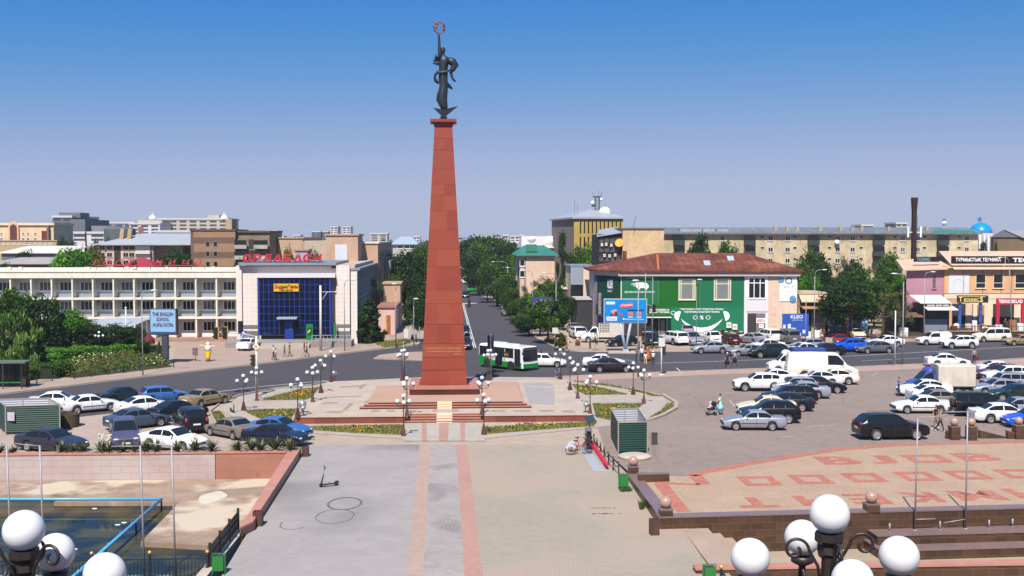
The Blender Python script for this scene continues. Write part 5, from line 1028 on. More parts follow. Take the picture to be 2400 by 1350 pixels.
tt,TW=bld('shop_terrace','raised stone terrace in front of the pink shops',2216,2520,153.2,R(0),'terrace')
MB().box(0,0,-.2,TW,6.8,1.0).build('wall_body',m_brown,tt);MB().box(-.1,-.1,1.003,TW,.4,1.08).build('coping',M('terrace_cap',ph(206,186,160,.6),.8),tt);MB().box(LX(tt,2232),-.05,1.08,LX(tt,2245),.5,1.75).build('plinth',m_brown,tt)
m=MB()
for k in range(18):xx=1.2+k*.9;m.box(xx-.03,.05,1.08,xx+.03,.1,1.75)
m.box(1.2,.05,1.7,TW,.1,1.76);m.build('railing',m_iron,tt)
kk,KW=bld('food_counter','dark food counter with a white awning and signboard beside the black sign',2166,2226,155.5,R(0),'kiosk')
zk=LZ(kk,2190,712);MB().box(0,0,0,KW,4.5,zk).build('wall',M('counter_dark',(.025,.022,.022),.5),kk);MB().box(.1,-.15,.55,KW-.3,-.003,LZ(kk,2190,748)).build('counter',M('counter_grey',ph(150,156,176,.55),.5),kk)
awning(kk,2164,2235,718,724,1.8,white);MB().box(.1,-.3,zk-.5,KW,-.003,zk+.05).build('sign_board',m_sb,kk);text_into(MB(),'ШАШЛЫК  ДӨНЕР  САМСА',KW*.52,-.32,zk-.22,wid=3.1,hgt=.26,off=.02).build('lettering',wm_,kk)
MB().add([(-.6,-.4,zk+.06),(KW+.2,-.4,zk+.06),(KW-.1,3,zk+1.1),(-1.0,3,zk+1.1)],[(0,1,2,3)]).build('tarp',M('tarp_white',ph(236,222,214,.7),.8,nz=(1,.2)),kk)
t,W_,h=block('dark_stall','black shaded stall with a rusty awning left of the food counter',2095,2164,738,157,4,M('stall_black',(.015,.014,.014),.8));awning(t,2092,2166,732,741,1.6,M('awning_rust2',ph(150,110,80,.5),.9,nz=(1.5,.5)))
t=thing('ramp_railing','brown slatted ramp and railings below the food counter','ramp',tuple(G(2132,796.5)));m=MB()
for k in range(5):m.bar((-1.5-k*.25,.35*k,.25+.18*k),(5.2,.35*k,.25+.1*k),.25,.06)
m.build('slats',M('ramp_wood',ph(130,104,86,.5),.8),t);MB().prism([(-2,-.2),(5.2,-.2),(5.2,2.2),(-2.4,2.2)],0,.2).build('base',m_step,t)
tag(MB().box(-.55,-.35,0,.55,.35,1.3).build('chest_freezer',white,None,tuple(G(2117,790))),'white fridge standing in front of the black shaded stall','fridge')
m_card=M('cardboard',ph(186,132,90,.55),.85,nz=(2,.12));m_wht=M('enamel_white',(.72,.72,.74),.35)
def goods(px,py,w_,d,h,mat,name,label,cat,z=0.0,grp=None):
 c=G(px,py);c.z=z;t=thing(name,label,cat,tuple(c),R(rnd.uniform(-12,12)),grp)
 MB().box(-w_/2,-d/2,0,w_/2,d/2,h).build('case',mat,t)
 if mat is m_card:MB().box(-w_/2-.003,-.04,h*.2,w_/2+.003,.04,h+.003).build('tape',M('packing_tape',ph(170,116,70,.5),.4),t)
 else:MB().box(-w_/2+.05,-d/2-.015,h*.08,w_/2-.05,-d/2-.003,h*.92).build('door',M('appliance_front',(.60,.61,.64),.3),t)
 return t
for px,py,w_,d,h_,mat,lab in((1841,800,.6,.6,.9,m_wht,'white appliance at the left end of the row under the blue board'),(1858,799,.62,.6,1.75,m_wht,'tall white fridge in front of the blue appliance board'),(1868,796,.6,.6,1.85,m_wht,'tall white fridge nearest the road right of the grey minivan'),(1850,803,1.3,.6,.8,m_wht,'white chest appliance behind the grey minivan'),(1883,788,1.0,.6,.8,m_wht,'white chest appliance between the street poles'),(1893,792,.7,.6,.9,m_wht,'white washing machine right of the chest appliance'),(1915,790,.9,.6,.95,m_wht,'white washing machine beside the stone ball and the women'),(1898,779,.7,.6,1.0,m_card,'brown carton behind the white washing machines'),(1909,776,.8,.6,1.1,m_card,'larger brown carton left of the standing women'),(1960,773,1.2,.6,.9,m_wht,'white chest appliance in the shade right of the women'),(1968,780,.8,.6,.9,m_card,'brown carton behind the red car at the foot of the tree'),):
 goods(px,py,w_,d,h_,mat,'carton' if mat is m_card else 'appliance',lab,'box' if mat is m_card else 'appliance',0,'goods set out on the pavement')
for px,w_,h_,mat,lab in((2290,.9,.8,m_card,'brown carton on the terrace wall, leftmost of the row'),(2308,.8,.75,M('carton_dark',ph(60,62,70,.5),.8),'dark carton in the row on the shop terrace'),(2326,.9,.75,m_card,'brown carton on the shop terrace right of the dark one'),(2342,.9,.8,m_wht,'white appliance at the right end of the row on the shop terrace'),(2374,.9,1.5,m_card,'tall brown carton on the shop terrace under the red portal'),(2392,.8,1.0,m_wht,'white appliance on the shop terrace at the right edge'),(2285,.6,1.4,m_wht,'slim white fridge beside the blue pillar on the shop terrace')):
 c=Vector((PX(px,154.6),154.6,1.003));t=goods(px,760,w_,.6,h_,mat,'carton' if mat is not m_wht else 'appliance',lab,'box' if mat is not m_wht else 'appliance',0,'goods on the shop terrace');t.location=c
t=thing('clay_oven','pale clay oven on the terrace beside the black sign','oven',(PX(2243,154),154,1.08));MB().lathe([(.3,0),(.5,.4),(.42,.8),(.2,1.0)],16).build('pot',m_speach,t)
ch=thing('boiler_chimney','tall dark brown brick chimney rising behind the pink shop','chimney',(PX(2140,176),176,0));zt_=PZ(463,176)
MB().prism([(-.32,-.32),(.32,-.32),(.32,.32),(-.32,.32)],-.3,zt_-2).build('shaft',MTILE('chimney_brick',ph(60,32,30,.6),ph(48,26,26,.6),(.04,.02,.02),.5,.2,.01,.85,nz=(.3,.25)),ch)
MB().add([(q_*a_,q_*b_,zt_-c_)for q_,c_ in((.32,2.2),(.42,.3),(.42,0))for a_,b_ in((-1,-1),(1,-1),(1,1),(-1,1))],[(3,2,1,0),(0,1,5,4),(1,2,6,5),(2,3,7,6),(3,0,4,7),(4,5,9,8),(5,6,10,9),(6,7,11,10),(7,4,8,11),(8,9,10,11)]).build('crown',MATS['chimney_brick'],ch)
m=MB();
for k in range(60):m.box(.46,-.2,1+k*.28,.50,.2,1.04+k*.28)
m.box(.46,-.22,1,.50,-.18,17.5).box(.46,.18,1,.50,.22,17.5);m.build('ladder',dark_metal,ch)
for sx in(-1.0,1.0):MB().box(sx-.12,-.3,PZ(556,176),sx+.12,0,PZ(531,176)).box(min(0,sx),-.15,PZ(545,176),max(0,sx),-.05,PZ(545,176)+.1).build('antenna',white,ch)
t=thing('domed_hall','hall with a bright turquoise dome and flag at the far right','building',(PX(2296,330),330,0));r_=26*330/F;zd=PZ(546,330)
MB().lathe([(r_*1.1,0),(r_*1.1,zd-.5),(r_,zd)],28,smooth=False).build('drum',plaster('drum_pale',206,200,206,.6),t)
MB().lathe([(r_*.99,zd)]+[(max(.05,r_*cos(a_)),zd+r_*.92*sin(a_))for a_ in[pi/2*i/9 for i in range(10)]],32).build('dome',M('turquoise_dome',ph(10,150,232,.7),.3,spec=.5),t)
MB().bar((0,0,zd+r_*.9),(0,0,PZ(508,330)),.12).build('flagpole',dark_metal,t);MB().add([(0,0,PZ(508,330)),(-.9,.1,PZ(508,330)-.4),(-.9,.1,PZ(508,330)-1.6),(0,0,PZ(508,330)-1.1)],[(0,1,2,3)]).build('flag',M('flag_teal',ph(10,130,160,.7),.7),t)
m=MB()
for k in range(12):a_=pi+pi*k/11;m.lathe([(.3,0),(.3,zd-.6)],8,(r_*1.25*cos(a_),r_*1.25*sin(a_),0))
m.build('colonnade',far_w,t)
t,W_=bld('gabled_house','brown gabled house with a grey sheet roof at the right edge skyline',2327,2440,235,R(-21));h=LZ(t,2350,556);xg=LX(t,2388)
MB().box(0,0,-.3,W_,14,h).build('wall',plaster('house_olive',150,128,96,.5),t);MB().vprism([(-.5,h),(xg+.3,h),(xg*.42,h+1.5)],-.3,10).build('gable',far_g,t)
MB().add([(xg*.42,-.5,h+1.55),(xg*.42,14,h+1.55),(W_+1,14,h+1.0),(W_+1,-.5,h+1.0),(xg+.5,-.5,h-.1),(W_+1,-.5,h-.1)],[(0,3,2,1),(0,4,5,3)]).build('roof',m_grey_roof,t)
tower('far_slab','tiny striped block on the skyline right of the chimney roof line',2098,2124,525,520,14,far_c,3,far_d,pyb=545)
tower('far_slab','tiny grey block on the skyline behind the long flats',2018,2044,530,520,14,far_g,2,far_d,pyb=545)
t=thing('radio_mast','small far lattice mast between the chimney and the turquoise dome','antenna mast',(PX(2210,420),420,0));m=MB();z1=PZ(511,420)
for s_ in(-.4,.4):m.bar((s_,0,0),(s_,0,z1),.16)
for k in range(14):m.bar((-.4,0,z1*k/14),(.4,0,z1*(k+1)/14),.1)
m.build('lattice',MATS['mast_steel'],t);MB().box(-.7,-.3,z1-2,.7,.3,z1-1.2).box(-.7,-.3,z1-4,.7,.3,z1-3.4).build('antenna',white,t)
# ================================================================ the monument
mo=G(1040,905,0.0);Ym=93.5;MC=Vector((PX(1040.5,Ym),Ym,0))
def loc(px,py,z):
 p=G(px,py,z)-MC;return Vector((p.x*cy_+p.y*sy_,-p.x*sy_+p.y*cy_,z))
m_platf=MTILE('platform_slabs',ph(228,208,186,.55),ph(220,196,176,.55),ph(190,168,154,.5),.8,.8,.012,.7,True,0,(.35,.10),stain=(.25,.52,.60,ph(206,196,194,.52),.4))
m_rwall=MTILE('red_granite_wall',ph(168,92,72,.55),ph(140,72,58,.55),ph(120,66,52,.45),1.5,1.0,.012,.45,nz=(.4,.14),bias=-.1)
m_redst=MTILE('red_granite',ph(184,80,56,.46),ph(172,70,50,.45),ph(140,58,46,.5),2.2,2.28,.006,.5,nz=(.5,.10),nz2=(3,.05))
m_redst2=M('red_granite_block',ph(184,80,56,.46),.5,nz=(.5,.10),nz2=(3,.05));m_redst3=M('orange_granite_block',ph(190,88,62,.46),.5,nz=(.5,.10),nz2=(3,.05));m_redst4=M('deep_granite_block',ph(176,74,53,.455),.5,nz=(.5,.10),nz2=(3,.05))
m_seam=M('granite_seam',ph(130,52,42,.5),.7)
m_redcap=M('red_coping',ph(214,148,126,.52),.5,nz=(.5,.12));m_dkred=MTILE('dark_red_granite',ph(110,52,44,.5),ph(92,44,38,.5),(.05,.02,.02),.95,.6,.01,.4)
PZ_=.55
fl,fr,bl,br_=loc(690,976,PZ_),loc(1386,972,PZ_),loc(770,893.5,PZ_),loc(1322,890,PZ_)
fy=(fl.y+fr.y)/2;by=(bl.y+br_.y)/2
plat=thing('monument_platform','pale stone platform with pink patterned paving and red front walls round the monument','platform',tuple(MC),YAW)
gl,gr=loc(949,974,PZ_).x,loc(1134,974,PZ_).x
MB().prism([(fl.x,fy),(gl,fy),(gl,fy+1.2),(gr,fy+1.2),(gr,fy),(fr.x,fy),(br_.x,by),(bl.x,by)],-.05,PZ_-.06).build('wall_body',m_rwall,plat)
MB().prism([(fl.x-.06,fy-.06),(gl,fy-.06),(gl,fy+1.2),(gr,fy+1.2),(gr,fy-.06),(fr.x+.06,fy-.06),(br_.x+.06,by),(bl.x-.06,by)],PZ_-.058,PZ_).build('paving',m_platf,plat)
m=MB()
def qd(pts,z=PZ_+.004):m.sheet([tuple(loc(px,py,PZ_))[:2]for px,py in pts],z)
for q in([(800,905),(850,903),(845,907),(795,909)],[(838,912),(852,900),(862,900),(848,912)],[(760,930),(850,927),(846,930),(755,933)],[(748,948),(790,946),(795,942),(758,943)],[(800,962),(820,945),(830,945),(812,962)],[(850,945),(870,945),(880,935),(866,935)],[(760,968),(800,968),(806,963),(770,963)],[(868,965),(890,965),(892,961),(872,961)],[(905,965),(925,965),(927,961),(908,961)]):qd(q)
for q in([(1160,965),(1185,965),(1182,961),(1158,961)],[(1205,965),(1245,965),(1240,961),(1202,961)],[(1265,965),(1300,965),(1296,961),(1262,961)],[(1320,967),(1350,967),(1344,962),(1314,962)]):qd(q)
m.build('pattern_tan',M('pattern_tan',ph(198,176,152,.48),.7,nz=(.6,.1)),plat);m=MB()
for q in([(1012,965),(1026,965),(1030,951),(1018,951)],[(1058,965),(1074,965),(1072,951),(1060,951)],[(1128,951),(1232,951),(1215,895),(1125,895)],[(862,951),(935,951),(940,905),(885,905)]):qd(q)
m.build('pattern_pink',M('pattern_pink',ph(222,178,156,.5),.7,nz=(.6,.1)),plat);m=MB()
for q in([(1240,945),(1300,950),(1300,910),(1228,905)],[(1225,903),(1300,905),(1290,897),(1222,897)]):qd(q)
m.build('pattern_grey',M('pattern_grey',ph(202,192,190,.5),.7,nz=(.6,.1)),plat)
for i in range(3):
 z1=PZ_*(3-i)/4;y0=fy+1.2-.4*(i+1)
 MB().box(gl+.02,y0,-.05,gr-.02,fy+1.197,z1-.05).build('step',m_rwall,plat);MB().box(gl+.02,y0-.05,z1-.048,gr-.02,y0+.399,z1).build('tread',m_redcap,plat)
sx0,sx1=loc(1023,974,PZ_).x,loc(1060,974,PZ_).x
MB().prism([(sx0,fy-.1),(sx1,fy-.1),(sx1,fy+1.22),(sx0,fy+1.22)],.0,lambda x,y:.04+max(0,(y-fy+.1))/1.32*(PZ_-.03)).build('ramp',M('ramp_cream',ph(236,212,180,.62),.7,nz=(.6,.1)),plat)
UZ=1.0;ul,ur=loc(865,940,UZ).x,loc(1225,940,UZ).x;uy=loc(1040,941,UZ).y;ub=3.4
cl,cr2=loc(1025,943,UZ).x,loc(1059,943,UZ).x
for i in range(3):
 z1=PZ_+(UZ-PZ_)*(3-i)/3;y0=uy-.38*i;e=.32*i
 MB().box(ul-e,y0,PZ_+.002*i,ur+e,(ub if i==0 else uy+.05),z1-.05).build('upper_step',m_dkred,plat);MB().box(ul-e-.03,y0-.04,z1-.048,ur+e+.03,(ub if i==0 else y0+.377),z1).build('upper_tread',m_redcap if i else M('plinth_paving',ph(226,184,158,.5),.7,nz=(.5,.1)),plat)
MB().prism([(cl,uy-1.0),(cr2,uy-1.0),(cr2,uy+.05),(cl,uy+.05)],PZ_,lambda x,y:PZ_+.03+max(0,(y-uy+1.0))/1.05*(UZ-PZ_-.01)).build('ramp',M('ramp_peach',ph(240,206,166,.64),.7,nz=(.6,.1)),plat)
col=thing('monument_column','tall tapering red granite column with gold lettering near its foot','monument',tuple(MC+Vector((0,0,UZ))),YAW)
ZF=lambda py,dy:PZ(py,Ym+dy)-UZ
hw=81*(Ym-3)/F;zb_=ZF(912,-hw)
MB().box(-hw,-hw,0,hw,hw,zb_-.03).build('pedestal',m_dkred,col);MB().box(-hw-.06,-hw-.06,zb_-.028,hw+.06,hw+.06,zb_+.22).build('pedestal_cap',m_redcap,col)
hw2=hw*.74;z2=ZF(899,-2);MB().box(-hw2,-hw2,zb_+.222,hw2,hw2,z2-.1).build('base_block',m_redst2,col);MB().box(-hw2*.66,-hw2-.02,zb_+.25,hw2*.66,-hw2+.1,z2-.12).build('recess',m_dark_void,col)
wb,wt=54*(Ym-2)/F,20.5*(Ym-.8)/F;z0c=z2-.098;z1c=ZF(291,-.8)
hwz=lambda z:wb+(wt-wb)*(z-z0c)/(z1c-z0c)
rows=[899,866,836,805,760,711,680,624,583,539,494,457,431,395,350,322,291]
blocks=MB();r3=random.Random(5)
for a,b in zip(rows,rows[1:]):
 za,zb2=ZF(a,-1.5),ZF(b,-1.2)
 if a==899:za=z0c
 if b==291:zb2=z1c
 cuts=[0.0,1.0]
 if a>500 and(a,b)!=(836,805):cuts=sorted([0.0,r3 .choice((.3,.45,.62)),1.0])if r3 .random()<.7 else[0.0,.34,.68,1.0]
 elif r3 .random()<.5:cuts=[0.0,.5,1.0]
 for side in range(4):
  Rm=Matrix.Rotation(side*pi/2,3,'Z')
  for c0_,c1_ in zip(cuts,cuts[1:]):
   vs=[]
   for z,cc in((za,c0_),(za,c1_),(zb2,c1_),(zb2,c0_)):hwv=hwz(z);vs.append(Rm@Vector((-hwv+2*hwv*cc,-hwv,z)))
   blocks.add(vs,[(0,1,2,3)],1 if(a,b)==(836,805)else r3 .choices((0,1,2),(5,2,2))[0])
 h0=hwz(za)+.004;blocks.add([(-h0,-h0,za-.012),(h0,-h0,za-.012),(h0,h0,za-.012),(-h0,h0,za-.012),(-h0,-h0,za+.012),(h0,-h0,za+.012),(h0,h0,za+.012),(-h0,h0,za+.012)],[(0,1,5,4),(1,2,6,5),(2,3,7,6),(3,0,4,7)],3)
blocks.add([(-wt,-wt,z1c),(wt,-wt,z1c),(wt,wt,z1c),(-wt,wt,z1c)],[(0,1,2,3)])
blocks.build('shaft',[m_redst2,m_redst3,m_redst4,m_seam],col)
MB().box(-wt-.36,-wt-.36,ZF(285.5,-1),wt+.36,wt+.36,ZF(278.5,-1)).box(-wt-.1,-wt-.1,z1c,wt+.1,wt+.1,ZF(285.5,-1)-.002).build('capital',m_redst2,col)
tl=atan((wb-wt)/(z1c-z0c))
def on_col(txt,px,py,wpx,hgt,m):
 z=ZF(py,-2.0);k=(Ym-2)/F;T=Matrix.Translation((0,-hwz(z)-.012,z))@Matrix.Rotation(-tl,4,'X')
 text_into(m,txt,(px-1041)*k,0,0,wid=wpx*k,hgt=hgt,depth=.008,off=.015,M=T)
m=MB();on_col('TÓRTEÝ TÚGEL BOLSA, TÓBEDEGI KELEDI',1041,817,82,.13,m);on_col('ALTAÝ ALA BOLSA, AÝYZDAǴY KETEDI',1042,824,80,.13,m);on_col('HALYQ',1073,830.5,15,.10,m)
m.build('lettering',gold,col)
st_=thing('statue','dark bronze statue of a striding woman raising a ring, on top of the column','statue',tuple(MC+Vector((0,0,PZ(278.5,Ym)))),YAW)
bz=M('dark_bronze',ph(58,70,78,.50),.5,metal=.35,spec=.5,nz=(2.5,.35),bump=(4,.3));cop=M('copper_bronze',ph(150,92,76,.6),.45,metal=.4)
kk_=Ym/F
def S(px,py,y=0.0):return Vector(((px-1037)*kk_,y,(278.5-py)*kk_))
MB().lathe([(.28,0),(.30,.12),(.16,.28),(.16,.5)],10,tuple(S(1037.5,278))).build('stem',bz,st_)
m=MB()
for s_,tip in((-1,(1013,253)),(1,(1072,248.5))):
 a,b,c,e=S(1037,276,-.3),S(*tip),S(1037,258,-.35),S(1037,262,.35)
 m.add([tuple(a),tuple(b),tuple(c),tuple(e),tuple(S(1037,276,.3))],[(0,1,2)if s_>0 else(2,1,0),(2,1,3)if s_>0 else(3,1,2),(3,1,4)if s_>0 else(4,1,3),(4,1,0)if s_>0 else(0,1,4)])
m.build('wings',bz,st_)
def skirt_loft(rows,nm,mat,n=14):
 mb=MB();vs=[]
 for px,py,hwp,dp,yy in rows:
  c=S(px,py,yy)
  for j in range(n):
   u=2*pi*j/n;f=1+.10*cos(5*u+py*.12);vs.append((c.x+hwp*kk_*cos(u)*f,c.y+dp*sin(u)*f,c.z))
 k=len(rows);mb.add(vs,[(i*n+j,i*n+(j+1)%n,(i+1)*n+(j+1)%n,(i+1)*n+j)for i in range(k-1)for j in range(n)]+[list(range(n))[::-1],[(k-1)*n+j for j in range(n)]],0,True);return mb.build(nm,mat,st_)
body=skirt_loft([(1039,258,7,.3,0),(1037,248,10,.38,.0),(1034,236,12.5,.45,0),(1034,224,12.5,.45,0),(1036,212,10.5,.42,0),(1037,200,9.5,.4,0),(1037,188,10.4,.42,0),(1037,174,10.6,.40,0),(1036.5,164,9.8,.36,0),(1037,152,11,.42,0),(1039,143,12.5,.42,0),(1039,137,11,.36,0),(1037,133,5.5,.2,0),(1036.5,129.5,3.2,.16,0),(1036.5,126,4.2,.22,-.02),(1036.5,120,5.9,.29,-.02),(1036.5,116,5.0,.25,0),(1037,113.2,2,.1,0)],'figure',bz)
m=MB();m.tube([S(1031,140,-.05),S(1028.6,128,-.1),S(1027.6,112,-.1),S(1027.4,98,-.1),S(1027,88,-.1),S(1026.3,83,-.12)],[.24,.16,.13,.11,.09,.10],10);
for i in range(5):m.tube([S(1026.3+.4*i-.8,84,-.12+.03*i),S(1026+.7*i-1.2,81.2,-.13+.03*i)],.025,5)
m.build('raised_arm',bz,st_)
m=MB().tube([S(1046,142,.0),S(1058,146,.08),S(1064,154,.1),S(1059,163,.02),S(1054,170,-.08)],[.24,.36,.33,.24,.14],10).build('sleeve',bz,st_)
m=MB().tube([S(1054,168,-.08),S(1057,182,-.1),S(1059,187,-.12),S(1063,191,-.14)],[.15,.11,.09,.09],10)
for i in range(4):m.tube([S(1062.5,190.5+.5*i,-.13-.02*i),S(1066,191.5+.7*i,-.14-.02*i)],.03,5)
m.tube([S(1061.5,191,-.15),S(1063,194,-.18)],.03,5);m.build('lowered_arm',bz,st_)
m=MB()
for i in range(6):m.add([tuple(S(1029,150-i*1.5,-.15)),tuple(S(1030,138+i*2,.1)),tuple(S(1010+i*1.6,150-i*4.2,-.05-.03*i)),tuple(S(1020,154-i*3,.12))],[(0,1,2),(1,3,2),(3,0,2),(0,3,1)])
m.ball(tuple(S(1026,149,0)),.24,8,0,(1,.6,1));m.build('fluttering_sleeve',bz,st_)
m=MB().tube([S(1058,166,-.3),S(1046,170,-.48),S(1036,173,-.46),S(1024,172,-.35),S(1018,178,-.25),S(1017,186,-.2),S(1020,192,-.18),S(1026,197,-.1)],[.05,.08,.09,.14,.11,.12,.16,.08],8).build('sash',bz,st_)
m=MB().tube([S(1043,196,.2),S(1049,200,.35),S(1053,204,.4),S(1058,208,.42)],[.2,.15,.14,.06],8).build('trailing_foot',bz,st_)
ring=[S(1028+12.8*cos(u),69-13*sin(u),-.12+.1*cos(u))for u in[2*pi*i/28 for i in range(29)]]
m=MB().tube(ring,.05,6)
m.build('ring',cop,st_);m=MB()
for(a,b)in(((1015,55),(1024,64)),((1012,68),(1024,72)),((1016,80),(1022,66)),((1038,55),(1036,73)),((1043,70),(1036,76)),((1040,78),(1030,66)),((1034,62),(1040,58)),((1014,74),(1027,60))):
 m.tube([S(a[0],a[1],-.2),S((a[0]+b[0])/2+1,(a[1]+b[1])/2-1,-.12),S(b[0],b[1],-.05)],[.02,.07,.03],6)
m.build('birds',cop,st_)
# ================================================================ vehicles
m_under=M('underbody',(.012,.012,.013),.9);m_rim=M('alloy_rim',(.30,.31,.33),.35,metal=.5);m_hl=M('headlamp',(.42,.44,.46),.15,spec=.6);m_tl=M('tail_lamp',(.36,.012,.016),.2,spec=.6)
m_plate=M('number_plate',(.66,.66,.64),.5);m_clad=M('plastic_cladding',(.03,.03,.032),.7)
def paint(name,r,g,b,k=.75,metal=0.0):return M('paint_'+name,ph(r,g,b,k),.3,metal=metal,coat=.25,spec=.4)
PT=dict(white=paint('white',238,238,240,.74),ivory=paint('ivory',240,234,220,.72),black=paint('black',14,14,18,.8),navy=paint('navy',24,26,48,.8),dgreen=paint('dgreen',20,38,38,.8),blue=paint('blue',62,104,170,.75),vblue=paint('vblue',20,84,210,.85),beige=paint('beige',168,150,112,.75,.3),slate=paint('slate',84,100,122,.7,.3),purple=paint('purple',58,56,70,.7,.2),lilac=paint('lilac',92,88,118,.7,.2),taupe=paint('taupe',152,142,130,.7,.3),silver=paint('silver',176,178,190,.8,.45),grey=paint('grey',110,112,120,.7,.3),maroon=paint('maroon',74,28,34,.75),red=paint('red',170,20,34,.8),cream=paint('cream',226,214,180,.8),plum=paint('plum',40,30,38,.8),gblue=paint('gblue',70,80,160,.75))
def interp(pts,x):
 if x<=pts[0][0]:return pts[0][1]
 for(a,za),(b,zb)in zip(pts,pts[1:]):
  if x<=b:return za+(zb-za)*(x-a)/max(1e-6,b-a)
 return pts[-1][1]
def smooth_prof(pts,x,r=.10):return sum(interp(pts,x+r*k)*w_ for k,w_ in((-1,.15),(-.5,.2),(0,.3),(.5,.2),(1,.15)))
SPECS={'sedan':dict(L=4.55,W=1.76,H=1.47,wb=2.66,fo=.88,wr=.325,gc=.20,nose=.72,cx=1.30,cz=.98,rf=2.05,rr=3.15,dx=3.95,dz=1.08,tz=1.02,belt=(.92,1.0)),'old_sedan':dict(L=4.50,W=1.70,H=1.40,wb=2.60,fo=.86,wr=.30,gc=.20,nose=.70,cx=1.32,cz=.93,rf=1.95,rr=3.05,dx=3.65,dz=.98,tz=.95,belt=(.88,.93),trim=1,rimk=.8),'long_sedan':dict(L=4.85,W=1.80,H=1.46,wb=2.74,fo=.95,wr=.325,gc=.19,nose=.70,cx=1.40,cz=.96,rf=2.15,rr=3.40,dx=4.15,dz=1.04,tz=1.0,belt=(.92,.98)),'hatch':dict(L=4.05,W=1.70,H=1.44,wb=2.48,fo=.82,wr=.305,gc=.19,nose=.70,cx=1.20,cz=.95,rf=1.82,rr=3.55,dx=3.97,dz=.98,tz=.93,belt=(.90,.97)),'wagon':dict(L=4.65,W=1.74,H=1.48,wb=2.66,fo=.90,wr=.31,gc=.19,nose=.70,cx=1.32,cz=.94,rf=2.0,rr=4.15,dx=4.57,dz=.98,tz=.93,belt=(.90,.96),rack=1),'suv':dict(L=4.50,W=1.84,H=1.66,wb=2.66,fo=.90,wr=.365,gc=.26,nose=.92,cx=1.25,cz=1.12,rf=2.0,rr=3.80,dx=4.42,dz=1.12,tz=1.04,belt=(1.06,1.16),clad=1),'big_suv':dict(L=4.87,W=1.92,H=1.74,wb=2.80,fo=.94,wr=.39,gc=.26,nose=.98,cx=1.35,cz=1.18,rf=2.12,rr=4.20,dx=4.79,dz=1.16,tz=1.08,belt=(1.10,1.18),clad=1,rack=1),'boxy_suv':dict(L=4.70,W=1.88,H=1.86,wb=2.74,fo=.84,wr=.40,gc=.30,nose=1.06,cx=1.45,cz=1.20,rf=1.95,rr=4.48,dx=4.66,dz=1.16,tz=1.12,belt=(1.14,1.18),clad=1,spare=1,rack=1),'minivan':dict(L=4.60,W=1.82,H=1.74,wb=2.80,fo=.90,wr=.325,gc=.19,nose=.84,cx=1.02,cz=1.10,rf=1.95,rr=4.15,dx=4.53,dz=1.10,tz=1.0,belt=(1.02,1.10)),'mpv':dict(L=4.85,W=1.84,H=1.92,wb=2.90,fo=.92,wr=.335,gc=.18,nose=.94,cx=.95,cz=1.16,rf=1.80,rr=4.55,dx=4.80,dz=1.12,tz=1.0,belt=(1.10,1.14)),'small_van':dict(L=4.47,W=1.76,H=1.72,wb=2.90,fo=.82,wr=.315,gc=.19,nose=.82,cx=1.10,cz=1.02,rf=1.78,rr=4.30,dx=4.44,dz=1.1,tz=1.0,belt=(.98,1.04),panel=1),'van':dict(L=6.90,W=2.0,H=2.62,wb=4.2,fo=1.0,wr=.36,gc=.24,nose=1.0,cx=1.0,cz=1.36,rf=2.0,rr=6.70,dx=6.86,dz=1.3,tz=1.2,belt=(1.30,1.32),panel=1),'pickup':dict(L=5.0,W=1.80,H=1.82,wb=2.86,fo=.88,wr=.39,gc=.32,nose=1.06,cx=1.45,cz=1.20,rf=2.05,rr=4.6,dx=4.93,dz=1.2,tz=1.1,belt=(1.14,1.20),clad=1,rack=1),'cab':dict(L=2.35,W=1.95,H=2.10,wb=0,fo=.95,wr=.35,gc=.30,nose=1.0,cx=.85,cz=1.26,rf=1.55,rr=2.22,dx=2.33,dz=1.3,tz=1.25,belt=(1.22,1.26),panel=1,norear=1,Lt=5.7),'mini_cab':dict(L=1.65,W=1.60,H=1.82,wb=0,fo=.75,wr=.29,gc=.25,nose=1.0,cx=.22,cz=1.16,rf=.62,rr=1.52,dx=1.63,dz=1.2,tz=1.15,belt=(1.08,1.12),panel=1,norear=1,Lt=4.3),}
WHEEL={}
def wheel(parent,x,y,r,side,rk=1.0):
 key=(round(r,3),side,rk)
 if key not in WHEEL:
  w_=.10;m=MB();n=22
  prof=[(.55*r,-w_),(.93*r,-w_),(r,-w_*.6),(r,w_*.6),(.93*r,w_),(.68*r,w_),(.66*r,w_*.5),(.02,w_*.5)]
  m.lathe(prof,n);m.v=[(p[0],side*p[2],p[1])for p in m.v];tyre=m.mesh('tyre');tyre.materials.append(rubber)
  m=MB();n2=24;m.lathe([(.69*r,w_*.72),(.69*r,w_*.95),(.60*r,w_*.95),(.58*r,w_*.55)],n2).lathe([(.16*r,w_*.6),(.15*r,w_*.9),(.02,w_*.92)],10)
  for k in range(5):
   a=2*pi*k/5;m.bar((.1*r*cos(a),.1*r*sin(a),w_*.75),(.6*r*cos(a),.6*r*sin(a),w_*.72),.17*r*rk**-1,.03)
  if rk<1:m.lathe([(.58*r,w_*.66),(.3*r,w_*.8),(.02,w_*.8)],n2)
  m.v=[(p[0],side*p[2],p[1])for p in m.v];rim=m.mesh('rim');rim.materials.append(m_rim);WHEEL[key]=(tyre,rim)
 tyre,rim=WHEEL[key];o=link('wheel',tyre,parent,(x,y,r));link('rim',rim,o);return o
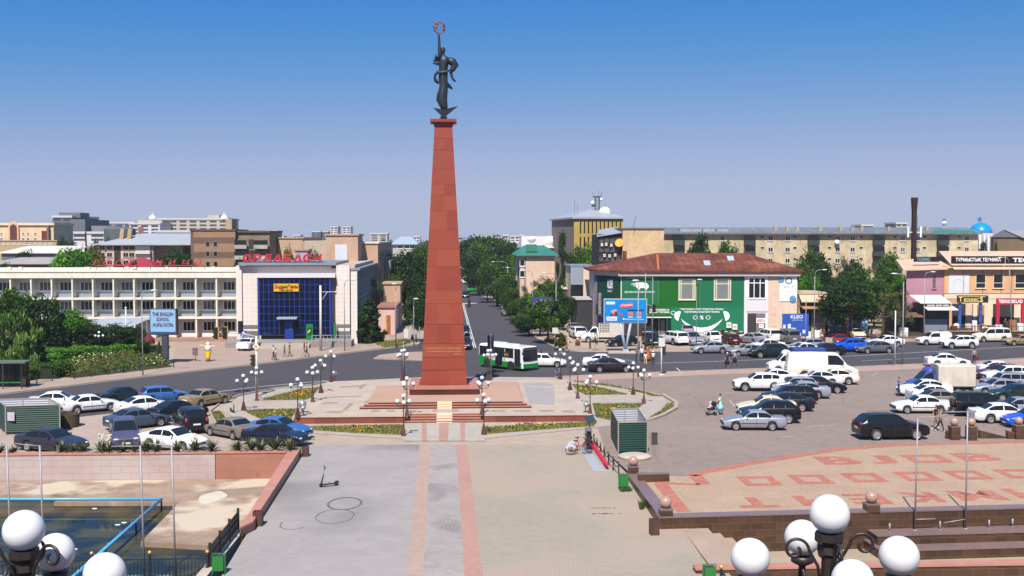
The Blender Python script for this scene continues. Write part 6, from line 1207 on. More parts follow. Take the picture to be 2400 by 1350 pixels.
def car_proto(kind):
 s=SPECS[kind];L,W,H=s['L'],s['W'],s['H'];Lt=s.get('Lt',L);x0=Lt/2
 prof=[(0,s['nose']-.16),(.10,s['nose']),(s['cx']*.55,(s['nose']+s['cz'])/2+.03),(s['cx'],s['cz']),(s['rf'],H-.04),((s['rf']+s['rr'])/2,H),(s['rr'],H-.05),(s['dx'],s['dz']),(max(s['dx']+.01,L-.05),s['tz']),(L,s['tz']-.14)]
 tz=lambda x:smooth_prof(prof,x,.09)if .15<x<L-.12 else interp(prof,x)
 bz=lambda x:min(s['belt'][0]+(s['belt'][1]-s['belt'][0])*x/L,tz(x)-.015)
 def half(x):
  f=max(0,1-x/.7);g=max(0,1-(L-x)/.55);return W/2*(1-.13*f*f-.09*g*g)
 ws=[s['fo']]+([s['fo']+s['wb']]if s['wb']else[])
 Ra=s['wr']*1.16
 def zb(x):
  z=s['gc']+.10*max(0,1-x/.35)+.10*max(0,1-(L-x)/.35)
  for xw in ws:
   d=abs(x-xw)
   if d<Ra:z=max(z,s['wr']+sqrt(Ra*Ra-d*d))
  return min(z,bz(x)-.12)
 tum=.36 if H<1.6 else(.26 if H<1.8 else .17)
 y5=lambda x:half(x)*.955
 def rimh(x):g=tz(x)-bz(x);return(y5(x)-tum*g-.03)if g>.05 else y5(x)*.88
 xs=set([0,.05,.12,L,L-.05,L-.12])
 i=0
 while i*.13<L:xs.add(round(i*.13,3));i+=1
 for xw in ws:
  for k in range(-6,7):xs.add(round(xw+Ra*sin(pi/2*k/6)*.999,3))
 for k in('cx','rf','rr','dx'):xs.add(s[k])
 xs=sorted(x for x in xs if 0<=x<=L);ys=[]
 for a in xs:
  if not ys or a-ys[-1]>.012:ys.append(a)
 xs=ys
 vs,mi_of=[],[]
 for x in xs:
  w_,zl,b,t=half(x),zb(x),bz(x),tz(x);zm=max(zl+.02,(zl*.45+b*.55));r6=rimh(x);zs=zl+min(.10,(b-zl)*.3)
  hp=[(0,zl+.02),(w_*.90,zl),(w_*.985,zs),(w_,zm),(w_*.985,b-.05 if b-.05>zm else(zm+b)/2),(y5(x),b),(r6,max(b+.004,t-.035)),(r6*.6,t-.006),(0,t)]
  ring=hp+[(-y,z)for y,z in hp[-2:0:-1]]
  vs+=[(x0-x,y,z)for y,z in ring]
 n=16;m=MB();k=len(xs)
 clad=s.get('clad')
 for i in range(k-1):
  for j in range(n):
   f=(i*n+j,(i+1)*n+j,(i+1)*n+(j+1)%n,i*n+(j+1)%n)
   m.f.append(list(f));m.m.append(1 if j in(0,15)else(2 if clad and j in(1,14)else 0));m.s.append(True)
 m.v=vs
 def seam(x):
  w_,zl,b=half(x),zb(x),bz(x);zm=max(zl+.02,(zl*.45+b*.55));zs=zl+min(.10,(b-zl)*.3)
  for sd in(1,-1):
   pr=[(w_*.985,zs+.02),(w_,zm),(w_*.985,(b-.05)),(y5(x),b)];q=[(x0-x+e,sd*(y+.004),z)for y,z in pr for e in(-.011,.011)]
   for i in range(3):o_=len(m.v);m.v+=[q[2*i],q[2*i+1],q[2*i+3],q[2*i+2]];m.f.append([o_,o_+1,o_+2,o_+3]if sd>0 else[o_+3,o_+2,o_+1,o_]);m.m.append(2);m.s.append(False)
 if s['wb']:
  for q_ in(s['fo']+.48,s['fo']+.48+(s['wb']-.62)*.5,s['fo']+s['wb']-.42 if kind in('wagon','suv','big_suv','boxy_suv','minivan','mpv')else s['fo']+s['wb']-.30):seam(q_)
 m.f.append(list(range(n)));m.m.append(2 if clad else 0);m.s.append(False);m.f.append([(k-1)*n+j for j in range(n)][::-1]);m.m.append(0);m.s.append(False)
 root=thing('car',None,None);body=m.build('body',[PT['white'],m_under,m_clad],root)
 def sideglass(xa,xb,nm='side_window'):
  for sd in(1,-1):
   q=[];nn=6
   for i in range(nn+1):
    x=xa+(xb-xa)*i/nn;g=tz(x)-bz(x)
    for t_ in(.10,.84):
     y=(y5(x)+(rimh(x)-y5(x))*t_+.012)*sd;q.append((x0-x,y,bz(x)+(g-.03)*t_))
   fs=[(2*i,2*i+1,2*i+3,2*i+2)if sd<0 else(2*i,2*i+2,2*i+3,2*i+1)for i in range(nn)]
   MB().add(q,fs,0,True).build(nm,glass,root)
 g0=s['cx']+(s['rf']-s['cx'])*.42
 if s.get('panel'):sideglass(g0,min(s['rf']+(.95 if kind!='mini_cab' else .75),s['rr']-.1))
 else:
  xe=s['rr']+(s['dx']-s['rr'])*(.55 if 'sedan' in kind else .30);mid=g0+(xe-g0)*(.48 if 'sedan' in kind or kind=='hatch' else .38)
  sideglass(g0,mid-.035);
  if kind in('wagon','suv','big_suv','boxy_suv','minivan','mpv','pickup'):m2_=mid+(xe-mid)*.56;sideglass(mid+.035,m2_-.03);sideglass(m2_+.03,xe)
  else:sideglass(mid+.035,xe)
 def topglass(xa,xb,nm):
  q=[];nn=5;cs=(-.93,-.6,0,.6,.93)
  for i in range(nn+1):
   x=xa+(xb-xa)*i/nn
   for c in cs:q.append((x0-x,rimh(x)*c*1.0,tz(x)-(.026 if abs(c)>.9 else .004 if c else 0)+.014))
  fs=[(i*5+j,(i+1)*5+j,(i+1)*5+j+1,i*5+j+1)for i in range(nn)for j in range(4)]
  MB().add(q,fs,0,True).build(nm,glass,root)
 topglass(s['cx']+.07,s['rf']-.05,'windscreen')
 if not s.get('norear')and not(s.get('panel')and kind=='van'):topglass(s['rr']+.06,s['dx']-.05 if 'sedan' in kind else s['dx']-.02,'rear_window')
 for xw in ws:
  for sd in(1,-1):wheel(root,x0-xw,sd*(W/2-.11),s['wr'],sd,s.get('rimk',1.0))
 for sd in(1,-1):
  yl=half(.12)*.74*sd
  MB().ball((x0-.10,yl,s['nose']-.10),.10,12,0,(1.2,2.0,.75)).build('headlight',m_hl,root)
  if not s.get('norear'):
   tall=H>1.6 or kind=='hatch'
   MB().ball((x0-L+.07,half(L-.1)*.84*sd,s['tz']-(.10 if not tall else .02)),.10,12,0,(.65,1.7 if not tall else 1.1,.8 if not tall else 1.9)).build('tail_light',m_tl,root)
  MB().ball((x0-s['cx']-(s['rf']-s['cx'])*.5,(W/2+.07)*sd,s['belt'][0]+.10),.085,10,0,(.7,1.2,.8)).build('mirror',PT['white'],root)
 MB().box(x0-.02,-.26,s['nose']-.42,x0+.012,.26,s['nose']-.31).build('number_plate',m_plate,root)
 MB().box(x0-.03,-half(0)*.55,s['nose']-.27,x0+.008,half(0)*.55,s['nose']-.13).build('grille',m_clad,root)
 if not s.get('norear'):MB().box(x0-L-.012,-.26,s['tz']-.34,x0-L+.02,.26,s['tz']-.23).build('number_plate',m_plate,root)
 if s.get('trim'):
  mm=MB()
  for sd in(1,-1):mm.box(x0-s['fo']-s['wb']+.4,(W/2-.004)if sd>0 else-(W/2+.012),.50,x0-s['fo']-.4,(W/2+.012)if sd>0 else-(W/2-.004),.56)
  mm.box(x0-.02,-half(0)*.98,.40,x0+.05,half(0)*.98,.54).box(x0-L-.05,-half(L)*.98,.42,x0-L+.02,half(L)*.98,.56).build('bumper_trim',m_clad,root)
 if s.get('rack'):
  mm=MB()
  for sd in(1,-1):mm.tube([(x0-s['rf']-.25,sd*(rimh(s['rf']+.3)-.08),H-.03),(x0-s['rf']-.4,sd*(rimh(s['rf']+.3)-.08),H+.045),(x0-s['rr']+.5,sd*(rimh(s['rf']+.3)-.08),H+.045),(x0-s['rr']+.35,sd*(rimh(s['rf']+.3)-.08),H-.03)],.02,6)
  mm.build('roof_rail',dark_metal,root)
 if s.get('spare'):
  mm=MB().lathe([(.2,-.1),(.36,-.1),(.37,.08),(.05,.1)],18);mm.v=[(x0-L-.12-p[2],p[0]-.25,p[1]+1.0)for p in mm.v];mm.build('spare_wheel',rubber,root)
 return root
PROTO={};m_cargo_white=M('cargo_cream',ph(238,228,212,.6),.7,nz=(.7,.16),streak=.14)
def cargo(root,kind):
 x0=SPECS['cab']['Lt']/2
 if kind=='mini':
  x0=4.3/2;MB().box(x0-4.3,-.75,.62,x0-1.68,.75,.70).box(x0-4.3,-.75,.70,x0-1.68,-.70,1.05).box(x0-4.3,.70,.70,x0-1.68,.75,1.05).box(x0-4.3,-.70,.70,x0-4.25,.70,1.05).build('cargo_bed',m_cargo_white,root)
  MB().bar((x0-1.75,-.7,1.05),(x0-1.75,-.7,1.75),.05).bar((x0-1.75,.7,1.05),(x0-1.75,.7,1.75),.05).bar((x0-1.75,-.7,1.75),(x0-1.75,.7,1.75),.05).bar((x0-1.75,-.7,1.7),(x0-4.2,-.7,1.1),.04).build('rack',dark_metal,root)
  MB().box(x0-4.2,-.3,.36,x0-1.2,.3,.6).build('chassis',m_under,root)
  for sd in(1,-1):wheel(root,x0-3.25,sd*.68,.29,sd,.8)
  return
 MB().box(x0-5.65,-.35,.42,x0-1.6,.35,.68).box(x0-4.9,-.9,.35,x0-4.8,.9,.5).build('chassis',m_under,root)
 for sd in(1,-1):
  wheel(root,x0-4.25,sd*.80,.35,sd,.8)
 if kind=='cage':
  MB().box(x0-5.7,-1.05,.72,x0-2.42,1.05,.80).box(x0-5.7,-1.05,.80,x0-2.42,-1.0,1.18).box(x0-5.7,1.0,.80,x0-2.42,1.05,1.18).box(x0-5.7,-1.0,.80,x0-5.65,1.0,1.18).build('cargo_bed',m_cargo_white,root);m=MB()
  for sd in(-1.02,1.02):
   for i in range(10):xx=x0-2.47-3.18*i/9;m.bar((xx,sd,1.18),(xx,sd,2.45),.045)
   for k in range(6):z=1.35+.22*k;m.bar((x0-2.45,sd,z),(x0-5.67,sd,z),.04)
  for i in range(6):y=-1.02+2.04*i/5;m.bar((x0-2.45,y,1.18),(x0-2.45,y,2.45),.04).bar((x0-5.67,y,1.18),(x0-5.67,y,2.45),.04)
  for xx in(x0-2.45,x0-5.67):
   for k in range(6):z=1.35+.22*k;m.bar((xx,-1.0,z),(xx,1.0,z),.035)
  m.build('cage',M('cage_cream',ph(226,220,206,.66),.6),root)
 else:
  zt=2.62;mat=M('tarp_blue',ph(46,70,150,.7),.7,nz=(.7,.12))if kind=='blue' else m_cargo_white
  m=MB();prof=[(-1.04,.80),(-1.06,1.4),(-1.04,zt-.08),(-.96,zt),(0,zt+.05),(.96,zt),(1.04,zt-.08),(1.06,1.4),(1.04,.80)];vs=[]
  for x in[x0-2.45-3.25*i/8 for i in range(9)]:
   for y,z in prof:vs.append((x,y+rnd.uniform(-.02,.02),z))
  m.add(vs,[(i*9+j,i*9+j+1,(i+1)*9+j+1,(i+1)*9+j)for i in range(8)for j in range(8)]+[list(range(9))[::-1],[72+j for j in range(9)]]);m.build('cargo_cover',mat,root)
  MB().box(x0-5.7,-1.05,.70,x0-2.42,1.05,.79).build('cargo_floor',m_clad,root)
  if kind=='box':
   m=MB().box(x0-5.45,-1.075,.95,x0-5.33,-1.062,2.1).box(x0-4.0,-1.075,.9,x0-3.9,-1.062,1.15)
   for i in range(9):m.box(x0-5.72-.0+.0*i+.05*i,-1.08,1.3+.12*i,x0-5.5+.05*i,-1.066,1.36+.12*i)
   m.build('rust_mark',M('rust',ph(186,130,80,.5),.9),root)
  MB().ball((x0-1.9,0,2.06),.5,14,0,(1.0,1.75,.75)).build('wind_deflector',PT['gblue']if kind=='box' else PT['white'],root)
def vehicle(kind,px,py,hd,col,label,cat='car',group='parked and passing cars',name='car',ctr=False,sc=1.0):
 base=kind.split('+')[0]
 if kind not in PROTO:
  r=car_proto(base);
  if '+' in kind:cargo(r,kind.split('+')[1])
  PROTO[kind]=r;c=r;first=True
 else:c=copy_tree(PROTO[kind])
 c.name=name;p=G(px,py);a=R(hd);W=SPECS[base]['W']
 if not ctr:
  n=Vector((-sin(a),cos(a),0));n=n if n.y>0 else-n;p=p+n*(W/2-.1)
 c.location=(p.x,p.y,.006);c.rotation_euler=(0,0,a);c.scale=(sc,sc,sc)
 for k_ in list(c.keys()):del c[k_]
 tag(c,label,cat,group)
 for ch in kids(c):
  if ch.name.split('.')[0]in('body','mirror'):ch.material_slots[0].link='OBJECT';ch.material_slots[0].material=PT[col]
 return c
LG,RG,SG,TG='cars in the left car park','cars in the right car park','cars parked before the green shop','cars driving on the road'
for a in(('sedan',133,962,12,'white','white sedan half hidden behind the green cabin at the left',LG),('old_sedan',218,967,36,'white','white boxy sedan right beside the open tank at the left',LG),('old_sedan',300,946,34,'dgreen','very dark green old sedan at the kerb edge of the left car park',LG),('hatch',391,945,33,'blue','blue hatchback in the row along the left road edge',LG),('old_sedan',497,951,58,'beige','olive beige sedan at the end of the row by the curved path',LG),('sedan',350,973,38,'white','white sedan behind the slate blue car in the left car park',LG),('sedan',334,1005,44,'slate','slate blue sedan seen from behind, in the middle of the left car park',LG),('sedan',432,984,52,'black','black sedan between the white sedan and the black minivan at the left',LG),('minivan',419,1009,118,'black','black minivan seen from behind with red tail lamps in the left car park',LG),('old_sedan',522,1027,140,'taupe','grey beige old sedan in front of the curved path',LG),('long_sedan',100,1061,-22,'purple','dark plum grey sedan behind the left end of the pink wall',LG),('minivan',262,1044,-68,'lilac','lilac grey minivan facing the camera behind the yuccas',LG),('sedan',388,1057,-22,'white','white sedan with black windows behind the yuccas on the pink wall',LG),('old_sedan',634,1046,-18,'navy','dark navy car at the right end of the pink wall',LG),('sedan',640,1030,-18,'blue','blue sedan just behind the dark navy car',LG),('sedan',598,819,82,'white','white sedan seen from behind by the steps of the tiled block','cars near the hotel'),('wagon',1275,861,-8,'white','white estate car just right of the bus',TG),('hatch',1128,838,95,'white','white car hidden behind the rear of the bus',TG),('sedan',1415,863,-8,'white','white sedan in the junction behind a dark sedan',TG),('long_sedan',1434,873,2,'plum','dark plum sedan in the junction in front of the white one',TG),('sedan',1669,829,186,'silver','silver sedan driving left past the parked cars',TG),('old_sedan',1757,835,188,'silver','silver older sedan just left of the dark green off-roader',TG),('suv',1808,839,187,'dgreen','dark green off-roader on the road left of the blue tarpaulin truck',TG),('sedan',1800,823,188,'white','white sedan behind the dark green off-roader',TG),('sedan',1886,833,188,'white','white sedan on the road above the blue tarpaulin truck',TG),('hatch',1898,821,190,'silver','silver grey hatchback behind the white sedan near a stone ball',TG),('long_sedan',1938,834,187,'navy','very dark navy sedan left of the bright blue car',TG),('suv',1994,825.5,187,'vblue','bright blue crossover driving left',TG),('long_sedan',2060,828.5,187,'grey','dark grey sedan by the two tall street poles',TG),('sedan',2082,813.5,187,'white','white sedan behind the dark grey sedan by the street poles',TG),('old_sedan',1970,808,-100,'red','red car with its windscreen towards us at the foot of the big front tree',TG,1),('old_sedan',2008,793,-95,'cream','old cream car facing us in the shade of the big front tree',TG,1),('small_van',2195,809,186,'white','small white panel van driving left',TG),('suv',2254,817.5,185,'white','white crossover with black bumpers on the road at the right',TG),('mpv',2330,802,184,'ivory','tall ivory minibus in the far lane at the right',TG),('old_sedan',2400,810,184,'beige','beige sedan cut by the right edge of the photo',TG),('hatch',1462,812,202,'black','black hatchback behind the v shaped legs of the blue billboard',SG),('minivan',1519,793,82,'dgreen','dark green minivan at the door of the green shop',SG,1),('suv',1527,809,-84,'dgreen','dark off-roader facing us between the billboard posts',SG,1),('pickup',1579,807,112,'white','white off-roader with roof rails seen from behind before the green shop',SG,1),('minivan',1620,808,-74,'silver','silver lilac minivan facing us before the green shop',SG,1),('hatch',1709,806,102,'maroon','dark maroon hatchback seen from behind right of the small white truck',SG,1),('suv',1604,786,96,'silver','silver hatchback seen from behind under the smile banner',SG,1),('sedan',1648,785,102,'white','white sedan seen from behind under the middle of the smile',SG,1),('old_sedan',1690,785,98,'black','black car close to the air conditioner under the smile banner',SG,1),('old_sedan',1725,785,98,'grey','dark grey car at the right end of the smile banner',SG,1),('sedan',1762,805,116,'silver','grey silver sedan right of the maroon hatchback',SG,1),('minivan',1801,799,104,'white','white minivan seen from behind near the shop doorway',SG,1),('mpv',1846,803,98,'grey','grey minivan seen from behind beside the white fridges',SG,1),('sedan',1345,779,96,'silver','silver white sedan beside the bushes at the corner of the avenue',SG,1),('suv',1354,792,100,'white','white crossover left of the cage truck cab',SG,1),('sedan',1367,748,-92,'black','black sedan facing us by the stone stairs',SG,1),('hatch',1391,758,100,'grey','grey hatchback behind the cage truck near the blue billboard',SG,1),('sedan',1419,759,100,'white','white car behind the cage of the white truck',SG,1),('sedan',1187,739,97,'silver','silver car parked at the kerb half way up the avenue','cars on the avenue',1),('sedan',1092,697,-92,'black','dark car coming down the avenue beyond the traffic light arm','cars on the avenue',1),('sedan',1091,665,90,'white','white car far up the avenue left of the green bus','cars on the avenue',1),('hatch',1083.5,661,90,'white','white car far up the avenue close to the column edge','cars on the avenue',1),('sedan',1092,653,90,'white','farthest white car on the avenue','cars on the avenue',1),('sedan',1089,817,-90,'navy','dark blue car half hidden by the foot of the column','cars on the avenue',1),('hatch',1086,786,-90,'black','dark car mostly hidden by the column, behind the dark blue one','cars on the avenue',1),('suv',1781,918,178,'white','white crossover with dark wheels at the left end of the right car park',RG),('sedan',1815,902,177,'white','white sedan behind the white crossover in the right car park',RG),('hatch',1865,922,177,'silver','silver hatchback right behind the white crossover',RG),('long_sedan',1881,935,177,'silver','silver sedan behind the black estate car',RG),('wagon',1852,947,177,'black','black estate car with roof rails in the middle of the right car park',RG),('sedan',1842,965,177,'navy','dark navy sedan between the black estate car and the cream one',RG),('sedan',1799,974,177,'cream','cream bonneted sedan between dark cars in the right car park',RG),('suv',1806,993,176,'black','black off-roader right behind the silver old sedan',RG),('old_sedan',1770,1009.5,178,'silver','silver old sedan with roof bars, nearest in the left row of the right car park',RG),('sedan',1918,906,176,'white','white sedan between the black sedan and the white van',RG),('sedan',1957,902,176,'ivory','ivory white sedan under the nose of the white van',RG),('sedan',1925,922,-4,'black','black sedan at the right end of the left row',RG),('big_suv',2098,1032,3,'black','large black off-roader near the stone balls',RG),('old_sedan',2167,970,179,'white','white sedan behind the two walking men',RG),('sedan',2196,957,178,'taupe','grey sedan squeezed behind the white sedan in the right car park',RG),('sedan',2172,930,178,'white','white sedan just below the blue cab of the truck',RG),('sedan',2200,944,2,'white','white sedan facing right below the cream truck box',RG),('sedan',2225,861,-6,'white','white sedan at the roadside above the cream truck box',RG),('sedan',2350,881,-6,'white','white sedan near the road, right of the cream truck box',RG),('wagon',2345,890,178,'maroon','maroon estate car right of the cream truck box',RG),('suv',2368,899,178,'white','white crossover in front of the maroon estate car',RG),('boxy_suv',2362,915,178,'silver','silver jeep with a roof rack right of the cream truck box',RG,0,.84),('long_sedan',2348,928,178,'silver','silver sedan above the black off-roader with the spare wheel',RG),('sedan',2388,942,178,'dgreen','dark green sedan at the right edge of the car park',RG),('boxy_suv',2313,978,-4,'black','black off-roader with a spare wheel on its tail',RG),('sedan',2392,978,178,'silver','silver bonneted car right of the black off-roader at the edge',RG),('long_sedan',2362,993,-3,'white','white sedan with alloy wheels nearest the right edge',RG),('hatch',2428,1004,178,'vblue','bright blue car just entering at the right edge by the stone ball',RG)):
 vehicle(*a[:7-1],'car',a[6],'car',bool(a[7])if len(a)>7 else False,a[8]if len(a)>8 else 1.0)
vehicle('van',1928,889,-5,'ivory','long cream white panel van facing right in the right car park','van','vans and trucks','panel_van')
vehicle('cab+blue',1868,877,178,'white','white truck with a blue tarpaulin body behind the cream van','truck','vans and trucks','truck')
vehicle('cab+box',2208,926,178,'gblue','blue cabbed truck with a rust stained cream box','truck','vans and trucks','truck')
vehicle('cab+cage',1412,803,179,'white','white truck with an open cage body before the blue billboard','truck','vans and trucks','truck')
vehicle('mini_cab+mini',1662,806,-74,'white','small white flatbed truck facing us before the green shop','truck','vans and trucks','truck',True)
m_bgreen=M('bus_green',ph(10,140,50,.75),.35,coat=.5);m_bwhite=M('bus_white',(.64,.64,.64),.35,coat=.5)
def bus(label,p,hd,L=6.7,W=2.4,H=2.55,white_=True,pale=None):
 t=thing('bus',label,'bus',tuple(p),R(hd),'city buses');x0=L/2;y=W/2
 prof=[(-y,.32),(-y,H-.28),(-y+.10,H-.10),(-y+.3,H),(y-.3,H),(y-.1,H-.10),(y,H-.28),(y,.32)];n=len(prof);m=MB();vs=[]
 xs=[x0,x0-.05,x0-.18]+[x0-.18-(L-.3)*i/10 for i in range(1,11)]+[x0-L];ins=[.10,.04,0]+[0]*9+[.02,.07]
 for x,q in zip(xs,ins):
  for yy,z in prof:vs.append((x-(.10 if x>x0-.1 and z>1.5 else 0),yy*(1-q/y),z-q*.5 if z>2 else z))
 k=len(xs);m.add(vs,[(i*n+j,(i+1)*n+j,(i+1)*n+(j+1)%n,i*n+(j+1)%n)for i in range(k-1)for j in range(n)]+[list(range(n)),[(k-1)*n+j for j in range(n)][::-1]]);m.build('body',m_bwhite if white_ else(pale or m_bgreen),t)
 mm=MB()
 for sd in(1,-1):
  ya,yb=sorted((sd*(y-.01),sd*(y+.012)));mm.box(-x0+.1,ya,.30,x0-.2,yb,.90).box(-x0+.02,ya,.90,-x0+1.5,yb,1.34)
 mm.box(x0-.02,-y+.1,.30,x0+.015,y-.1,.75).box(-x0-.015,-y+.06,.30,-x0+.02,y-.06,1.35);mm.build('lower_panel',m_bgreen,t)
 for sd in(1,-1):
  ya,yb=sorted((sd*(y-.01),sd*(y+.014)))
  for i in range(4):
   xa=-x0+.15+i*(L-1.5)/4;MB().box(xa+.04,ya,1.36,xa+(L-1.5)/4-.04,yb,2.26).build('side_window',glass,t)
  MB().box(-x0+.15,ya,2.26,x0-1.3,yb,2.34).box(-x0+.15,ya,1.30,x0-1.3,yb,1.36).build('window_band',m_clad,t)
 for xa,xb in((x0-1.2,x0-.35),(-.75,.35)):d=MB().box(xa,-y-.02,.34,xb,-y+.01,2.34).build('door',m_clad,t);MB().box(xa+.08,-y-.03,.5,(xa+xb)/2-.04,-y-.021,2.2).box((xa+xb)/2+.04,-y-.03,.5,xb-.08,-y-.021,2.2).build('door_glass',glass,d)
 MB().box(x0-1.25,y-.01,1.30,x0-.3,y+.014,2.26).build('driver_window',glass,t)
 MB().add([(x0-.0,-y+.12,1.05),(x0+.02,0,1.05),(x0-.0,y-.12,1.05),(x0-.09,y-.14,2.14),(x0-.06,0,2.14),(x0-.09,-y+.14,2.14)],[(0,1,4,5),(1,2,3,4)]).build('windscreen',glass,t)
 MB().box(x0-.12,-y+.2,2.13,x0-.03,y-.2,2.44).build('display',m_clad,t);MB().box(x0-.035,-y+.35,2.18,x0-.02,y-.35,2.38).build('display_panel',dark_metal,t)
 if white_:text_into(MB(),'М 1',.95,-y-.016,1.62,hgt=.22,wid=.55).build('route_sign',M('route_yellow',ph(240,220,40,.8),.5),t);MB().box(.6,-y-.016,1.36,1.3,-y-.013,1.9).build('route_board',m_clad,t);MB().vprism([(.55,1.2),(.7,1.2),(.7,1.05),(.625,.95),(.55,1.05)],-y-.022,-y-.0145).build('emblem',M('emblem_red',ph(170,40,50,.7),.5),t)
 for xw in(x0-1.75,-x0+1.35):
  for sd in(1,-1):wheel(t,xw,sd*(y-.13),.44,sd,.8);mm=MB().lathe([(.02,0),(.54,0)],20);mm.v=[(xw+p[0],sd*(y+.0145),.46+p[1])for p in mm.v if True];mm.f=[f for f in mm.f if len(f)==4];mm.m=mm.m[:len(mm.f)];mm.s=mm.s[:len(mm.f)];mm.build('wheel_arch',m_under,t)
 for sd in(1,-1):
  MB().ball((x0-.03,sd*(y-.28),.80),.13,12,0,(.5,1.5,.7)).build('headlight',m_hl,t);MB().tube([(x0-.1,sd*(y-.05),2.4),(x0+.2,sd*(y+.18),2.35),(x0+.2,sd*(y+.2),1.95)],.03,6).ball((x0+.2,sd*(y+.2),1.9),.12,10,0,(.5,.9,1.6)).build('mirror',m_clad,t)
 MB().box(-x0+.8,-.75,H-.01,x0-2.4,.75,H+.08).box(-x0+.9,-.6,H+.08,-x0+2.6,.6,H+.16).build('roof_unit',m_bwhite if white_ else(pale or m_bgreen),t)
 return t
bus('green and white city bus turning in the junction beside the column',G(1191,863,.006),-45)
p=G(1107,684);bus('green bus coming down the avenue under the trees',p+Vector((0,3.5,.006)),-93,white_=False)
# ================================================================ street furniture
m_lampiron=M('lamp_iron',(.05,.04,.04),.5,metal=.3);m_lampbase=M('lamp_base_brown',ph(112,70,64,.5),.5,nz=(2,.1));LAMP=[]
def plaza_lamp(p,rz,label):
 if not LAMP:
  t=thing('globe_lamp',label,'street lamp',tuple(p),rz)
  MB().add([(-.17,-.17,0),(.17,-.17,0),(.17,.17,0),(-.17,.17,0),(-.05,-.05,.72),(.05,-.05,.72),(.05,.05,.72),(-.05,.05,.72)],[(3,2,1,0),(4,5,6,7),(0,1,5,4),(1,2,6,5),(2,3,7,6),(3,0,4,7)]).build('base',m_lampbase,t)
  m=MB().tube([(0,0,.7),(0,0,2.62)],.035,8).lathe([(.06,0),(.04,.05)],8,(0,0,1.2)).lathe([(.05,0),(.05,.05)],8,(0,0,1.7));m.lathe([(.03,0),(.10,.06),(.10,.09)],10,(0,0,2.58));m.build('post',m_lampiron,t)
  MB().ball((0,0,2.80),.155,18).build('globe',m_globe,t)
  for k in range(3):
   a=2*pi*k/3+.5;u=Vector((cos(a),sin(a),0));m=MB().tube([Vector((0,0,2.05)),Vector((0,0,1.98))+u*.2,Vector((0,0,2.02))+u*.42,Vector((0,0,2.18))+u*.48],.02,6).lathe([(.02,0),(.09,.06),(.09,.1)],10,tuple(u*.48+Vector((0,0,2.16))))
   m.tube([Vector((0,0,2.25)),Vector((0,0,2.2))+u*.2,Vector((0,0,2.08))+u*.34],.012,5)
   ar=m.build('arm',m_lampiron,t);MB().ball(tuple(u*.48+Vector((0,0,2.40))),.155,18).build('globe',m_globe,ar)
  tag(t,None,None,'globe lamps round the monument square');LAMP.append(t);return t
 return dup(LAMP[0],tuple(p),rz,label)
for px,py,z,lab in((571,962,.01,'globe lamp nearest the leaning scooter on the curved path'),(602,939,.01,'globe lamp beside the foot of the traffic light mast'),(698,977,.55,'globe lamp on the front left corner of the platform by a floodlight'),(733,942,.55,'globe lamp half way along the left edge of the platform, nearer one'),(752,921,.55,'globe lamp half way along the left edge of the platform, farther one'),(776,895,.55,'globe lamp on the back left corner of the platform beside the dish floodlight'),(942,892,.55,'left of two lamps close together behind the column on its left'),(948,890.5,.55,'right of two lamps close together behind the column on its left'),(954,974,.55,'globe lamp on the platform edge left of the front steps'),(946,1021,.03,'globe lamp on the grass left of the approach path'),(1144,892,.55,'left of two lamps close together in front of the bus'),(1150,891,.55,'right of two lamps close together in front of the bus'),(1130,972,.55,'globe lamp on the platform edge right of the front steps'),(1134,1018,.03,'globe lamp on the grass right of the approach path'),(1313,889,.55,'globe lamp on the back right corner of the platform'),(1336,914,.55,'globe lamp along the right edge of the platform, farther one'),(1354,934,.55,'globe lamp along the right edge of the platform, nearer one'),(1383,969,.55,'globe lamp on the front right corner of the platform by the solar panel'),(1484,925,.01,'globe lamp on the curved path beyond the right lawns, farther one'),(1509,946,.01,'globe lamp on the curved path right of the near right lawn')):
 plaza_lamp(G(px,py,z),rnd.uniform(0,2),lab)
plaza_lamp(G(233,835),.3,'white globe lamp among the dark trees at the left')['category']='street lamp'
plaza_lamp(G(966,796),.9,'white globe lamp in front of the hedge left of the column');plaza_lamp(G(1302,800),.2,'white globe lamp at the corner bush of the avenue')
def flood(px,py,label,big=True):
 t=thing('floodlight',label,'floodlight',tuple(G(px,py,.55)),rnd.uniform(-.4,.4),'floodlights round the monument');r=.32 if big else .2
 o=MB().lathe([(.05,-.3),(.16,-.28),(r*.9,-.05),(r,0),(r*.96,.01),(.08,-.2)],18).build('reflector',M('reflector_grey',(.30,.31,.33),.35,metal=.5),t,(0,0,.62));o.rotation_euler=(R(-75),0,R(20));MB().bar((0,0,0),(0,0,.45),.06).box(-.15,-.15,0,.15,.15,.05).build('stand',dark_metal,t)
flood(784,891,'big dish floodlight on the back left corner of the platform');flood(709,966,'big dish floodlight on the front left corner of the platform');flood(711,974,'smaller floodlight on the front left corner of the platform',False);flood(1307,885,'big dish floodlight on the back right corner of the platform');flood(1372,966,'small floodlight on the front right corner of the platform',False)
m_col=M('column_paint',ph(176,178,180,.55),.5,nz=(2,.08));m_colw=M('column_white',ph(226,226,228,.65),.5)
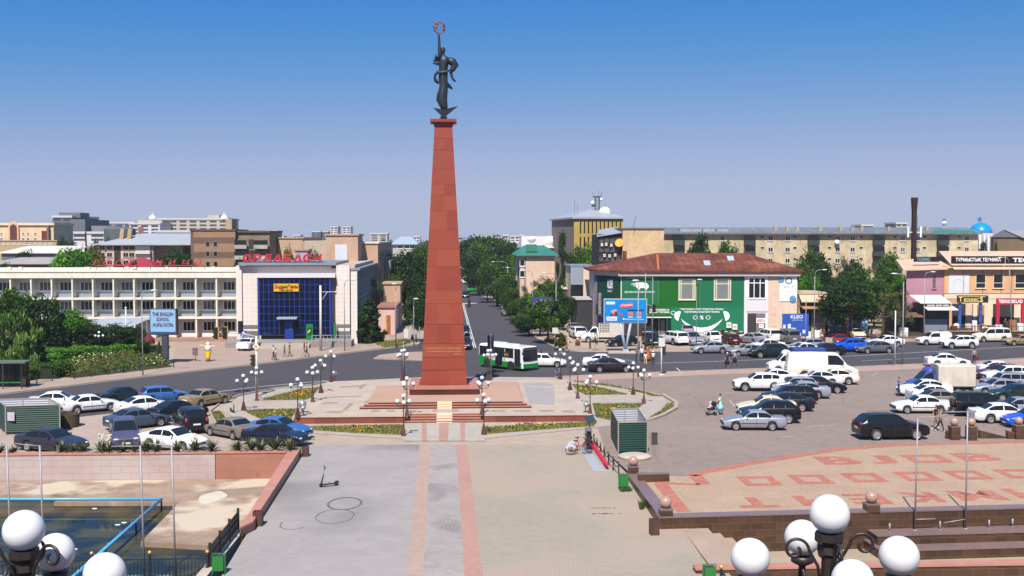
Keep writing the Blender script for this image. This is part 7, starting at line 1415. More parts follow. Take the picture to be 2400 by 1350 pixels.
def light_column(px,py,pyt,arm_px,label,r=.075,mat=None,drop=8,lean=0.0):
 b=G(px,py);Y=b.y;k=Y/F;H_=PZ(pyt,Y);mat=mat or m_col
 t=thing('lighting_column',label,'street light',tuple(b),0,'tall street lighting columns');t.rotation_euler=(0,lean,0)
 dx=arm_px*k
 if arm_px:
  MB().tube([(0,0,0),(0,0,H_*.5),(0,0,H_-.9)],[r,r*.8,r*.6],8).build('post',mat,t)
  MB().tube([(0,0,H_-.9),(dx*.08,0,H_-.35),(dx*.3,0,H_-.08),(dx,0,H_)],r*.55,8).build('arm',mat,t);o=MB().ball((dx*1.08,0,H_-.02),.22,10,0,(1.7,.7,.45)).build('lamp_head',m_colw,t)
 else:MB().tube([(0,0,0),(0,0,H_)],[r,r*.75],8).build('post',mat,t)
 return t
light_column(335,880,680,26,'lighting column in front of the rose bed with its arm to the right',.07)
light_column(808,822,655,20,'thin lighting column right of the thick pole by the blue glass')
light_column(928,815,665,-3,'grey lighting column by the path left of the monument');light_column(970,812,700,5,'short lighting column close to the left side of the monument',.06)
light_column(1303,803,640,-26,'lighting column at the corner bush with a long arm to the left')
light_column(1248,772,634,-18,'second lighting column up the right side of the avenue');light_column(1211,735,627,-20,'third lighting column up the right side of the avenue');light_column(1190,712,613,-32,'fourth lighting column up the right side of the avenue');light_column(1140,690,608,-20,'farthest lighting column on the avenue among the trees',.06)
light_column(1495,884,657,-6,'pole with a small lamp crossing the blue billboard',.08);light_column(1632,813,655,6,'thin pole in front of the smile banner',.05);light_column(1529,818,650,0,'bare pole right of the blue billboard',.06)
light_column(1908,796,632,21,'lighting column by the kiosk with its arm to the right');light_column(1888,808,695,0,'short bare pole among the white appliances',.06)
light_column(2097,857,728,0,'shorter of the two poles standing side by side at the right car park',.09,m_colw);light_column(2115,856,641,-21,'taller of the two poles side by side, its lamp arm to the left',.085)
light_column(2165,803,637,18,'thin lighting column in front of the mauve shop wall');light_column(2372,800,602,-20,'leaning lighting column in front of the apricot shop',.08,None,8,R(-3.2))
t=light_column(752,822,669,0,'thick pale pole with a bracket in front of the blue glass',.17,m_colw);Hh=PZ(684,t.location.y);MB().tube([(0,0,Hh),(1.9,-.3,Hh)],.04,6).tube([(0,0,PZ(708,t.location.y)),(.9,-.15,Hh)],.03,6).ball((1.95,-.3,Hh),.14,10).build('bracket',m_colw,t)
m_yell=M('signal_yellow',ph(230,180,30,.75),.5)
def signal_head(parent,x,y,z,rz=0.0,back=False):
 h=MB().box(-.17,-.10,0,.17,.12,1.0).build('signal_head',black,parent,(x,y,z),rz);m=MB()
 for k in range(3):m.add([(.13*cos(a)*1.0,-.10-.16*(1 if sin(a)>-.2 else .3),.17+.33*k+.13*sin(a))for a in[pi*i/8 for i in range(9)]]+[(.13*cos(a),-.10,.17+.33*k+.13*sin(a))for a in[pi*i/8 for i in range(9)]],[(i,i+1,10+i,9+i)for i in range(8)])
 m.build('visor',black,h)
 if back:MB().box(-.26,.121,-.05,.26,.14,1.05).build('backboard',m_yell,h)
 return h
tp=G(602,929);t=thing('traffic_light','white traffic light mast with a long arm and a yellow diamond sign','traffic light',tuple(tp));k=tp.y/F;ha=PZ(788,tp.y)
MB().tube([(0,0,0),(0,0,ha)],[.13,.10],10).tube([(0,0,ha-.05),(-1.6,-.4,ha+.35),(-3.3,-.9,ha+.42)],[.08,.07,.05],8).build('mast',m_colw,t)
signal_head(t,-2.55,-.75,ha-.15,R(-38),True);signal_head(t,-3.3,-.95,ha-.15,R(-42),True);signal_head(t,-1.3,-.35,ha+.35,R(60))
signal_head(t,-.3,0,PZ(858,tp.y),R(-60),True);d=MB().obox((0,0,0),(.44,.04,.44),Matrix.Rotation(pi/4,3,'Y')).build('diamond_sign',white,t,(.0,-.16,PZ(812,tp.y)));MB().obox((0,-.025,0),(.30,.02,.30),Matrix.Rotation(pi/4,3,'Y')).build('diamond_face',m_yell,d)
for px,py,pyt,hp,arm,lab in((1150,890,783,(800,835),0,'white pole with the back of a traffic signal in front of the bus'),):
 p=G(px,py);t=thing('traffic_light',lab,'traffic light',tuple(p));MB().tube([(0,0,0),(0,0,PZ(pyt,p.y))],.07,8).build('pole',m_colw,t)
 signal_head(t,0,.12,PZ(822,p.y),pi);MB().box(-.32,.02,PZ(835,p.y),.32,.07,PZ(786,p.y)).build('backboard',black,t);MB().box(-.035,-.09,PZ(812,p.y),.035,.02,PZ(783,p.y)).build('clamp',m_colw,t)
p=G(1072,806);t=thing('traffic_light','horizontal signal arm reaching over the avenue from behind the column','traffic light',tuple(p));za=PZ(712,p.y)
MB().tube([(0,0,0),(0,0,za)],.09,8).tube([(0,0,za),(2.6,0,za+.05)],.05,8).build('mast',m_colw,t);signal_head(t,1.55,.0,za-.45,pi);MB().box(1.35,-.05,za-.5,1.75,.0,za+.6).build('backboard',black,t)
p=G(1550,879);t=thing('traffic_light','white pole with a control box and black pedestrian signal at the right kerb','traffic light',tuple(p))
MB().tube([(0,0,0),(0,0,PZ(800,p.y))],.075,8).lathe([(.3,0),(.3,.06),(.1,.1)],12).build('pole',m_colw,t);MB().box(-.3,-.15,PZ(812,p.y),.32,.15,PZ(792,p.y)).build('control_box',m_colw,t);signal_head(t,.25,.05,PZ(832,p.y),pi)
p=G(1512,818);t=thing('traffic_light','pair of black traffic signals on a tall pole beside the blue billboard','traffic light',tuple(p));MB().tube([(0,0,0),(0,0,PZ(640,p.y))],[.08,.05],8).build('pole',m_col,t)
signal_head(t,.25,-.1,PZ(734,p.y),R(10),True);signal_head(t,1.1,-.1,PZ(732,p.y),R(-60));signal_head(t,-.3,-.2,PZ(722,p.y),R(-70));MB().bar((0,0,PZ(716,p.y)),(1.2,-.05,PZ(716,p.y)),.07).build('arm',m_col,t)
def post_sign(px,py,pyt,w_,h,mat,label,name='road_sign',pole=None,rz=0.0):
 p=G(px,py);t=thing(name,label,'road sign',tuple(p),rz);H_=PZ(pyt,p.y);MB().tube([(0,0,0),(0,0,H_)],.035,6).build('post',pole or m_col,t);MB().box(-w_/2,-.06,H_-h,w_/2,-.03,H_).build('sign_plate',mat,t);return t
m_psign=M('sign_blue',ph(40,90,200,.75),.4)
t=post_sign(571,808,775,.75,.75,m_psign,'blue parking sign by the entrance steps of the tiled block');text_into(MB(),'P',0,-.063,PZ(775,t.location.y)-.37,hgt=.5,off=.03).build('letter',wm_,t)
post_sign(971,812,773,.7,.55,M('sign_back',ph(190,192,200,.6),.5,metal=.2),'grey rectangular sign seen from behind, left of the monument');post_sign(983,818,765,.08,.1,m_colw,'slim white post beside the left edge of the monument','marker_post');post_sign(946,880,800,.08,.1,m_colw,'slim white post behind the two lamps left of the monument','marker_post')
post_sign(952,803,771,.55,1.2,m_colw,'white information panel by the hedge left of the monument','notice_board')
t=post_sign(1301,822,768,.7,.7,m_colw,'round white sign on the pole by the corner bush');
p=G(388,853);t=thing('billboard','pale blue billboard on a thick grey post at the left','billboard',tuple(p),R(-4));k=p.y/F;z0,z1=PZ(783,p.y),PZ(725,p.y)
MB().box(-.33,-.25,0,.33,.25,z0+.05).build('post',M('post_slate',ph(84,86,98,.5),.5),t);MB().box(-34*k,-.3,z0-.08,30*k,.3,z1+.08).build('frame',dark_metal,t);MB().box(-32*k,-.34,z0+.28,28*k,-.303,z1).build('poster',M('poster_blue',ph(146,190,226,.72),.5),t);MB().box(-32*k,-.34,z0+.02,28*k,-.303,z0+.25).build('poster_strip',M('strip_navy',ph(70,100,150,.6),.5),t)
m=MB()
for s_,py,w_ in(('THE ENGLISH',736,50),('SCHOOL',748,31),('ЖАЗҒЫ ЛАГЕРЬ',761,50)):text_into(m,s_,-2*k,-.345,PZ(py,p.y),wid=w_*k,hgt=.42,off=.025)
m.build('lettering',M('letters_purple',ph(90,40,80,.6),.6),t);text_into(MB(),'+7(707)550 21 02   +7(776)550 21 02',-2*k,-.345,z0+.13,wid=54*k,hgt=.13).build('phone_numbers',M('print_navy',ph(28,40,84,.5),.6),t)
p=G(1466,827);t=thing('billboard','bright blue billboard on white v shaped legs before the green shop','billboard',tuple(p),0);k=p.y/F;z0,z1=PZ(755,p.y),PZ(702,p.y);xl,xr=-50*k,48*k
MB().tube([(0,0,.2),(-13*k,0,z0)],.16,10).tube([(0,0,.2),(12*k,0,z0)],.16,10).box(-.35,-.35,0,.35,.35,.45).build('legs',M('legs_grey',ph(196,204,222,.62),.5),t);MB().prism([(-2.2,-.9),(1.6,-.9),(2.0,.5),(-1.8,.5)],0,.14).build('footing',concrete,t)
MB().box(xl-.1,-.18,z0-.1,xr+.1,.18,z1+.12).build('frame',grey_metal,t);MB().box(xl,-.22,z0,xr,-.183,z1).build('poster',M('poster_cyan',ph(0,140,220,.75),.4,nz=(.35,.18)),t)
zz=lambda py:PZ(py,p.y);xx=lambda px:(px-1466)*k
MB().box(xx(1420),-.235,zz(713),xx(1440),-.222,zz(707)).box(xx(1421),-.235,zz(751),xx(1445),-.222,zz(742)).build('white_labels',wm_,t);m=MB();text_into(m,'0·0·12',xx(1430),-.24,zz(710),wid=15*k,hgt=.2);text_into(m,'EVRIKA',xx(1433),-.24,zz(746.5),wid=20*k,hgt=.28,off=.01);m.build('label_print',M('print_blue2',ph(60,130,200,.7),.5),t)
MB().vprism([(xx(1451),zz(716)),(xx(1456),zz(712)),(xx(1478),zz(709)),(xx(1484),zz(711)),(xx(1483),zz(716)),(xx(1477),zz(719)),(xx(1458),zz(721.5)),(xx(1452),zz(720))],-.24,-.222).build('red_flash',M('flash_red',ph(226,36,50,.8),.5),t);T=Matrix.Translation((xx(1467.5),0,zz(715)))@Matrix.Rotation(R(-5),4,'Y');m=MB();text_into(m,'ОТШАШУЫ',0,-.245,0,wid=27*k,hgt=.24,off=.02,M=T);text_into(m,'ТӘМЕРЛАН ТАС ЖОЛЫ, 40',xx(1486),-.235,zz(748.5),wid=44*k,hgt=.17,off=.01);
for cx_ in(1477,1497):m.box(xx(cx_-6),-.23,zz(743.2),xx(cx_+6),-.222,zz(741.8))
m.add([(xx(1461)+.12*cos(u),-.235,zz(747.5)+.12*sin(u))for u in[2*pi*i/10 for i in range(10)]]+[(xx(1461),-.235,zz(752))],[list(range(10)),(0,7,10),(7,8,10),(8,9,10)]);m.build('lettering',wm_,t)
MB().box(xx(1470),-.232,zz(728.5),xx(1508),-.222,zz(725.5)).build('dark_strip',M('strip_navy2',ph(16,50,110,.6),.5),t)
m=MB();text_into(m,'50%',xx(1477),-.238,zz(735),wid=12*k,hgt=.42,off=.03);text_into(m,'30%',xx(1497),-.238,zz(735),wid=12*k,hgt=.42,off=.03);m.build('discounts',M('print_orange',ph(240,140,70,.8),.5),t)
m=MB();m2=MB()
for px,py,w_,h_,q in((1432,738,5,6,1),(1437,736,6,9,0),(1443,735,6,11,1),(1446,732,4,6,0),(1454,737,7,7,2)):(m if q!=1 else m2).box(xx(px-w_/2),-.24-.004*q,zz(py+h_/2),xx(px+w_/2),-.222,zz(py-h_/2))
m.build('gift_red',M('gift_red',ph(216,60,60,.8),.5),t);m2 .build('gift_blue',M('gift_blue',ph(30,70,150,.7),.5),t);MB().ball((xx(1440),-.235,zz(729)),.2,10,0,(1.5,.05,1)).ball((xx(1436),-.235,zz(731)),.2,10,0,(1.5,.05,1)).build('gift_bows',M('gift_orange',ph(240,150,100,.8),.5),t)
p=Vector((PX(1271,163),163,0));t=thing('billboard','violet billboard half hidden by the avenue bushes','billboard',tuple(p));k=163/F;MB().box(-.2,-.1,0,.2,.2,PZ(736,163)).build('post',dark_metal,t);MB().box(-24*k,-.2,PZ(736,163),24*k,.1,PZ(696,163)).build('frame',dark_metal,t);MB().box(-23*k,-.23,PZ(735,163),23*k,-.203,PZ(697,163)).build('poster',M('poster_violet',ph(66,66,150,.7),.5),t)
m=MB();text_into(m,'ТЕҢГЕНЕ',7*k,-.235,PZ(706,163),wid=25*k,hgt=.48,off=.03);text_into(m,'БАЛҚИМА',8*k,-.235,PZ(714,163),wid=25*k,hgt=.48,off=.03);m.build('lettering',M('letters_pink',ph(240,190,200,.8),.5),t);MB().ball((-13*k,-.235,PZ(717,163)),.62,14,0,(.8,.04,1.2)).ball((-18*k,-.235,PZ(728,163)),.3,10,0,(1.2,.04,.8)).ball((12*k,-.235,PZ(725,163)),.3,10,0,(1.2,.04,.8)).build('gold_shapes',M('poster_gold',ph(230,170,60,.8),.5),t)
m_corr=M('corrugated_green',ph(0,78,66,.40),.5,spec=.4,nz=(1.5,.1));m_corrb=M('corrugated_back',ph(196,200,212,.6),.4,nz=(1.5,.08))
def corr_panel(p0,p1,z0,z1,name,parent,mats=None):
 p0,p1=Vector(p0),Vector(p1);d=(p1-p0);L_=d.length;d.normalize();nrm=Vector((d.y,-d.x));m=MB();vs=[];n=int((z1-z0)/.075)
 for i in range(n+1):
  z=z0+(z1-z0)*i/n;o=nrm*(.028 if i%2 else 0)
  for q in(p0,p1):vs.append((q.x+o.x,q.y+o.y,z))
 for o_ in(0,.016):m.add([(v[0]-nrm.x*o_,v[1]-nrm.y*o_,v[2])for v in vs],[((2*i,2*i+1,2*i+3,2*i+2)if not o_ else(2*i+2,2*i+3,2*i+1,2*i))for i in range(n)],1 if o_ else 0)
 return m.build(name,mats or[m_corr,m_corrb],parent)
def cabin(label,A,B,D_,h,z=0.0):
 t=thing('sheet_cabin',label,'cabin',(0,0,z),0,'roofless cabins of green sheet');A,B=Vector(A[:2]),Vector(B[:2]);D_=Vector(D_[:2])
 corr_panel(A,B,.12,h,'front_panel',t);corr_panel(B,B+D_,.1,h+.05,'side_panel',t);corr_panel(B+D_,A+D_,.1,h+.05,'back_panel',t);corr_panel(A+D_,A,.12,h,'side_panel',t);m=MB()
 for q in(A,B,A+D_,B+D_):m.bar((q.x,q.y,0),(q.x,q.y,h+.1),.07)
 mm=(A+B)/2+D_;m.bar((mm.x,mm.y,0),(mm.x,mm.y,h+.08),.06)
 for a,b in((A,B),(B,B+D_),(B+D_,A+D_),(A+D_,A)):m.bar((a.x,a.y,h+.03),(b.x,b.y,h+.03),.05)
 m.build('frame',M('cabin_frame',ph(186,176,160,.55),.6),t);return t
A,B=G(1449,1064),G(1517,1062);cabin('roofless green corrugated cabin right of the bicycle rack',A,B,G(1496,1002)-G(1517,1036),2.0)
tag(MB().lathe([(.0,.0),(1.05,0),(1.05,.14),(.8,.2),(.1,.2)],24).build('manhole_ring',concrete,None,tuple(G(1488,1072))),'pale concrete well ring at the foot of the green cabin','well ring')
tag(MB().box(-.18,-.15,0,.18,.15,.75).box(-.2,-.17,.752,.2,.17,.8).build('meter_box',dark_metal,None,tuple(G(1534,1042))),'small dark metal box at the right side of the green cabin','box')
A,B=G(14,1019),G(141,1015);t=cabin('roofless green corrugated cabin at the left edge of the car park',A,B,Vector((-2.2,3.4)),2.0)
s=MB().box(0,0,0,.5,.012,.62).build('notice',M('notice_paper',ph(206,200,214,.65),.8,nz=(6,.25)),t,(A.x+.15,A.y-.07,1.0))
t=thing('open_tank','round rusty concrete tank behind the left green cabin','tank',tuple(G(156,1000)));MB().lathe([(.9,0),(.92,.95),(.84,.95),(.82,.1)],24,smooth=False).build('tank_wall',M('tank_rust',ph(104,88,66,.5),.9,nz=(1.2,.3)),t)
def scooter(p,rz,lean,label,col):
 t=thing('kick_scooter',label,'scooter',tuple(p),rz,'hire scooters');t.rotation_euler=(lean,0,rz)
 for x in(-.42,.48):
  m=MB().lathe([(.03,-.03),(.11,-.03),(.12,0),(.11,.03),(.03,.03)],14);m.v=[(x+q[0],q[2],.12+q[1])for q in m.v];m.build('wheel',rubber,t)
 MB().obox((-.02,0,.14),(.72,.17,.05)).build('deck',black,t);MB().tube([(-.55,0,.22),(-.42,0,.27),(-.3,0,.2)],.05,6).build('mudguard',black,t);MB().tube([(.48,0,.14),(.40,0,.45),(.36,0,.62)],.045,8).build('fork',black,t);MB().tube([(.36,0,.62),(.30,0,.95)],.03,8).build('stem',col,t);MB().tube([(.30,0,.95),(.27,0,1.14)],.028,8).tube([(.25,-.28,1.15),(.28,0,1.15),(.25,.28,1.15)],.024,6).build('handlebar',black,t)
 return t
scooter(GP(772,1140),R(205),0,'black and blue kick scooter standing alone on the grey forecourt',M('scooter_blue',ph(90,150,210,.7),.4));scooter(G(544,966),R(-60),R(-4),'dark kick scooter on the curved path at the left',grey_metal)
def bicycle(p,rz,label):
 t=thing('hire_bicycle',label,'bicycle',tuple(p),rz,'hire bicycles in the rack');fr=M('bike_red',ph(170,60,60,.6),.5)
 for x in(-.55,.55):
  m=MB();ring=[(x+.33*cos(u),0,.34+.33*sin(u))for u in[2*pi*i/20 for i in range(21)]];m.tube(ring,.022,5)
  for i in range(6):u=pi*i/6;m.tube([(x-.32*cos(u),0,.34-.32*sin(u)),(x+.32*cos(u),0,.34+.32*sin(u))],.006,4)
  m.build('wheel',rubber,t)
 MB().tube([(.55,0,.34),(.42,0,.85),(.38,0,1.05)],.022,6).tube([(.42,0,.8),(.1,0,.42),(-.1,0,.3),(-.55,0,.34)],.03,6).tube([(-.1,0,.3),(-.22,0,.85)],.025,6).tube([(-.55,0,.34),(-.2,0,.75)],.016,6).build('frame',fr,t)
 MB().tube([(.30,-.26,1.1),(.38,0,1.06),(.30,.26,1.1)],.02,6).build('handlebar',black,t);MB().ball((-.24,0,.92),.12,10,0,(1.3,.8,.4)).build('saddle',black,t);MB().prism([(.42,-.16),(.75,-.16),(.75,.16),(.42,.16)],.78,1.0).build('basket',black,t);m=MB()
 m.vprism([(-.55+.37*cos(u),.34+.37*sin(u))for u in[R(20)+R(140)*i/9 for i in range(10)]]+[(-.55+.22*cos(u),.34+.22*sin(u))for u in[R(160)-R(140)*i/9 for i in range(10)]],-.03,.03);m.build('mudguard',m_psign if False else M('guard_white',ph(214,216,232,.7),.4),t);return t
bp0=GP(1357,1066);bicycle(bp0,R(8),'red framed hire bicycle parked at the far end of the rack, nearer one');bicycle(GP(1361,1058),R(12),'second hire bicycle just behind the nearer one in the rack')
t=thing('bus_shelter','dark glazed bus shelter with a green roof edge at the left edge','bus shelter',tuple(G(-40,912)),R(3));k=t.location.y/F
MB().box(0,0,2.35,98*k,1.8,2.5).build('roof',M('shelter_green',ph(120,140,120,.5),.5),t);MB().box(.1,1.6,.1,90*k,1.66,2.3).box(88*k,.1,.1,89*k,1.6,2.3).build('glass_wall',glass,t);m=MB()
for x in(.1,45*k,88*k):m.bar((x,.15,0),(x,.15,2.35),.08).bar((x,1.6,0),(x,1.6,2.35),.08)
m.build('frame',dark_metal,t);MB().box(.4,1.1,.4,80*k,1.5,.48).box(.6,1.2,0,.7,1.4,.4).box(76*k,1.2,0,77*k,1.4,.4).build('bench',m_bin,t)
slat_bin(G(62,906),.5,.8,'dark bin beside the bus shelter at the left');
def low_fence(label,pts,h=.62):
 q=[G(*p_)for p_ in pts];t=thing('low_fence',label,'fence',(0,0,0),0,'low iron garden fences')
 for a,b in zip(q,q[1:]):
  n=max(1,int((b-a).length/1.6));d=(b-a)/n
  for i in range(n+1):c=a+d*i;MB().box(c.x-.04,c.y-.04,0,c.x+.04,c.y+.04,h+.08).build('post',black,t)
  m=MB()
  for zf in(.15,.9):m.bar(a+Vector((0,0,h*zf)),b+Vector((0,0,h*zf)),.03)
  for i in range(int((b-a).length/.22)):c=a.lerp(b,(i+.5)*.22/(b-a).length);m.bar((c.x,c.y,h*.15),(c.x,c.y,h*.9),.018)
  m.build('panel',black,t)
 return t
low_fence('low black iron fence along the front of the rose bed',[(174,888),(290,874),(407,861)]);low_fence('low black iron fence right of the bus shelter',[(48,905),(123,893)])
t=thing('air_dancer','inflatable tube dancer in yellow trousers with arms spread, on the hotel forecourt','inflatable figure',tuple(G(488,847)));k=t.location.y/F
MB().lathe([(.30,0),(.30,.12),(.05,.14)],12).build('blower',dark_metal,t);MB().lathe([(.22,.12),(.26,.5),(.36,1.1),(.36,1.15)],14).build('lower_tube',M('dancer_yellow',ph(236,200,40,.8),.6),t);MB().lathe([(.36,1.15),(.36,1.6),(.30,1.75),(.14,1.82),(.22,1.95),(.22,2.1),(.1,2.2)],14).build('upper_tube',M('dancer_cream',ph(236,226,206,.75),.6),t);MB().tube([(.2,0,1.65),(.6,0,1.72),(1.0,0,1.68)],.07,8).tube([(-.2,0,1.65),(-.6,0,1.78),(-.95,0,1.84)],.07,8).build('arms',M('dancer_skin',ph(236,190,160,.75),.6),t)
post_sign(458,847,815,.62,.85,M('menu_board',ph(140,110,130,.6),.7,nz=(5,.5)),'small menu board on a stake beside the tube dancer','menu_board',M('rusty_stake',ph(110,80,60,.5),.8))
t=thing('fabric_canopy','grey stretched fabric canopy in front of the hotel ground floor','canopy',(PX(214,136),136,0));k=136/F;vs=[];nx=14
for i in range(nx+1):
 for j in range(4):u=i/nx;vs.append((138*k*u,-1.5+1.7*j,PZ(752+18*sin(pi*u)*(1-j/3)**1.2-4*u,136)))
MB().add(vs,[(i*4+j,(i+1)*4+j,(i+1)*4+j+1,i*4+j+1)for i in range(nx)for j in range(3)],0,True).build('fabric',M('canopy_grey',ph(190,196,208,.6),.7,nz=(.5,.2)),t);m=MB()
for i in range(0,nx+1,7):m.bar((138*k*i/nx,-1.4,0),(138*k*i/nx,-1.4,vs[i*4][2]),.08)
m.build('post',m_col,t);MB().tube([(80*k,0,0),(80*k,0,PZ(722,136))],.09,8).ball((80*k,0,PZ(722,136)),.16,8).build('flue',m_colw,t)
t=thing('parasol','folded dark red parasol behind the billboard post','parasol',tuple(G(349,835)));MB().bar((0,0,0),(0,0,2.6),.05).build('pole',dark_metal,t);MB().lathe([(.75,1.5),(.70,2.0),(.05,2.7)],10,smooth=False).build('shade',M('parasol_red',ph(110,30,50,.6),.8),t)
t=thing('bus_stop','dark glass bus stop booth on the right pavement of the avenue','bus shelter',tuple(G(1175,716)),R(4));MB().box(-1.2,-.1,2.3,1.2,1.7,2.5).build('roof',m_colw,t);MB().box(-1.1,1.5,.1,1.1,1.55,2.3).box(-1.1,0,.1,-1.05,1.5,2.3).build('glass_wall',glass,t)
ball_post(1354,810,0,.55,.6,.27,'stone ball at the corner beside the white cage truck');ball_post(1926,806,0,.8,.7,.27,'stone ball on the kerb by the standing women');ball_post(2048,801,0,.85,.7,.27,'stone ball on the kerb right of the big front tree')
for px,lab in((1497,'short brown post at the kerb before the black hatchback'),(1383,'squat dark post at the kerb below the cage truck')):tag(MB().box(-.12,-.12,0,.12,.12,.95).build('kerb_post',m_brown,None,tuple(G(px,817))),lab,'post')
# ================================================================ people
SK=M('skin',ph(206,150,122,.6),.6);HAIR=M('dark_hair',(.015,.012,.010),.6)
CL={}
def cloth(name,r,g,b,k=.72):
 return M('cloth_'+name,ph(r,g,b,k),.85,nz=(6,.12))
PEOPLE=[]
def person(px,py,hd,top,legs,label,hgt=1.72,walk=.0,arms=('down','down'),skirt=None,hat=None,hair=True,fat=1.0,shoes=None,z=0.0,pos=None,sleeve=False,long_hair=False,group=None,bare=False,hair_mat=None):
 """one skinned figure facing +x; walk = stride, arms: down/swing/phone/push/up/bag"""
 t=thing('person',label,'person',tuple(pos)if pos is not None else tuple(G(px,py,z)),R(hd),group)
 J,E,T_=[],[],[]
 def j(p,r,parent,tag_):J.append((Vector(p),r));E.append(parent);T_.append(tag_);return len(J)-1
 f=fat
 pel=j((0,0,.94),.115*f,None,'leg');sp=j((0,0,1.12),.105*f,pel,'torso');ch=j((.01,0,1.31),.125*f,sp,'torso');nk=j((.0,0,1.46),.05,ch,'head');hb=j((.025,0,1.54),.062,nk,'head');hd_=j((.02,0,1.63),.085,hb,'head');tp=j((.015,0,1.70),.055,hd_,'head');j((.115,0,1.60),.018,hd_,'head');
 for s in(1,-1):j((.01,.088*s,1.61),.018,hd_,'head')
 for s,w_,am in((1,walk,arms[0]),(-1,-walk,arms[1])):
  hp=j((0,.085*s,.88),.088*f,pel,'leg');kn=j((.22*w_+.02,.09*s,.48),.058*f,hp,'leg');an=j((.44*w_-(.12 if w_<0 else 0),.09*s,.075+(.05 if w_<0 else 0)),.040,kn,'shin');j((.44*w_+.15-(.10 if w_<0 else 0),.10*s,.03),.036,an,'foot')
  sh=j((0,.165*s*min(f,1.15),1.40),.062,ch,'sleeve');sw=-w_
  P={'down':((.0,.21,1.13),(.04,.22,.89)),'swing':((.12*sw,.20,1.14),(.26*sw+.08,.20,.93)),'phone':((.04,.21,1.14),(.28,.10,1.16)),'push':((.12,.20,1.16),(.42,.18,1.02)),'up':((.10,.24,1.50),(.16,.16,1.72)),'bag':((-.02,.22,1.13),(.0,.25,.88))}[am]
  el=j((P[0][0],P[0][1]*s*min(f,1.15),P[0][2]),.044,sh,'arm');wr=j((P[1][0],P[1][1]*s*min(f,1.15),P[1][2]),.030,el,'arm')
  d=(J[wr][0]-J[el][0]).normalized();palm=j(J[wr][0]+d*.07,.032,wr,'hand');side=Vector((0,0,1)).cross(d)if abs(d.z)<.8 else Vector((1,0,0));side.normalize()
  for q,ln in((-.027,.065),(-.009,.078),(.009,.072),(.027,.055)):
   b=j(J[palm][0]+d*.03+side*q,.010,palm,'hand');j(J[b][0]+d*ln*.6+Vector((.012,-.008*s,0)),.008,b,'hand')
  th=j(J[wr][0]+d*.04+side*.04,.011,wr,'hand');j(J[th][0]+d*.04+side*.012,.009,th,'hand')
 me=bpy.data.meshes.new('body');me.from_pydata([p for p,_ in J],[(i,e)for i,e in enumerate(E)if e is not None],[]);me.update()
 o=link('body',me,t);o.scale=(hgt/1.75,)*3
 md=o.modifiers.new('skin','SKIN');md.use_smooth_shade=True;md.branch_smoothing=.6
 sv=me.skin_vertices[0].data
 for i,(p,r)in enumerate(J):sv[i].radius=(r,r);sv[i].use_root=(i==0)
 su=o.modifiers.new('sub','SUBSURF');su.levels=1;su.render_levels=1
 PEOPLE.append((o,J,E,T_,top,legs,shoes or M('cloth_shoes',(.05,.045,.045),.7),sleeve,bare))
 k=hgt/1.75
 if hair and not hat:
  m=MB().ball((0,0,1.655),.096,14,0,(1.02,.93,.92));m.v=[(p[0]-.012,p[1],max(p[2],1.60 if p[0]<.04 else 1.675))for p in m.v]
  if long_hair:m.ball((-.06,0,1.52),.085,10,0,(.7,1,1.9))
  h=m.build('hair',hair_mat or HAIR,t);h.scale=(k,)*3
 if hat:
  m=MB().ball((.012,0,1.665),.102,14,0,(1.02,.95,.9));m.v=[(p[0],p[1],max(p[2],1.645))for p in m.v];m.lathe([(.10,1.645),(.135,1.64),(.10,1.652)],14);m.build('hat',hat,t).scale=(k,)*3
 if skirt:
  zh,wd,mt=skirt;MB().lathe([(wd,zh),(wd*.85,(zh+1.0)/2),(.15*f,.92),(.125*f,1.04)],16).build('skirt',mt,t).scale=(k,)*3
 return t
def finish_people():
 bpy.context.view_layer.update();dg=bpy.context.evaluated_depsgraph_get();out=[]
 for rec in PEOPLE:out.append(bpy.data.meshes.new_from_object(rec[0].evaluated_get(dg)))
 for(o,J,E,T_,top,legs,shoes,sleeve,bare),me in zip(PEOPLE,out):
  o.modifiers.clear();o.data=me;me.materials.clear()
  for m_ in(SK,top,legs,shoes):me.materials.append(m_)
  seg=[(J[i][0],J[e][0],T_[i])for i,e in enumerate(E)if e is not None]
  for p in me.polygons:
   c=p.center;best,bt=9,'head'
   for a,b,tg in seg:
    ab=b-a;u=max(0,min(1,(c-a).dot(ab)/max(1e-9,ab.length_squared)));d_=(c-a-ab*u).length
    if d_<best:best,bt,bu=d_,tg,u
   mi={'torso':1,'sleeve':1,'leg':2,'shin':0 if bare else 2,'foot':3,'hand':0,'head':0,'arm':1 if sleeve else 0}[bt]
   if bt=='arm' and not sleeve and c.z>1.24:mi=1
   if bt=='head' and c.z<1.43:mi=1
   if bt=='leg' and c.z>1.0:mi=1
   p.material_index=mi;p.use_smooth=True
wt_,bk_,gy_=cloth('white',236,234,232,.85),cloth('black',30,28,34),cloth('grey',156,156,160);jn_,nv_=cloth('jeans',52,56,82),cloth('navy',36,38,56)
lb_=cloth('light_blue',150,206,226,.8);bl_=cloth('blue',50,90,190,.8);pu_=cloth('mauve',110,84,92);og_=cloth('rust',196,96,52);ye_=cloth('yellow',226,206,130);kh_=cloth('khaki',120,106,86);pk_=cloth('pink',226,166,150);ws_=M('cloth_white_shoes',(.6,.58,.55),.7)
XG='people crossing the road'
person(1687,972,178,cloth('pale_blouse',214,232,232,.85),lb_,'woman in a pale blouse and light blue skirt pushing a pram',1.68,.25,('push','push'),(.42,.33,lb_),None,True,1.0,ws_,bare=True)
person(2193,1005,-172,bk_,kh_,'man in a black shirt walking behind the one in grey',1.76,.55,('swing','swing'),shoes=ws_)
person(2203,1012,-8,gy_,bk_,'man in a grey shirt and dark trousers walking near the stone balls',1.76,-.55,('swing','swing'),shoes=ws_)
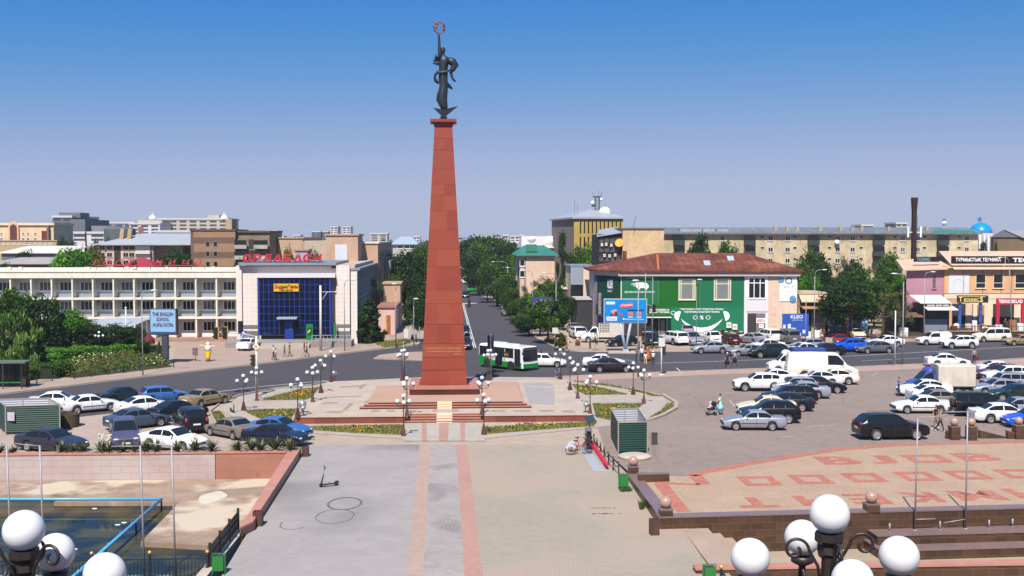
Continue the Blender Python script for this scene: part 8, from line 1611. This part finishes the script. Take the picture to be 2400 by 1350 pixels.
person(2106,929,172,bl_,nv_,'man in a blue shirt looking at his phone in the car park',1.74,.15,('phone','phone'))
pb=person(2283,852,80,gy_,bk_,'man in a grey shirt with a red bag at the roadside',1.75,.1,('bag','down'));
t=thing('bag','dark red bag hanging from the hand of the man at the roadside','bag',tuple(G(2289,852)+Vector((.10,-.05,.45))),R(10));MB().ball((0,0,.18),.2,14,0,(1.25,.6,.85)).build('pouch',cloth('red_bag',130,30,56),t);MB().tube([(-.14,0,.3),(0,0,.46),(.14,0,.3)],.018,6).build('strap',bk_,t)
person(2316,893,200,bk_,nv_,'person in black with a white cap beside the rear of the cream truck',1.72,.1,('phone','down'),hat=wt_,shoes=ws_)
person(1704,861,-95,bk_,bk_,'woman in a black dress and white headscarf crossing the road',1.62,.25,('bag','swing'),(.40,.30,bk_),wt_,True,1.15,ws_,bare=True,group=XG)
person(1722,857,-80,cloth('print',176,166,186),bk_,'woman in a striped top and black skirt crossing the road',1.62,-.25,('swing','swing'),(.42,.30,bk_),None,True,1.1,ws_,bare=True,group=XG)
person(1493,849,95,pu_,jn_,'man in a mauve shirt in the group on the crossing, leftmost',1.74,.1,('down','down'),group=XG)
person(1504,847,92,wt_,bk_,'man in a white shirt and black trousers in the group on the crossing',1.74,.15,('down','bag'),group=XG)
person(1519,846,92,og_,og_,'woman in a long rust orange dress on the crossing',1.66,.2,('down','swing'),(.10,.33,og_),None,True,1.05,long_hair=True,sleeve=True,group=XG,hair_mat=og_)
person(1513,856,92,wt_,ye_,'girl in a white top and yellow trousers on the crossing',1.5,.3,('swing','swing'),long_hair=True,group=XG)
person(1531,855,90,wt_,bk_,'boy in a white shirt and white cap on the crossing, rightmost',1.55,.25,('swing','swing'),hat=wt_,group=XG)
person(1332,822,70,pk_,pk_,'person in pink clothes with a white hat at the corner of the avenue',1.68,.25,('swing','phone'),hat=wt_,fat=1.1);person(1328,818,75,cloth('olive',120,110,80),bk_,'person in olive half hidden beside the one in pink at the avenue corner',1.66,.2)
person(1350,754,100,wt_,kh_,'person in white and khaki by the stone stairs',1.66,.2,hat=wt_);person(1357,755,80,wt_,wt_,'person dressed all in white by the stone stairs',1.7,.3,('swing','swing'))
WG='people on the hotel pavement'
person(641,844,10,wt_,nv_,'man in a white shirt at the left end of the people on the hotel pavement',1.74,.2,('down','swing'),group=WG);person(646,845,30,cloth('pale_pink',226,206,206,.8),jn_,'shorter person just right of the man in white on the hotel pavement',1.45,.3,('swing','swing'),group=WG)
person(667,836,170,gy_,kh_,'man in grey in the middle of the hotel pavement',1.66,.15,('phone','down'),hat=cloth('straw',214,200,170),group=WG);person(679,836,-150,cloth('dark_grey',80,80,90),bk_,'man in dark grey beside the man in grey on the hotel pavement',1.72,.35,('swing','swing'),group=WG)
person(713,836,175,bk_,cloth('stone',190,176,160),'woman in black striding left on the hotel pavement, rightmost pair',1.68,.5,('swing','swing'),long_hair=True,group=WG);person(719,836,178,cloth('beige',206,186,160),bk_,'man in a beige shirt of the rightmost pair on the hotel pavement',1.74,-.5,('swing','phone'),group=WG)
person(1924,800,-70,cloth('coral',196,130,110),bk_,'woman in coral standing by the cartons and washing machines',1.64,0,('phone','down'),hat=wt_);person(1931,799,-110,bk_,bk_,'woman in black standing next to the one in coral',1.7,0,('phone','phone'),(.2,.26,bk_),long_hair=True)
person(2035,790,-100,nv_,nv_,'man in dark blue in the shade of the big front tree',1.7,0,('phone','down'));person(2042,792,-60,cloth('pale_denim',140,160,196),nv_,'man in pale denim in the shade of the big front tree',1.7,.1,('down','phone'))
person(2358,770,-95,bk_,bk_,'dark clothed person in the doorway of the red portal',1.7,0,('down','phone'),pos=(PX(2358,155.6),155.6,1.003))
person(33,905,-80,nv_,nv_,'person in dark blue waiting under the bus shelter',1.7,0,('down','phone'));person(16,906,-70,bk_,jn_,'person in black waiting under the bus shelter',1.66,0,('down','down'))
Y_=GP(765,1480).y;zf=0;pz=GP(765,1478);person(0,0,-70,SK,nv_,'man with a raised hand at the bottom edge of the photo',1.72,.2,('swing','up'),pos=pz)
t=thing('pram','pink and black pram with a child, pushed by the woman in the blue skirt','pram',tuple(G(1667,973)),R(180));m_pp=cloth('pram_pink',226,186,190)
for x in(-.3,.3):
 for s in(-.22,.22):m=MB().lathe([(.03,-.02),(.12,-.02),(.12,.02),(.03,.02)],12);m.v=[(x+q[0],s+q[2],.12+q[1])for q in m.v];m.build('wheel',rubber,t)
MB().tube([(.3,-.22,.12),(-.1,-.22,.55),(-.6,-.2,1.02),(-.6,.2,1.02),(-.1,.22,.55),(.3,.22,.12)],.018,6).tube([(-.3,-.22,.12),(.12,-.22,.5)],.016,6).tube([(-.3,.22,.12),(.12,.22,.5)],.016,6).build('frame',black,t)
MB().prism([(-.28,-.2),(.30,-.2),(.30,.2),(-.28,.2)],.42,.58).obox((-.26,0,.75),(.10,.38,.5),Matrix.Rotation(R(-18),3,'Y')).build('seat',bk_,t);MB().ball((-.18,0,.92),.26,14,0,(1,.85,.7)).build('hood',bk_,t)
MB().ball((.06,0,.72),.15,12,0,(1,.9,1.2)).ball((.16,.0,.60),.10,10,0,(1.6,1.1,.7)).build('blanket',m_pp,t)
tag(MB().ball((0,0,.0),.11,12,0,(1,.9,1)).ball((.07,.0,-.01),.02,6).build('sun_hat',cloth('hat_pink',240,206,206,.8),None,tuple(G(1667,973)+Vector((-.06,0,.97)))),'pale pink sun hat of the child sitting in the pram','hat')
finish_people()
# ================================================================ trees, hedges, yuccas
m_bark=M('bark',ph(120,98,80,.45),.95,nz=(4,.3),bump=(20,.5))
def leafmats(nm,cols):return[M('leaf_%s_%d'%(nm,i),ph(*c,.66),.6,spec=.3,isl=.4)for i,c in enumerate(cols)]
LM=dict(dark=leafmats('dark',((48,78,24),(64,96,28),(36,62,22))),mid=leafmats('mid',((70,106,26),(92,130,32),(50,84,24))),bright=leafmats('bright',((88,148,24),(114,172,34),(62,120,22))),olive=leafmats('olive',((116,118,36),(146,134,44),(80,94,34))),grey=leafmats('grey',((92,104,74),(112,120,86),(70,84,56))),willow=leafmats('willow',((112,150,62),(140,172,80),(84,124,48))))
PT_={}
def crown_mesh(kind,seed,mats):
 r=random.Random(seed);m=MB();clumps=[]
 if kind in('round','wide'):
  for i in range(46):
   while True:
    p=Vector((r.uniform(-1,1),r.uniform(-1,1),r.uniform(-1,1)))
    if .25<p.length<1:break
   p=p.normalized()*(p.length**.45)*.80
   w_=1.0-.25*max(0,p.z);clumps.append((Vector((p.x*.5*w_,p.y*.5*w_,.60+p.z*.37)),r.uniform(.09,.17)))
 elif kind=='poplar':
  for i in range(44):z=r.uniform(.12,.98);w_=.42*sin(pi*min(1,(z-.05)*1.02))**.6;a=r.uniform(0,2*pi);q=r.uniform(.3,1)*w_;clumps.append((Vector((q*cos(a),q*sin(a),z)),r.uniform(.06,.12)))
 elif kind=='cone':
  for i in range(70):z=r.uniform(.02,.97);w_=.5*(1-z)**.75*(.86+.14*r.random());w_=min(w_,.46*(z+.12)/.3)if z<.18 else w_;a=r.uniform(0,2*pi);q=(r.random()**.4)*w_;clumps.append((Vector((q*cos(a),q*sin(a),z)),r.uniform(.06,.10)))
 elif kind=='willow':
  for i in range(40):
   a=r.uniform(0,2*pi);q=(r.random()**.5)*.46;clumps.append((Vector((q*cos(a),q*sin(a),r.uniform(.3,.92)-.3*q)),r.uniform(.08,.13)))
 elif kind=='ball':
  for i in range(60):
   p=Vector((r.gauss(0,1),r.gauss(0,1),r.gauss(0,1))).normalized()*(r.random()**.25);clumps.append((Vector((p.x*.42,p.y*.42,.52+p.z*.42)),r.uniform(.06,.10)))
 elif kind=='sparse':
  for i in range(26):
   p=Vector((r.uniform(-1,1),r.uniform(-1,1),r.uniform(-1,1)));p=p.normalized()*r.uniform(.5,1);clumps.append((Vector((p.x*.48,p.y*.48,.6+p.z*.36)),r.uniform(.06,.11)))
 per={'round':135,'wide':135,'poplar':90,'cone':90,'willow':150,'ball':90,'sparse':80}[kind];ls={'ball':.045,'cone':.042,'sparse':.020,'poplar':.045,'willow':.026}.get(kind,.031)
 for c,R_ in clumps:
  mi0=r.randrange(len(mats))
  for i in range(per):
   d=Vector((r.gauss(0,1),r.gauss(0,1),r.gauss(0,1)*.85));d=d.normalized()*R_*(r.random()**.4)*r.choice((1,1,1,1.25));p=c+d
   if p.z<.02:continue
   u=Vector((r.gauss(0,1),r.gauss(0,1),r.gauss(0,.6))).normalized();v=u.orthogonal().normalized();q=r.uniform(0,2*pi);v=(v*cos(q)+u.cross(v)*sin(q));s=ls*r.uniform(.6,1.3);l_=s*r.uniform(1.3,2.0)
   if kind=='willow':u=Vector((r.gauss(0,.18),r.gauss(0,.18),-1)).normalized();v=Vector((-u.y+.3*r.gauss(0,1),u.x+.3*r.gauss(0,1),0)).normalized();l_=s*3.0;s*=.85
   m.add([p-u*l_*.5,p+v*s*.5,p+u*l_*.5,p-v*s*.5],[(0,1,2,3)],mi0 if r.random()<.7 else r.randrange(len(mats)))
 me=m.mesh('crown')
 for x in mats:me.materials.append(x)
 tr=MB();h0={'cone':.1,'ball':.12,'poplar':.2}.get(kind,.34)
 tr.tube([(0,0,-.02),(.01,.0,h0*.6),(-.01,.01,h0),(.01,0,h0+.25)],[.028,.022,.019,.010],7)
 for c,R_ in clumps[::3]:
  a=Vector((0,0,h0+(c.z-h0)*.25));tr.tube([a,a.lerp(c,.5)+Vector((0,0,.03)),c],[.013,.009,.004],5)
 tm=tr.mesh('trunk');tm.materials.append(m_bark);return me,tm
def tree(px,pyt,wpx,Y,kind,leaf,label,cat='tree',name=None,grp=None,z0=0.0,pyb=None):
 key=(kind,leaf,(hash((px,Y))if False else int(px*7+Y))%2)
 if key not in PT_:PT_[key]=crown_mesh(kind,len(PT_)*13+5,LM[leaf])
 if pyb is not None:Y=G(px,pyb).y
 H_=PZ(pyt,Y)-z0;W_=wpx*Y/F;cm,tm=PT_[key]
 t=thing(name or{'poplar':'poplar_tree','cone':'thuja_tree','willow':'willow_tree','ball':'round_shrub'}.get(kind,'leafy_tree'),label,cat,(PX(px,Y),Y,z0),rnd.uniform(0,6.28),grp)
 for nm,me in(('trunk',tm),('crown',cm)):o=link(nm,me,t);o.scale=(W_*1.02,W_*1.02,H_)
 return t
HG='trees between the hotel and the far blocks'
for a in((178,571,128,185,'wide','bright','big bright green tree rising above the hotel roof in front of the warehouses'),(222,572,66,196,'round','olive','yellowish olive tree behind the bright green tree above the hotel roof'),(412,584,112,186,'wide','dark','broad dark tree above the hotel roof left of the banded brick block'),(62,583,64,225,'round','dark','dark tree in front of the farther warehouse roof'),(14,612,84,170,'round','mid','green treetop at the left edge behind the hotel roof'),(274,603,46,178,'round','dark','small dark treetop by the red pavilion roof'),(318,606,40,178,'round','dark','small dark treetop right of the red pavilion roof'),(352,625,60,165,'wide','olive','low olive bushes behind the end of the roof neon'),(150,552,40,300,'round','dark','dark tree left of the long white office'),(172,560,60,280,'round','dark','dark tree below the long white office'),(203,551,9,270,'poplar','dark','small dark cypress in front of the long white office'),(226,558,40,290,'round','mid','green tree right of the small cypress'),(256,555,40,300,'round','dark','dark tree below the storage tank'),(430,555,40,300,'round','dark','dark trees behind the blue grey hipped roof'),(440,590,30,215,'round','mid','green tree squeezed against the banded brick block'),(560,606,34,190,'round','dark','dark bush behind the first red roof letter'),(648,572,40,235,'round','mid','green tree between the brick block and the peach block'),(677,578,40,200,'round','bright','bright green tree in front of the peach block'),(738,585,46,185,'round','mid','green tree behind the antennas on the tiled block')):tree(*a,grp=HG)
AG='trees along the left side of the avenue'
for a in((948,580,120,205,'wide','dark','large dark tree mass left of the column'),(985,570,70,232,'round','mid','tall tree half hidden by the left edge of the column'),(912,596,70,220,'round','grey','grey green tree by the tan office block'),(922,640,70,182,'round','mid','leafy tree above the avenue path'),(976,640,80,180,'round','dark','dark tree close behind the column, left side'),(888,640,40,170,'sparse','grey','thin climbing growth on the wall of the tan office block'),(900,560,36,330,'round','dark','far dark treetop right of the stair tower')):tree(*a,grp=AG)
tree(866,704,94,0,'cone','dark','dense dark conical thuja at the corner of the avenue path','tree',None,None,0,804);tree(975,690,66,0,'wide','dark','dark hedge like tree behind the white notice board left of the column','tree',None,None,0,802)
RG_='trees along the right side of the avenue'
for a in((1108,546,95,345,'wide','dark','tall dark tree at the far end of the avenue beside the column'),(1150,549,120,330,'wide','mid','tall tree in the middle of the avenue tree mass'),(1190,566,100,300,'wide','dark','dark tree at the right end of the avenue tree mass'),(1214,582,50,260,'round','bright','brighter tree beside the peach corner house'),(1122,592,100,270,'wide','dark','dark tree over the green bus on the avenue'),(1168,596,110,250,'wide','mid','leafy tree right of the green bus'),(1190,640,70,215,'round','mid','roadside tree up the avenue under the lighting columns'),(1142,640,64,240,'round','dark','dark roadside tree shading the avenue kerb'),(1222,650,60,205,'round','dark','roadside tree before the peach corner house'),(1258,640,84,190,'sparse','grey','sparse greyish tree before the peach corner house'),(1213,700,56,178,'round','mid','young roadside tree above the parked silver car'),(1237,690,64,172,'round','mid','young roadside tree left of the violet billboard'),(1262,676,60,170,'round','bright','bright young tree above the violet billboard'),(1196,700,40,188,'round','dark','dark young tree by the bus stop booth'),(1222,735,60,163,'round','mid','low kerbside tree below the violet billboard'),(1282,655,86,177,'wide','mid','leafy tree behind the violet billboard'),(1322,690,64,167,'round','dark','dark tree hiding the low dark shop row'),(1240,742,72,157,'wide','dark','low dark bush left of the corner bush at the kerb'),(1266,724,80,158,'wide','mid','bushy tree in front of the violet billboard post'),(1204,672,70,200,'wide','mid','roadside tree below the second lighting column'),(1166,660,60,225,'round','mid','roadside tree near the far bus on the avenue'),(1256,612,60,205,'round','mid','tree before the lower wall of the peach corner house'),(1318,556,42,205,'poplar','dark','tall dark poplar beside the yellow building'),(1352,572,60,222,'round','mid','leafy tree in front of the yellow building'),(1382,568,60,225,'round','bright','bright leafy tree right of the poplar'),(1344,640,60,185,'round','bright','small bright tree left of the pink glazed block'),(1300,655,50,180,'round','dark','dark tree behind the corner bush'),(1362,610,70,195,'wide','dark','dark tree below the yellow building')):tree(*a,grp=RG_)
tree(1285,694,104,0,'wide','mid','big corner bush beside the avenue mouth','tree',None,None,0,806);tree(1312,778,36,0,'ball','olive','reddish brown shrub at the corner of the avenue','shrub',None,None,0,820);tree(1395,770,20,0,'sparse','mid','small weedy bush at the kerb below the cage truck','shrub','leafy_shrub',None,0,822)
SG_='trees between the green shop and the pink shops'
for a in((1637,541,68,190,'round','dark','dark round tree over the rusty roof, left one'),(1706,562,76,192,'wide','mid','wider green tree over the rusty roof, right one'),(1770,588,34,185,'sparse','mid','small treetop at the end of the rusty roof'),(1906,578,90,185,'wide','mid','tall green tree left of the long flats windows'),(1898,640,70,170,'wide','bright','bright bushy tree behind the kiosk awnings'),(1958,590,70,190,'sparse','grey','greyish thin tree in front of the long flats'),(1980,640,90,172,'wide','dark','dark tree behind the big front tree'),(2040,600,60,190,'sparse','grey','thin brownish tree in the middle of the green mass'),(2085,588,66,188,'round','mid','green tree left of the boiler chimney'),(2050,650,100,170,'wide','mid','broad green tree behind the sparse front tree'),(2108,640,60,172,'round','bright','bright tree against the mauve wall'),(1884,610,70,178,'round','mid','green tree top between the red roof end and the tall green tree'),(1996,606,80,186,'round','dark','dark tree before the long flats in the centre of the green mass'),(2076,625,80,178,'wide','mid','green tree left of the chimney, lower one'),(1912,672,84,163,'wide','dark','dark bushy tree just right of the kiosk roof'),(2100,662,70,165,'wide','mid','leafy tree beside the mauve wall, lower one'),(2012,628,96,180,'wide','mid','leafy green tree in front of the long flats, above the big front tree'),(1926,616,70,179,'round','dark','dark tree before the long flats left of the greyish thin tree'),(1940,665,80,166,'wide','dark','dark tree right of the kiosk awnings'),(2305,560,26,290,'round','dark','dark tree in front of the turquoise domed hall'),(2332,572,16,232,'poplar','dark','small dark conifer before the brown gabled house')):tree(*a,grp=SG_)
tree(1988,655,150,0,'wide','dark','big dark front tree shading the stalls','tree',None,None,0,792);tree(2070,664,130,0,'sparse','olive','sparse brownish front tree left of the food counter','tree',None,None,0,790);tree(2118,690,60,0,'sparse','grey','thin tree against the mauve shop wall','tree',None,None,0,796)
PG='trees and shrubs of the left park'
for a in((22,722,124,0,'willow','willow','pale drooping willow at the left edge','tree',None,PG,0,872),(36,672,120,0,'wide','mid','tall dark green tree behind the willow','tree',None,PG,0,842),(96,690,110,0,'wide','dark','dark tree right of the willow','tree',None,PG,0,838),(160,722,118,0,'wide','bright','bright green tree before the hotel loggias','tree',None,PG,0,832),(206,752,90,0,'wide','dark','dark tree under the grey fabric canopy','tree',None,PG,0,832),(270,758,110,0,'wide','dark','wide dark foliage below the fabric canopy','tree',None,PG,0,828),(120,760,110,0,'wide','dark','deep dark tree behind the flower garden','tree',None,PG,0,836),(324,764,60,0,'round','dark','dark tree left of the billboard post','tree',None,PG,0,826),(88,803,46,0,'ball','mid','clipped round shrub standing in the hedge lawn','shrub',None,PG,0,862),(331,792,44,0,'ball','mid','round green shrub left of the billboard post','shrub',None,PG,0,842),(371,800,18,0,'cone','grey','small grey green conifer beside the billboard post','shrub',None,PG,0,838)):tree(*a)
def hedge(pts,wd,h,leaf,label,n=2600,ls=.10):
 q=[Vector(G(px,py)[:2])for px,py in pts];m=MB();L_=[(b-a).length for a,b in zip(q,q[1:])];mats=LM[leaf]
 for(a,b),l in zip(zip(q,q[1:]),L_):
  d=(b-a).normalized();nn=Vector((-d.y,d.x));core=MB()
  for i in range(int(n*l/sum(L_))):
   s=rnd.uniform(0,l);v=rnd.uniform(-1,1);z=rnd.random();k=rnd.random()
   if k<.45:z=1+.06*rnd.gauss(0,1)
   elif k<.75:v=rnd.choice((-1,1))
   p=a+d*s+nn*v*wd/2*(1+.08*rnd.gauss(0,1));u=Vector((rnd.gauss(0,1),rnd.gauss(0,1),rnd.gauss(0,1))).normalized();w2=u.orthogonal().normalized();e=ls*rnd.uniform(.6,1.4);c=Vector((p.x,p.y,h*z*(1+.08*sin(s*2.1))))
   m.add([c-u*e,c+w2*e*.6,c+u*e,c-w2*e*.6],[(0,1,2,3)],rnd.randrange(3))
 t=thing('hedge',label,'hedge');m.build('foliage',mats,t);m2=MB()
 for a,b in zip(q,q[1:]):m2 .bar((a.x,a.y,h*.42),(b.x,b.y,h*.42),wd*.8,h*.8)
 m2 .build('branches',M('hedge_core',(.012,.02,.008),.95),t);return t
hedge([(112,843),(200,836),(312,828)],3.2,1.1,'bright','long bright green clipped hedge behind the rose bed',9000,.11);hedge([(0,868),(60,858),(112,846)],3.0,.9,'bright','bright low hedge in front of the willow',4000,.11);hedge([(98,888),(130,880),(168,878)],2.6,1.25,'mid','rounded green hedge at the near corner of the rose garden',6000,.10);hedge([(48,892),(78,887)],1.6,1.1,'mid','small green hedge block beside the bus shelter',2600,.09)
rose=g2([(150,884),(174,886),(290,873),(403,859),(372,845),(312,832),(200,841),(140,862)])
structure('rose_bed_soil',MB().sheet(rose,.012),M('bed_soil',ph(120,100,74,.4),.95,nz=(1,.3),world=True))
mb=MB();x0,x1=min(p[0]for p in rose),max(p[0]for p in rose);y0,y1=min(p[1]for p in rose),max(p[1]for p in rose);c=0
rmats=LM['mid']+[M('rose_cream',ph(240,226,180,.75),.8),M('rose_red',ph(136,88,56,.5),.8)]
while c<6500:
 x,y=rnd.uniform(x0,x1),rnd.uniform(y0,y1)
 if not inside((x,y),rose):continue
 c+=1;z=rnd.uniform(.1,.75);k=rnd.random();mi=3 if(k<.12 and z>.4 and sin(x*.5+1)>-.3)else(4 if k<.36 and z>.25 else rnd.randrange(3));s=.13 if mi<3 else .10
 u=Vector((rnd.gauss(0,1),rnd.gauss(0,1),rnd.gauss(0,.6))).normalized();v=u.orthogonal().normalized();p=Vector((x,y,z));mb.add([p-u*s,p+v*s*.6,p+u*s,p-v*s*.6],[(0,1,2,3)],mi)
tag(mb.build('rose_bushes',rmats),'cream and red rose bushes filling the bed behind the low iron fence','roses',kind='stuff')
structure('park_lawn',MB().sheet(g2([(-200,905),(0,900),(48,890),(140,880),(140,862),(200,841),(312,832),(380,838),(400,812),(300,800),(-200,815)]),.006),M('park_grass',ph(70,104,36,.4),.95,nz=(.6,.3),nz2=(6,.3),bump=(40,.5),world=True))
m_yuc=[M('yucca_leaf',ph(96,112,70,.42),.6,isl=.3),M('yucca_pale',ph(170,172,110,.42),.6,isl=.25)];YU=[]
def yucca(px,w_,label,flower=False,py=1062):
 p=G(px,py,.42);p=Vector((p.x,A_.y+(p.x-A_.x)*dW.y/dW.x+.62,.36));m=MB();r=random.Random(int(px))
 if flower or not YU or True:
  for i in range(64):
   a=r.uniform(0,2*pi);e=r.uniform(.15,1.35);l_=w_*.72*r.uniform(.75,1.15);d=Vector((cos(a)*cos(e),sin(a)*cos(e),sin(e)));s=Vector((-sin(a),cos(a),0))*.045
   tip=d*l_+Vector((0,0,-.12*cos(e)*l_));md=d*l_*.55
   m.add([s*.6,md+s,tip,md-s,-s*.6],[(0,1,2,3,4)],1 if r.random()<.28 else 0)
  t=thing('yucca',label,'yucca',tuple(p),0,'yuccas along the pink wall');m.build('leaves',m_yuc,t)
  if flower:
   f=MB().tube([(0,0,.2),(.03,0,.9)],.02,6)
   for i in range(26):f.ball((r.gauss(0,.10),r.gauss(0,.10),r.uniform(.65,1.15)),.05,6)
   f.build('flower_spike',M('yucca_bloom',ph(240,232,200,.75),.8),t)
  YU.append(t)
for px,w_,lab,fl in((-6,1.0,'yucca at the left edge of the photo on the pink wall',False),(25,.8,'low yucca left of the plum grey sedan',False),(137,1.1,'yucca in front of the bonnet of the plum grey sedan',False),(160,1.1,'yucca right of the one at the plum grey bonnet',False),(186,1.0,'yucca in the gap between the plum sedan and the lilac minivan',False),(230,1.2,'flowering yucca at the left corner of the lilac minivan',True),(249,1.1,'flowering yucca in front of the lilac minivan grille',True),(280,1.1,'yucca at the right headlight of the lilac minivan',False),(306,1.1,'yucca between the lilac minivan and the white sedan',False),(334,1.3,'broad yucca at the tail of the white sedan',False),(358,1.3,'yucca below the rear door of the white sedan',False),(407,1.1,'yucca below the front door of the white sedan',False),(447,1.25,'flowering yucca at the front wheel of the white sedan',True),(487,1.2,'lone yucca right of the white sedan',False),(546,1.2,'yucca left of the dark navy car',False),(580,1.2,'yucca at the tail of the dark navy car',False),(602,1.2,'yucca below the door of the dark navy car',False),(636,1.4,'big yucca in front of the dark navy car',False),(670,1.3,'yucca at the nose of the dark navy car, last on the pink wall',False)):yucca(px,w_,lab,fl)
structure('planting_strip',MB().prism([tuple(A_-dW*40+Vector((0,.52,0)))[:2],tuple(B_+Vector((0,.52,0)))[:2],tuple(B_+Vector((0,1.5,0)))[:2],tuple(A_-dW*40+Vector((0,1.5,0)))[:2]],-.1,.27),M('dry_soil',ph(206,180,130,.5),.95,nz=(1.5,.25),bump=(10,.4),world=True))
wg=[gr1,gr3]
for nm,pts,h,n,lab in(('weeds',[(1498,1186),(1512,1180),(1510,1194),(1500,1196)],.35,160,'tuft of weeds at the foot of the brown terrace wall'),('weeds',[(1452,1150),(1478,1148),(1480,1152),(1455,1154)],.25,120,'weeds round the green bin by the terrace wall'),('weeds',[(560,1252),(582,1236),(584,1246),(566,1262)],.2,120,'dry weeds at the near end of the pink side wall')):
 q=[tuple(GP(a,b))[:2]for a,b in pts];blades(nm,[q],n,h,wg,plaza_z(q[0][1]),.03,lab,'weeds')
q=[tuple(G(a,b,-1.3))[:2]for a,b in((600,1122),(628,1121),(626,1118),(604,1118))];blades('weeds',[q],160,.45,[gr2,gr1],-1.3,.04,'straw coloured weeds at the foot of the pink wall by the side wall','weeds')
VG=[g2(p)for p in([(880,806),(945,796),(972,800),(940,812),(900,815)],[(1275,798),(1300,806),(1330,818),(1318,812),(1290,786)],[(1520,818),(1560,816),(1560,812),(1520,813)],[(1632,818),(1720,815),(1720,811),(1640,812)])]
blades('verge_grass',VG,5000,.25,[gr1,gr2,gr3],0,.08,'straggly verge grass along the road kerbs','grass',(3,4,1))
mb=MB();r=random.Random(99)
for i in range(5200):
 Y=r.uniform(320,1500);X_=r.uniform(-1,1)*Y*.62
 if abs((X_/Y)-(-.047))<.008+4/Y:continue
 s=r.uniform(1.6,4.2);h_=r.uniform(4,11)
 for k in range(7):
  u=Vector((r.gauss(0,1),r.gauss(0,1),r.gauss(0,.7))).normalized();v=u.orthogonal().normalized();p=Vector((X_+r.gauss(0,s*.7),Y+r.gauss(0,s*.7),h_*r.uniform(.35,1.0)));mb.add([p-u*s*.9,p+v*s*.7,p+u*s*.9,p-v*s*.7],[(0,1,2,3)],r.randrange(3))
tag(mb.build('far_treetops',LM['dark']),'mass of far treetops spreading to the skyline','far trees',kind='stuff')
mb=MB()
for i in range(520):
 Y=r.uniform(480,2400);X_=r.uniform(-1,1)*Y*.55
 if abs((X_/Y)-(-.047))<.02:continue
 a,b,h_=r.uniform(3,7),r.uniform(6,10),r.uniform(3.5,7);mb.box(X_-a,Y-b/2,0,X_+a,Y+b/2,h_,r.randrange(3));mb.add([(X_-a-.4,Y-b/2-.4,h_+.01),(X_+a+.4,Y-b/2-.4,h_+.01),(X_+a*.5,Y,h_+2.2),(X_-a*.5,Y,h_+2.2),(X_+a+.4,Y+b/2,h_+.01),(X_-a-.4,Y+b/2,h_+.01)],[(0,1,2,3),(1,4,2),(4,5,3,2),(5,0,3)],3+r.randrange(2))
tag(mb.build('far_houses',[far_c,far_w,m_tan,m_grey_roof,M('far_roof_red',ph(170,120,104,.5),.8)]),'low far houses scattered to the skyline','far houses',kind='stuff')
# ================================================================ summer haze
hz=bpy.data.materials.new('haze');hz.use_nodes=True;t_=hz.node_tree;t_.nodes.remove(t_.nodes['Principled BSDF'])
pv=t_.nodes.new('ShaderNodeVolumePrincipled');pv.inputs['Density'].default_value=.00018;pv.inputs['Color'].default_value=(.80,.86,.95,1);pv.inputs['Anisotropy'].default_value=.2
t_.links.new(pv.outputs[0],t_.nodes['Material Output'].inputs['Volume'])
tag(MB().box(-1500,-60,-3.3,1500,2600,60).build('haze',hz),'thin summer haze over the city','haze',kind='stuff')
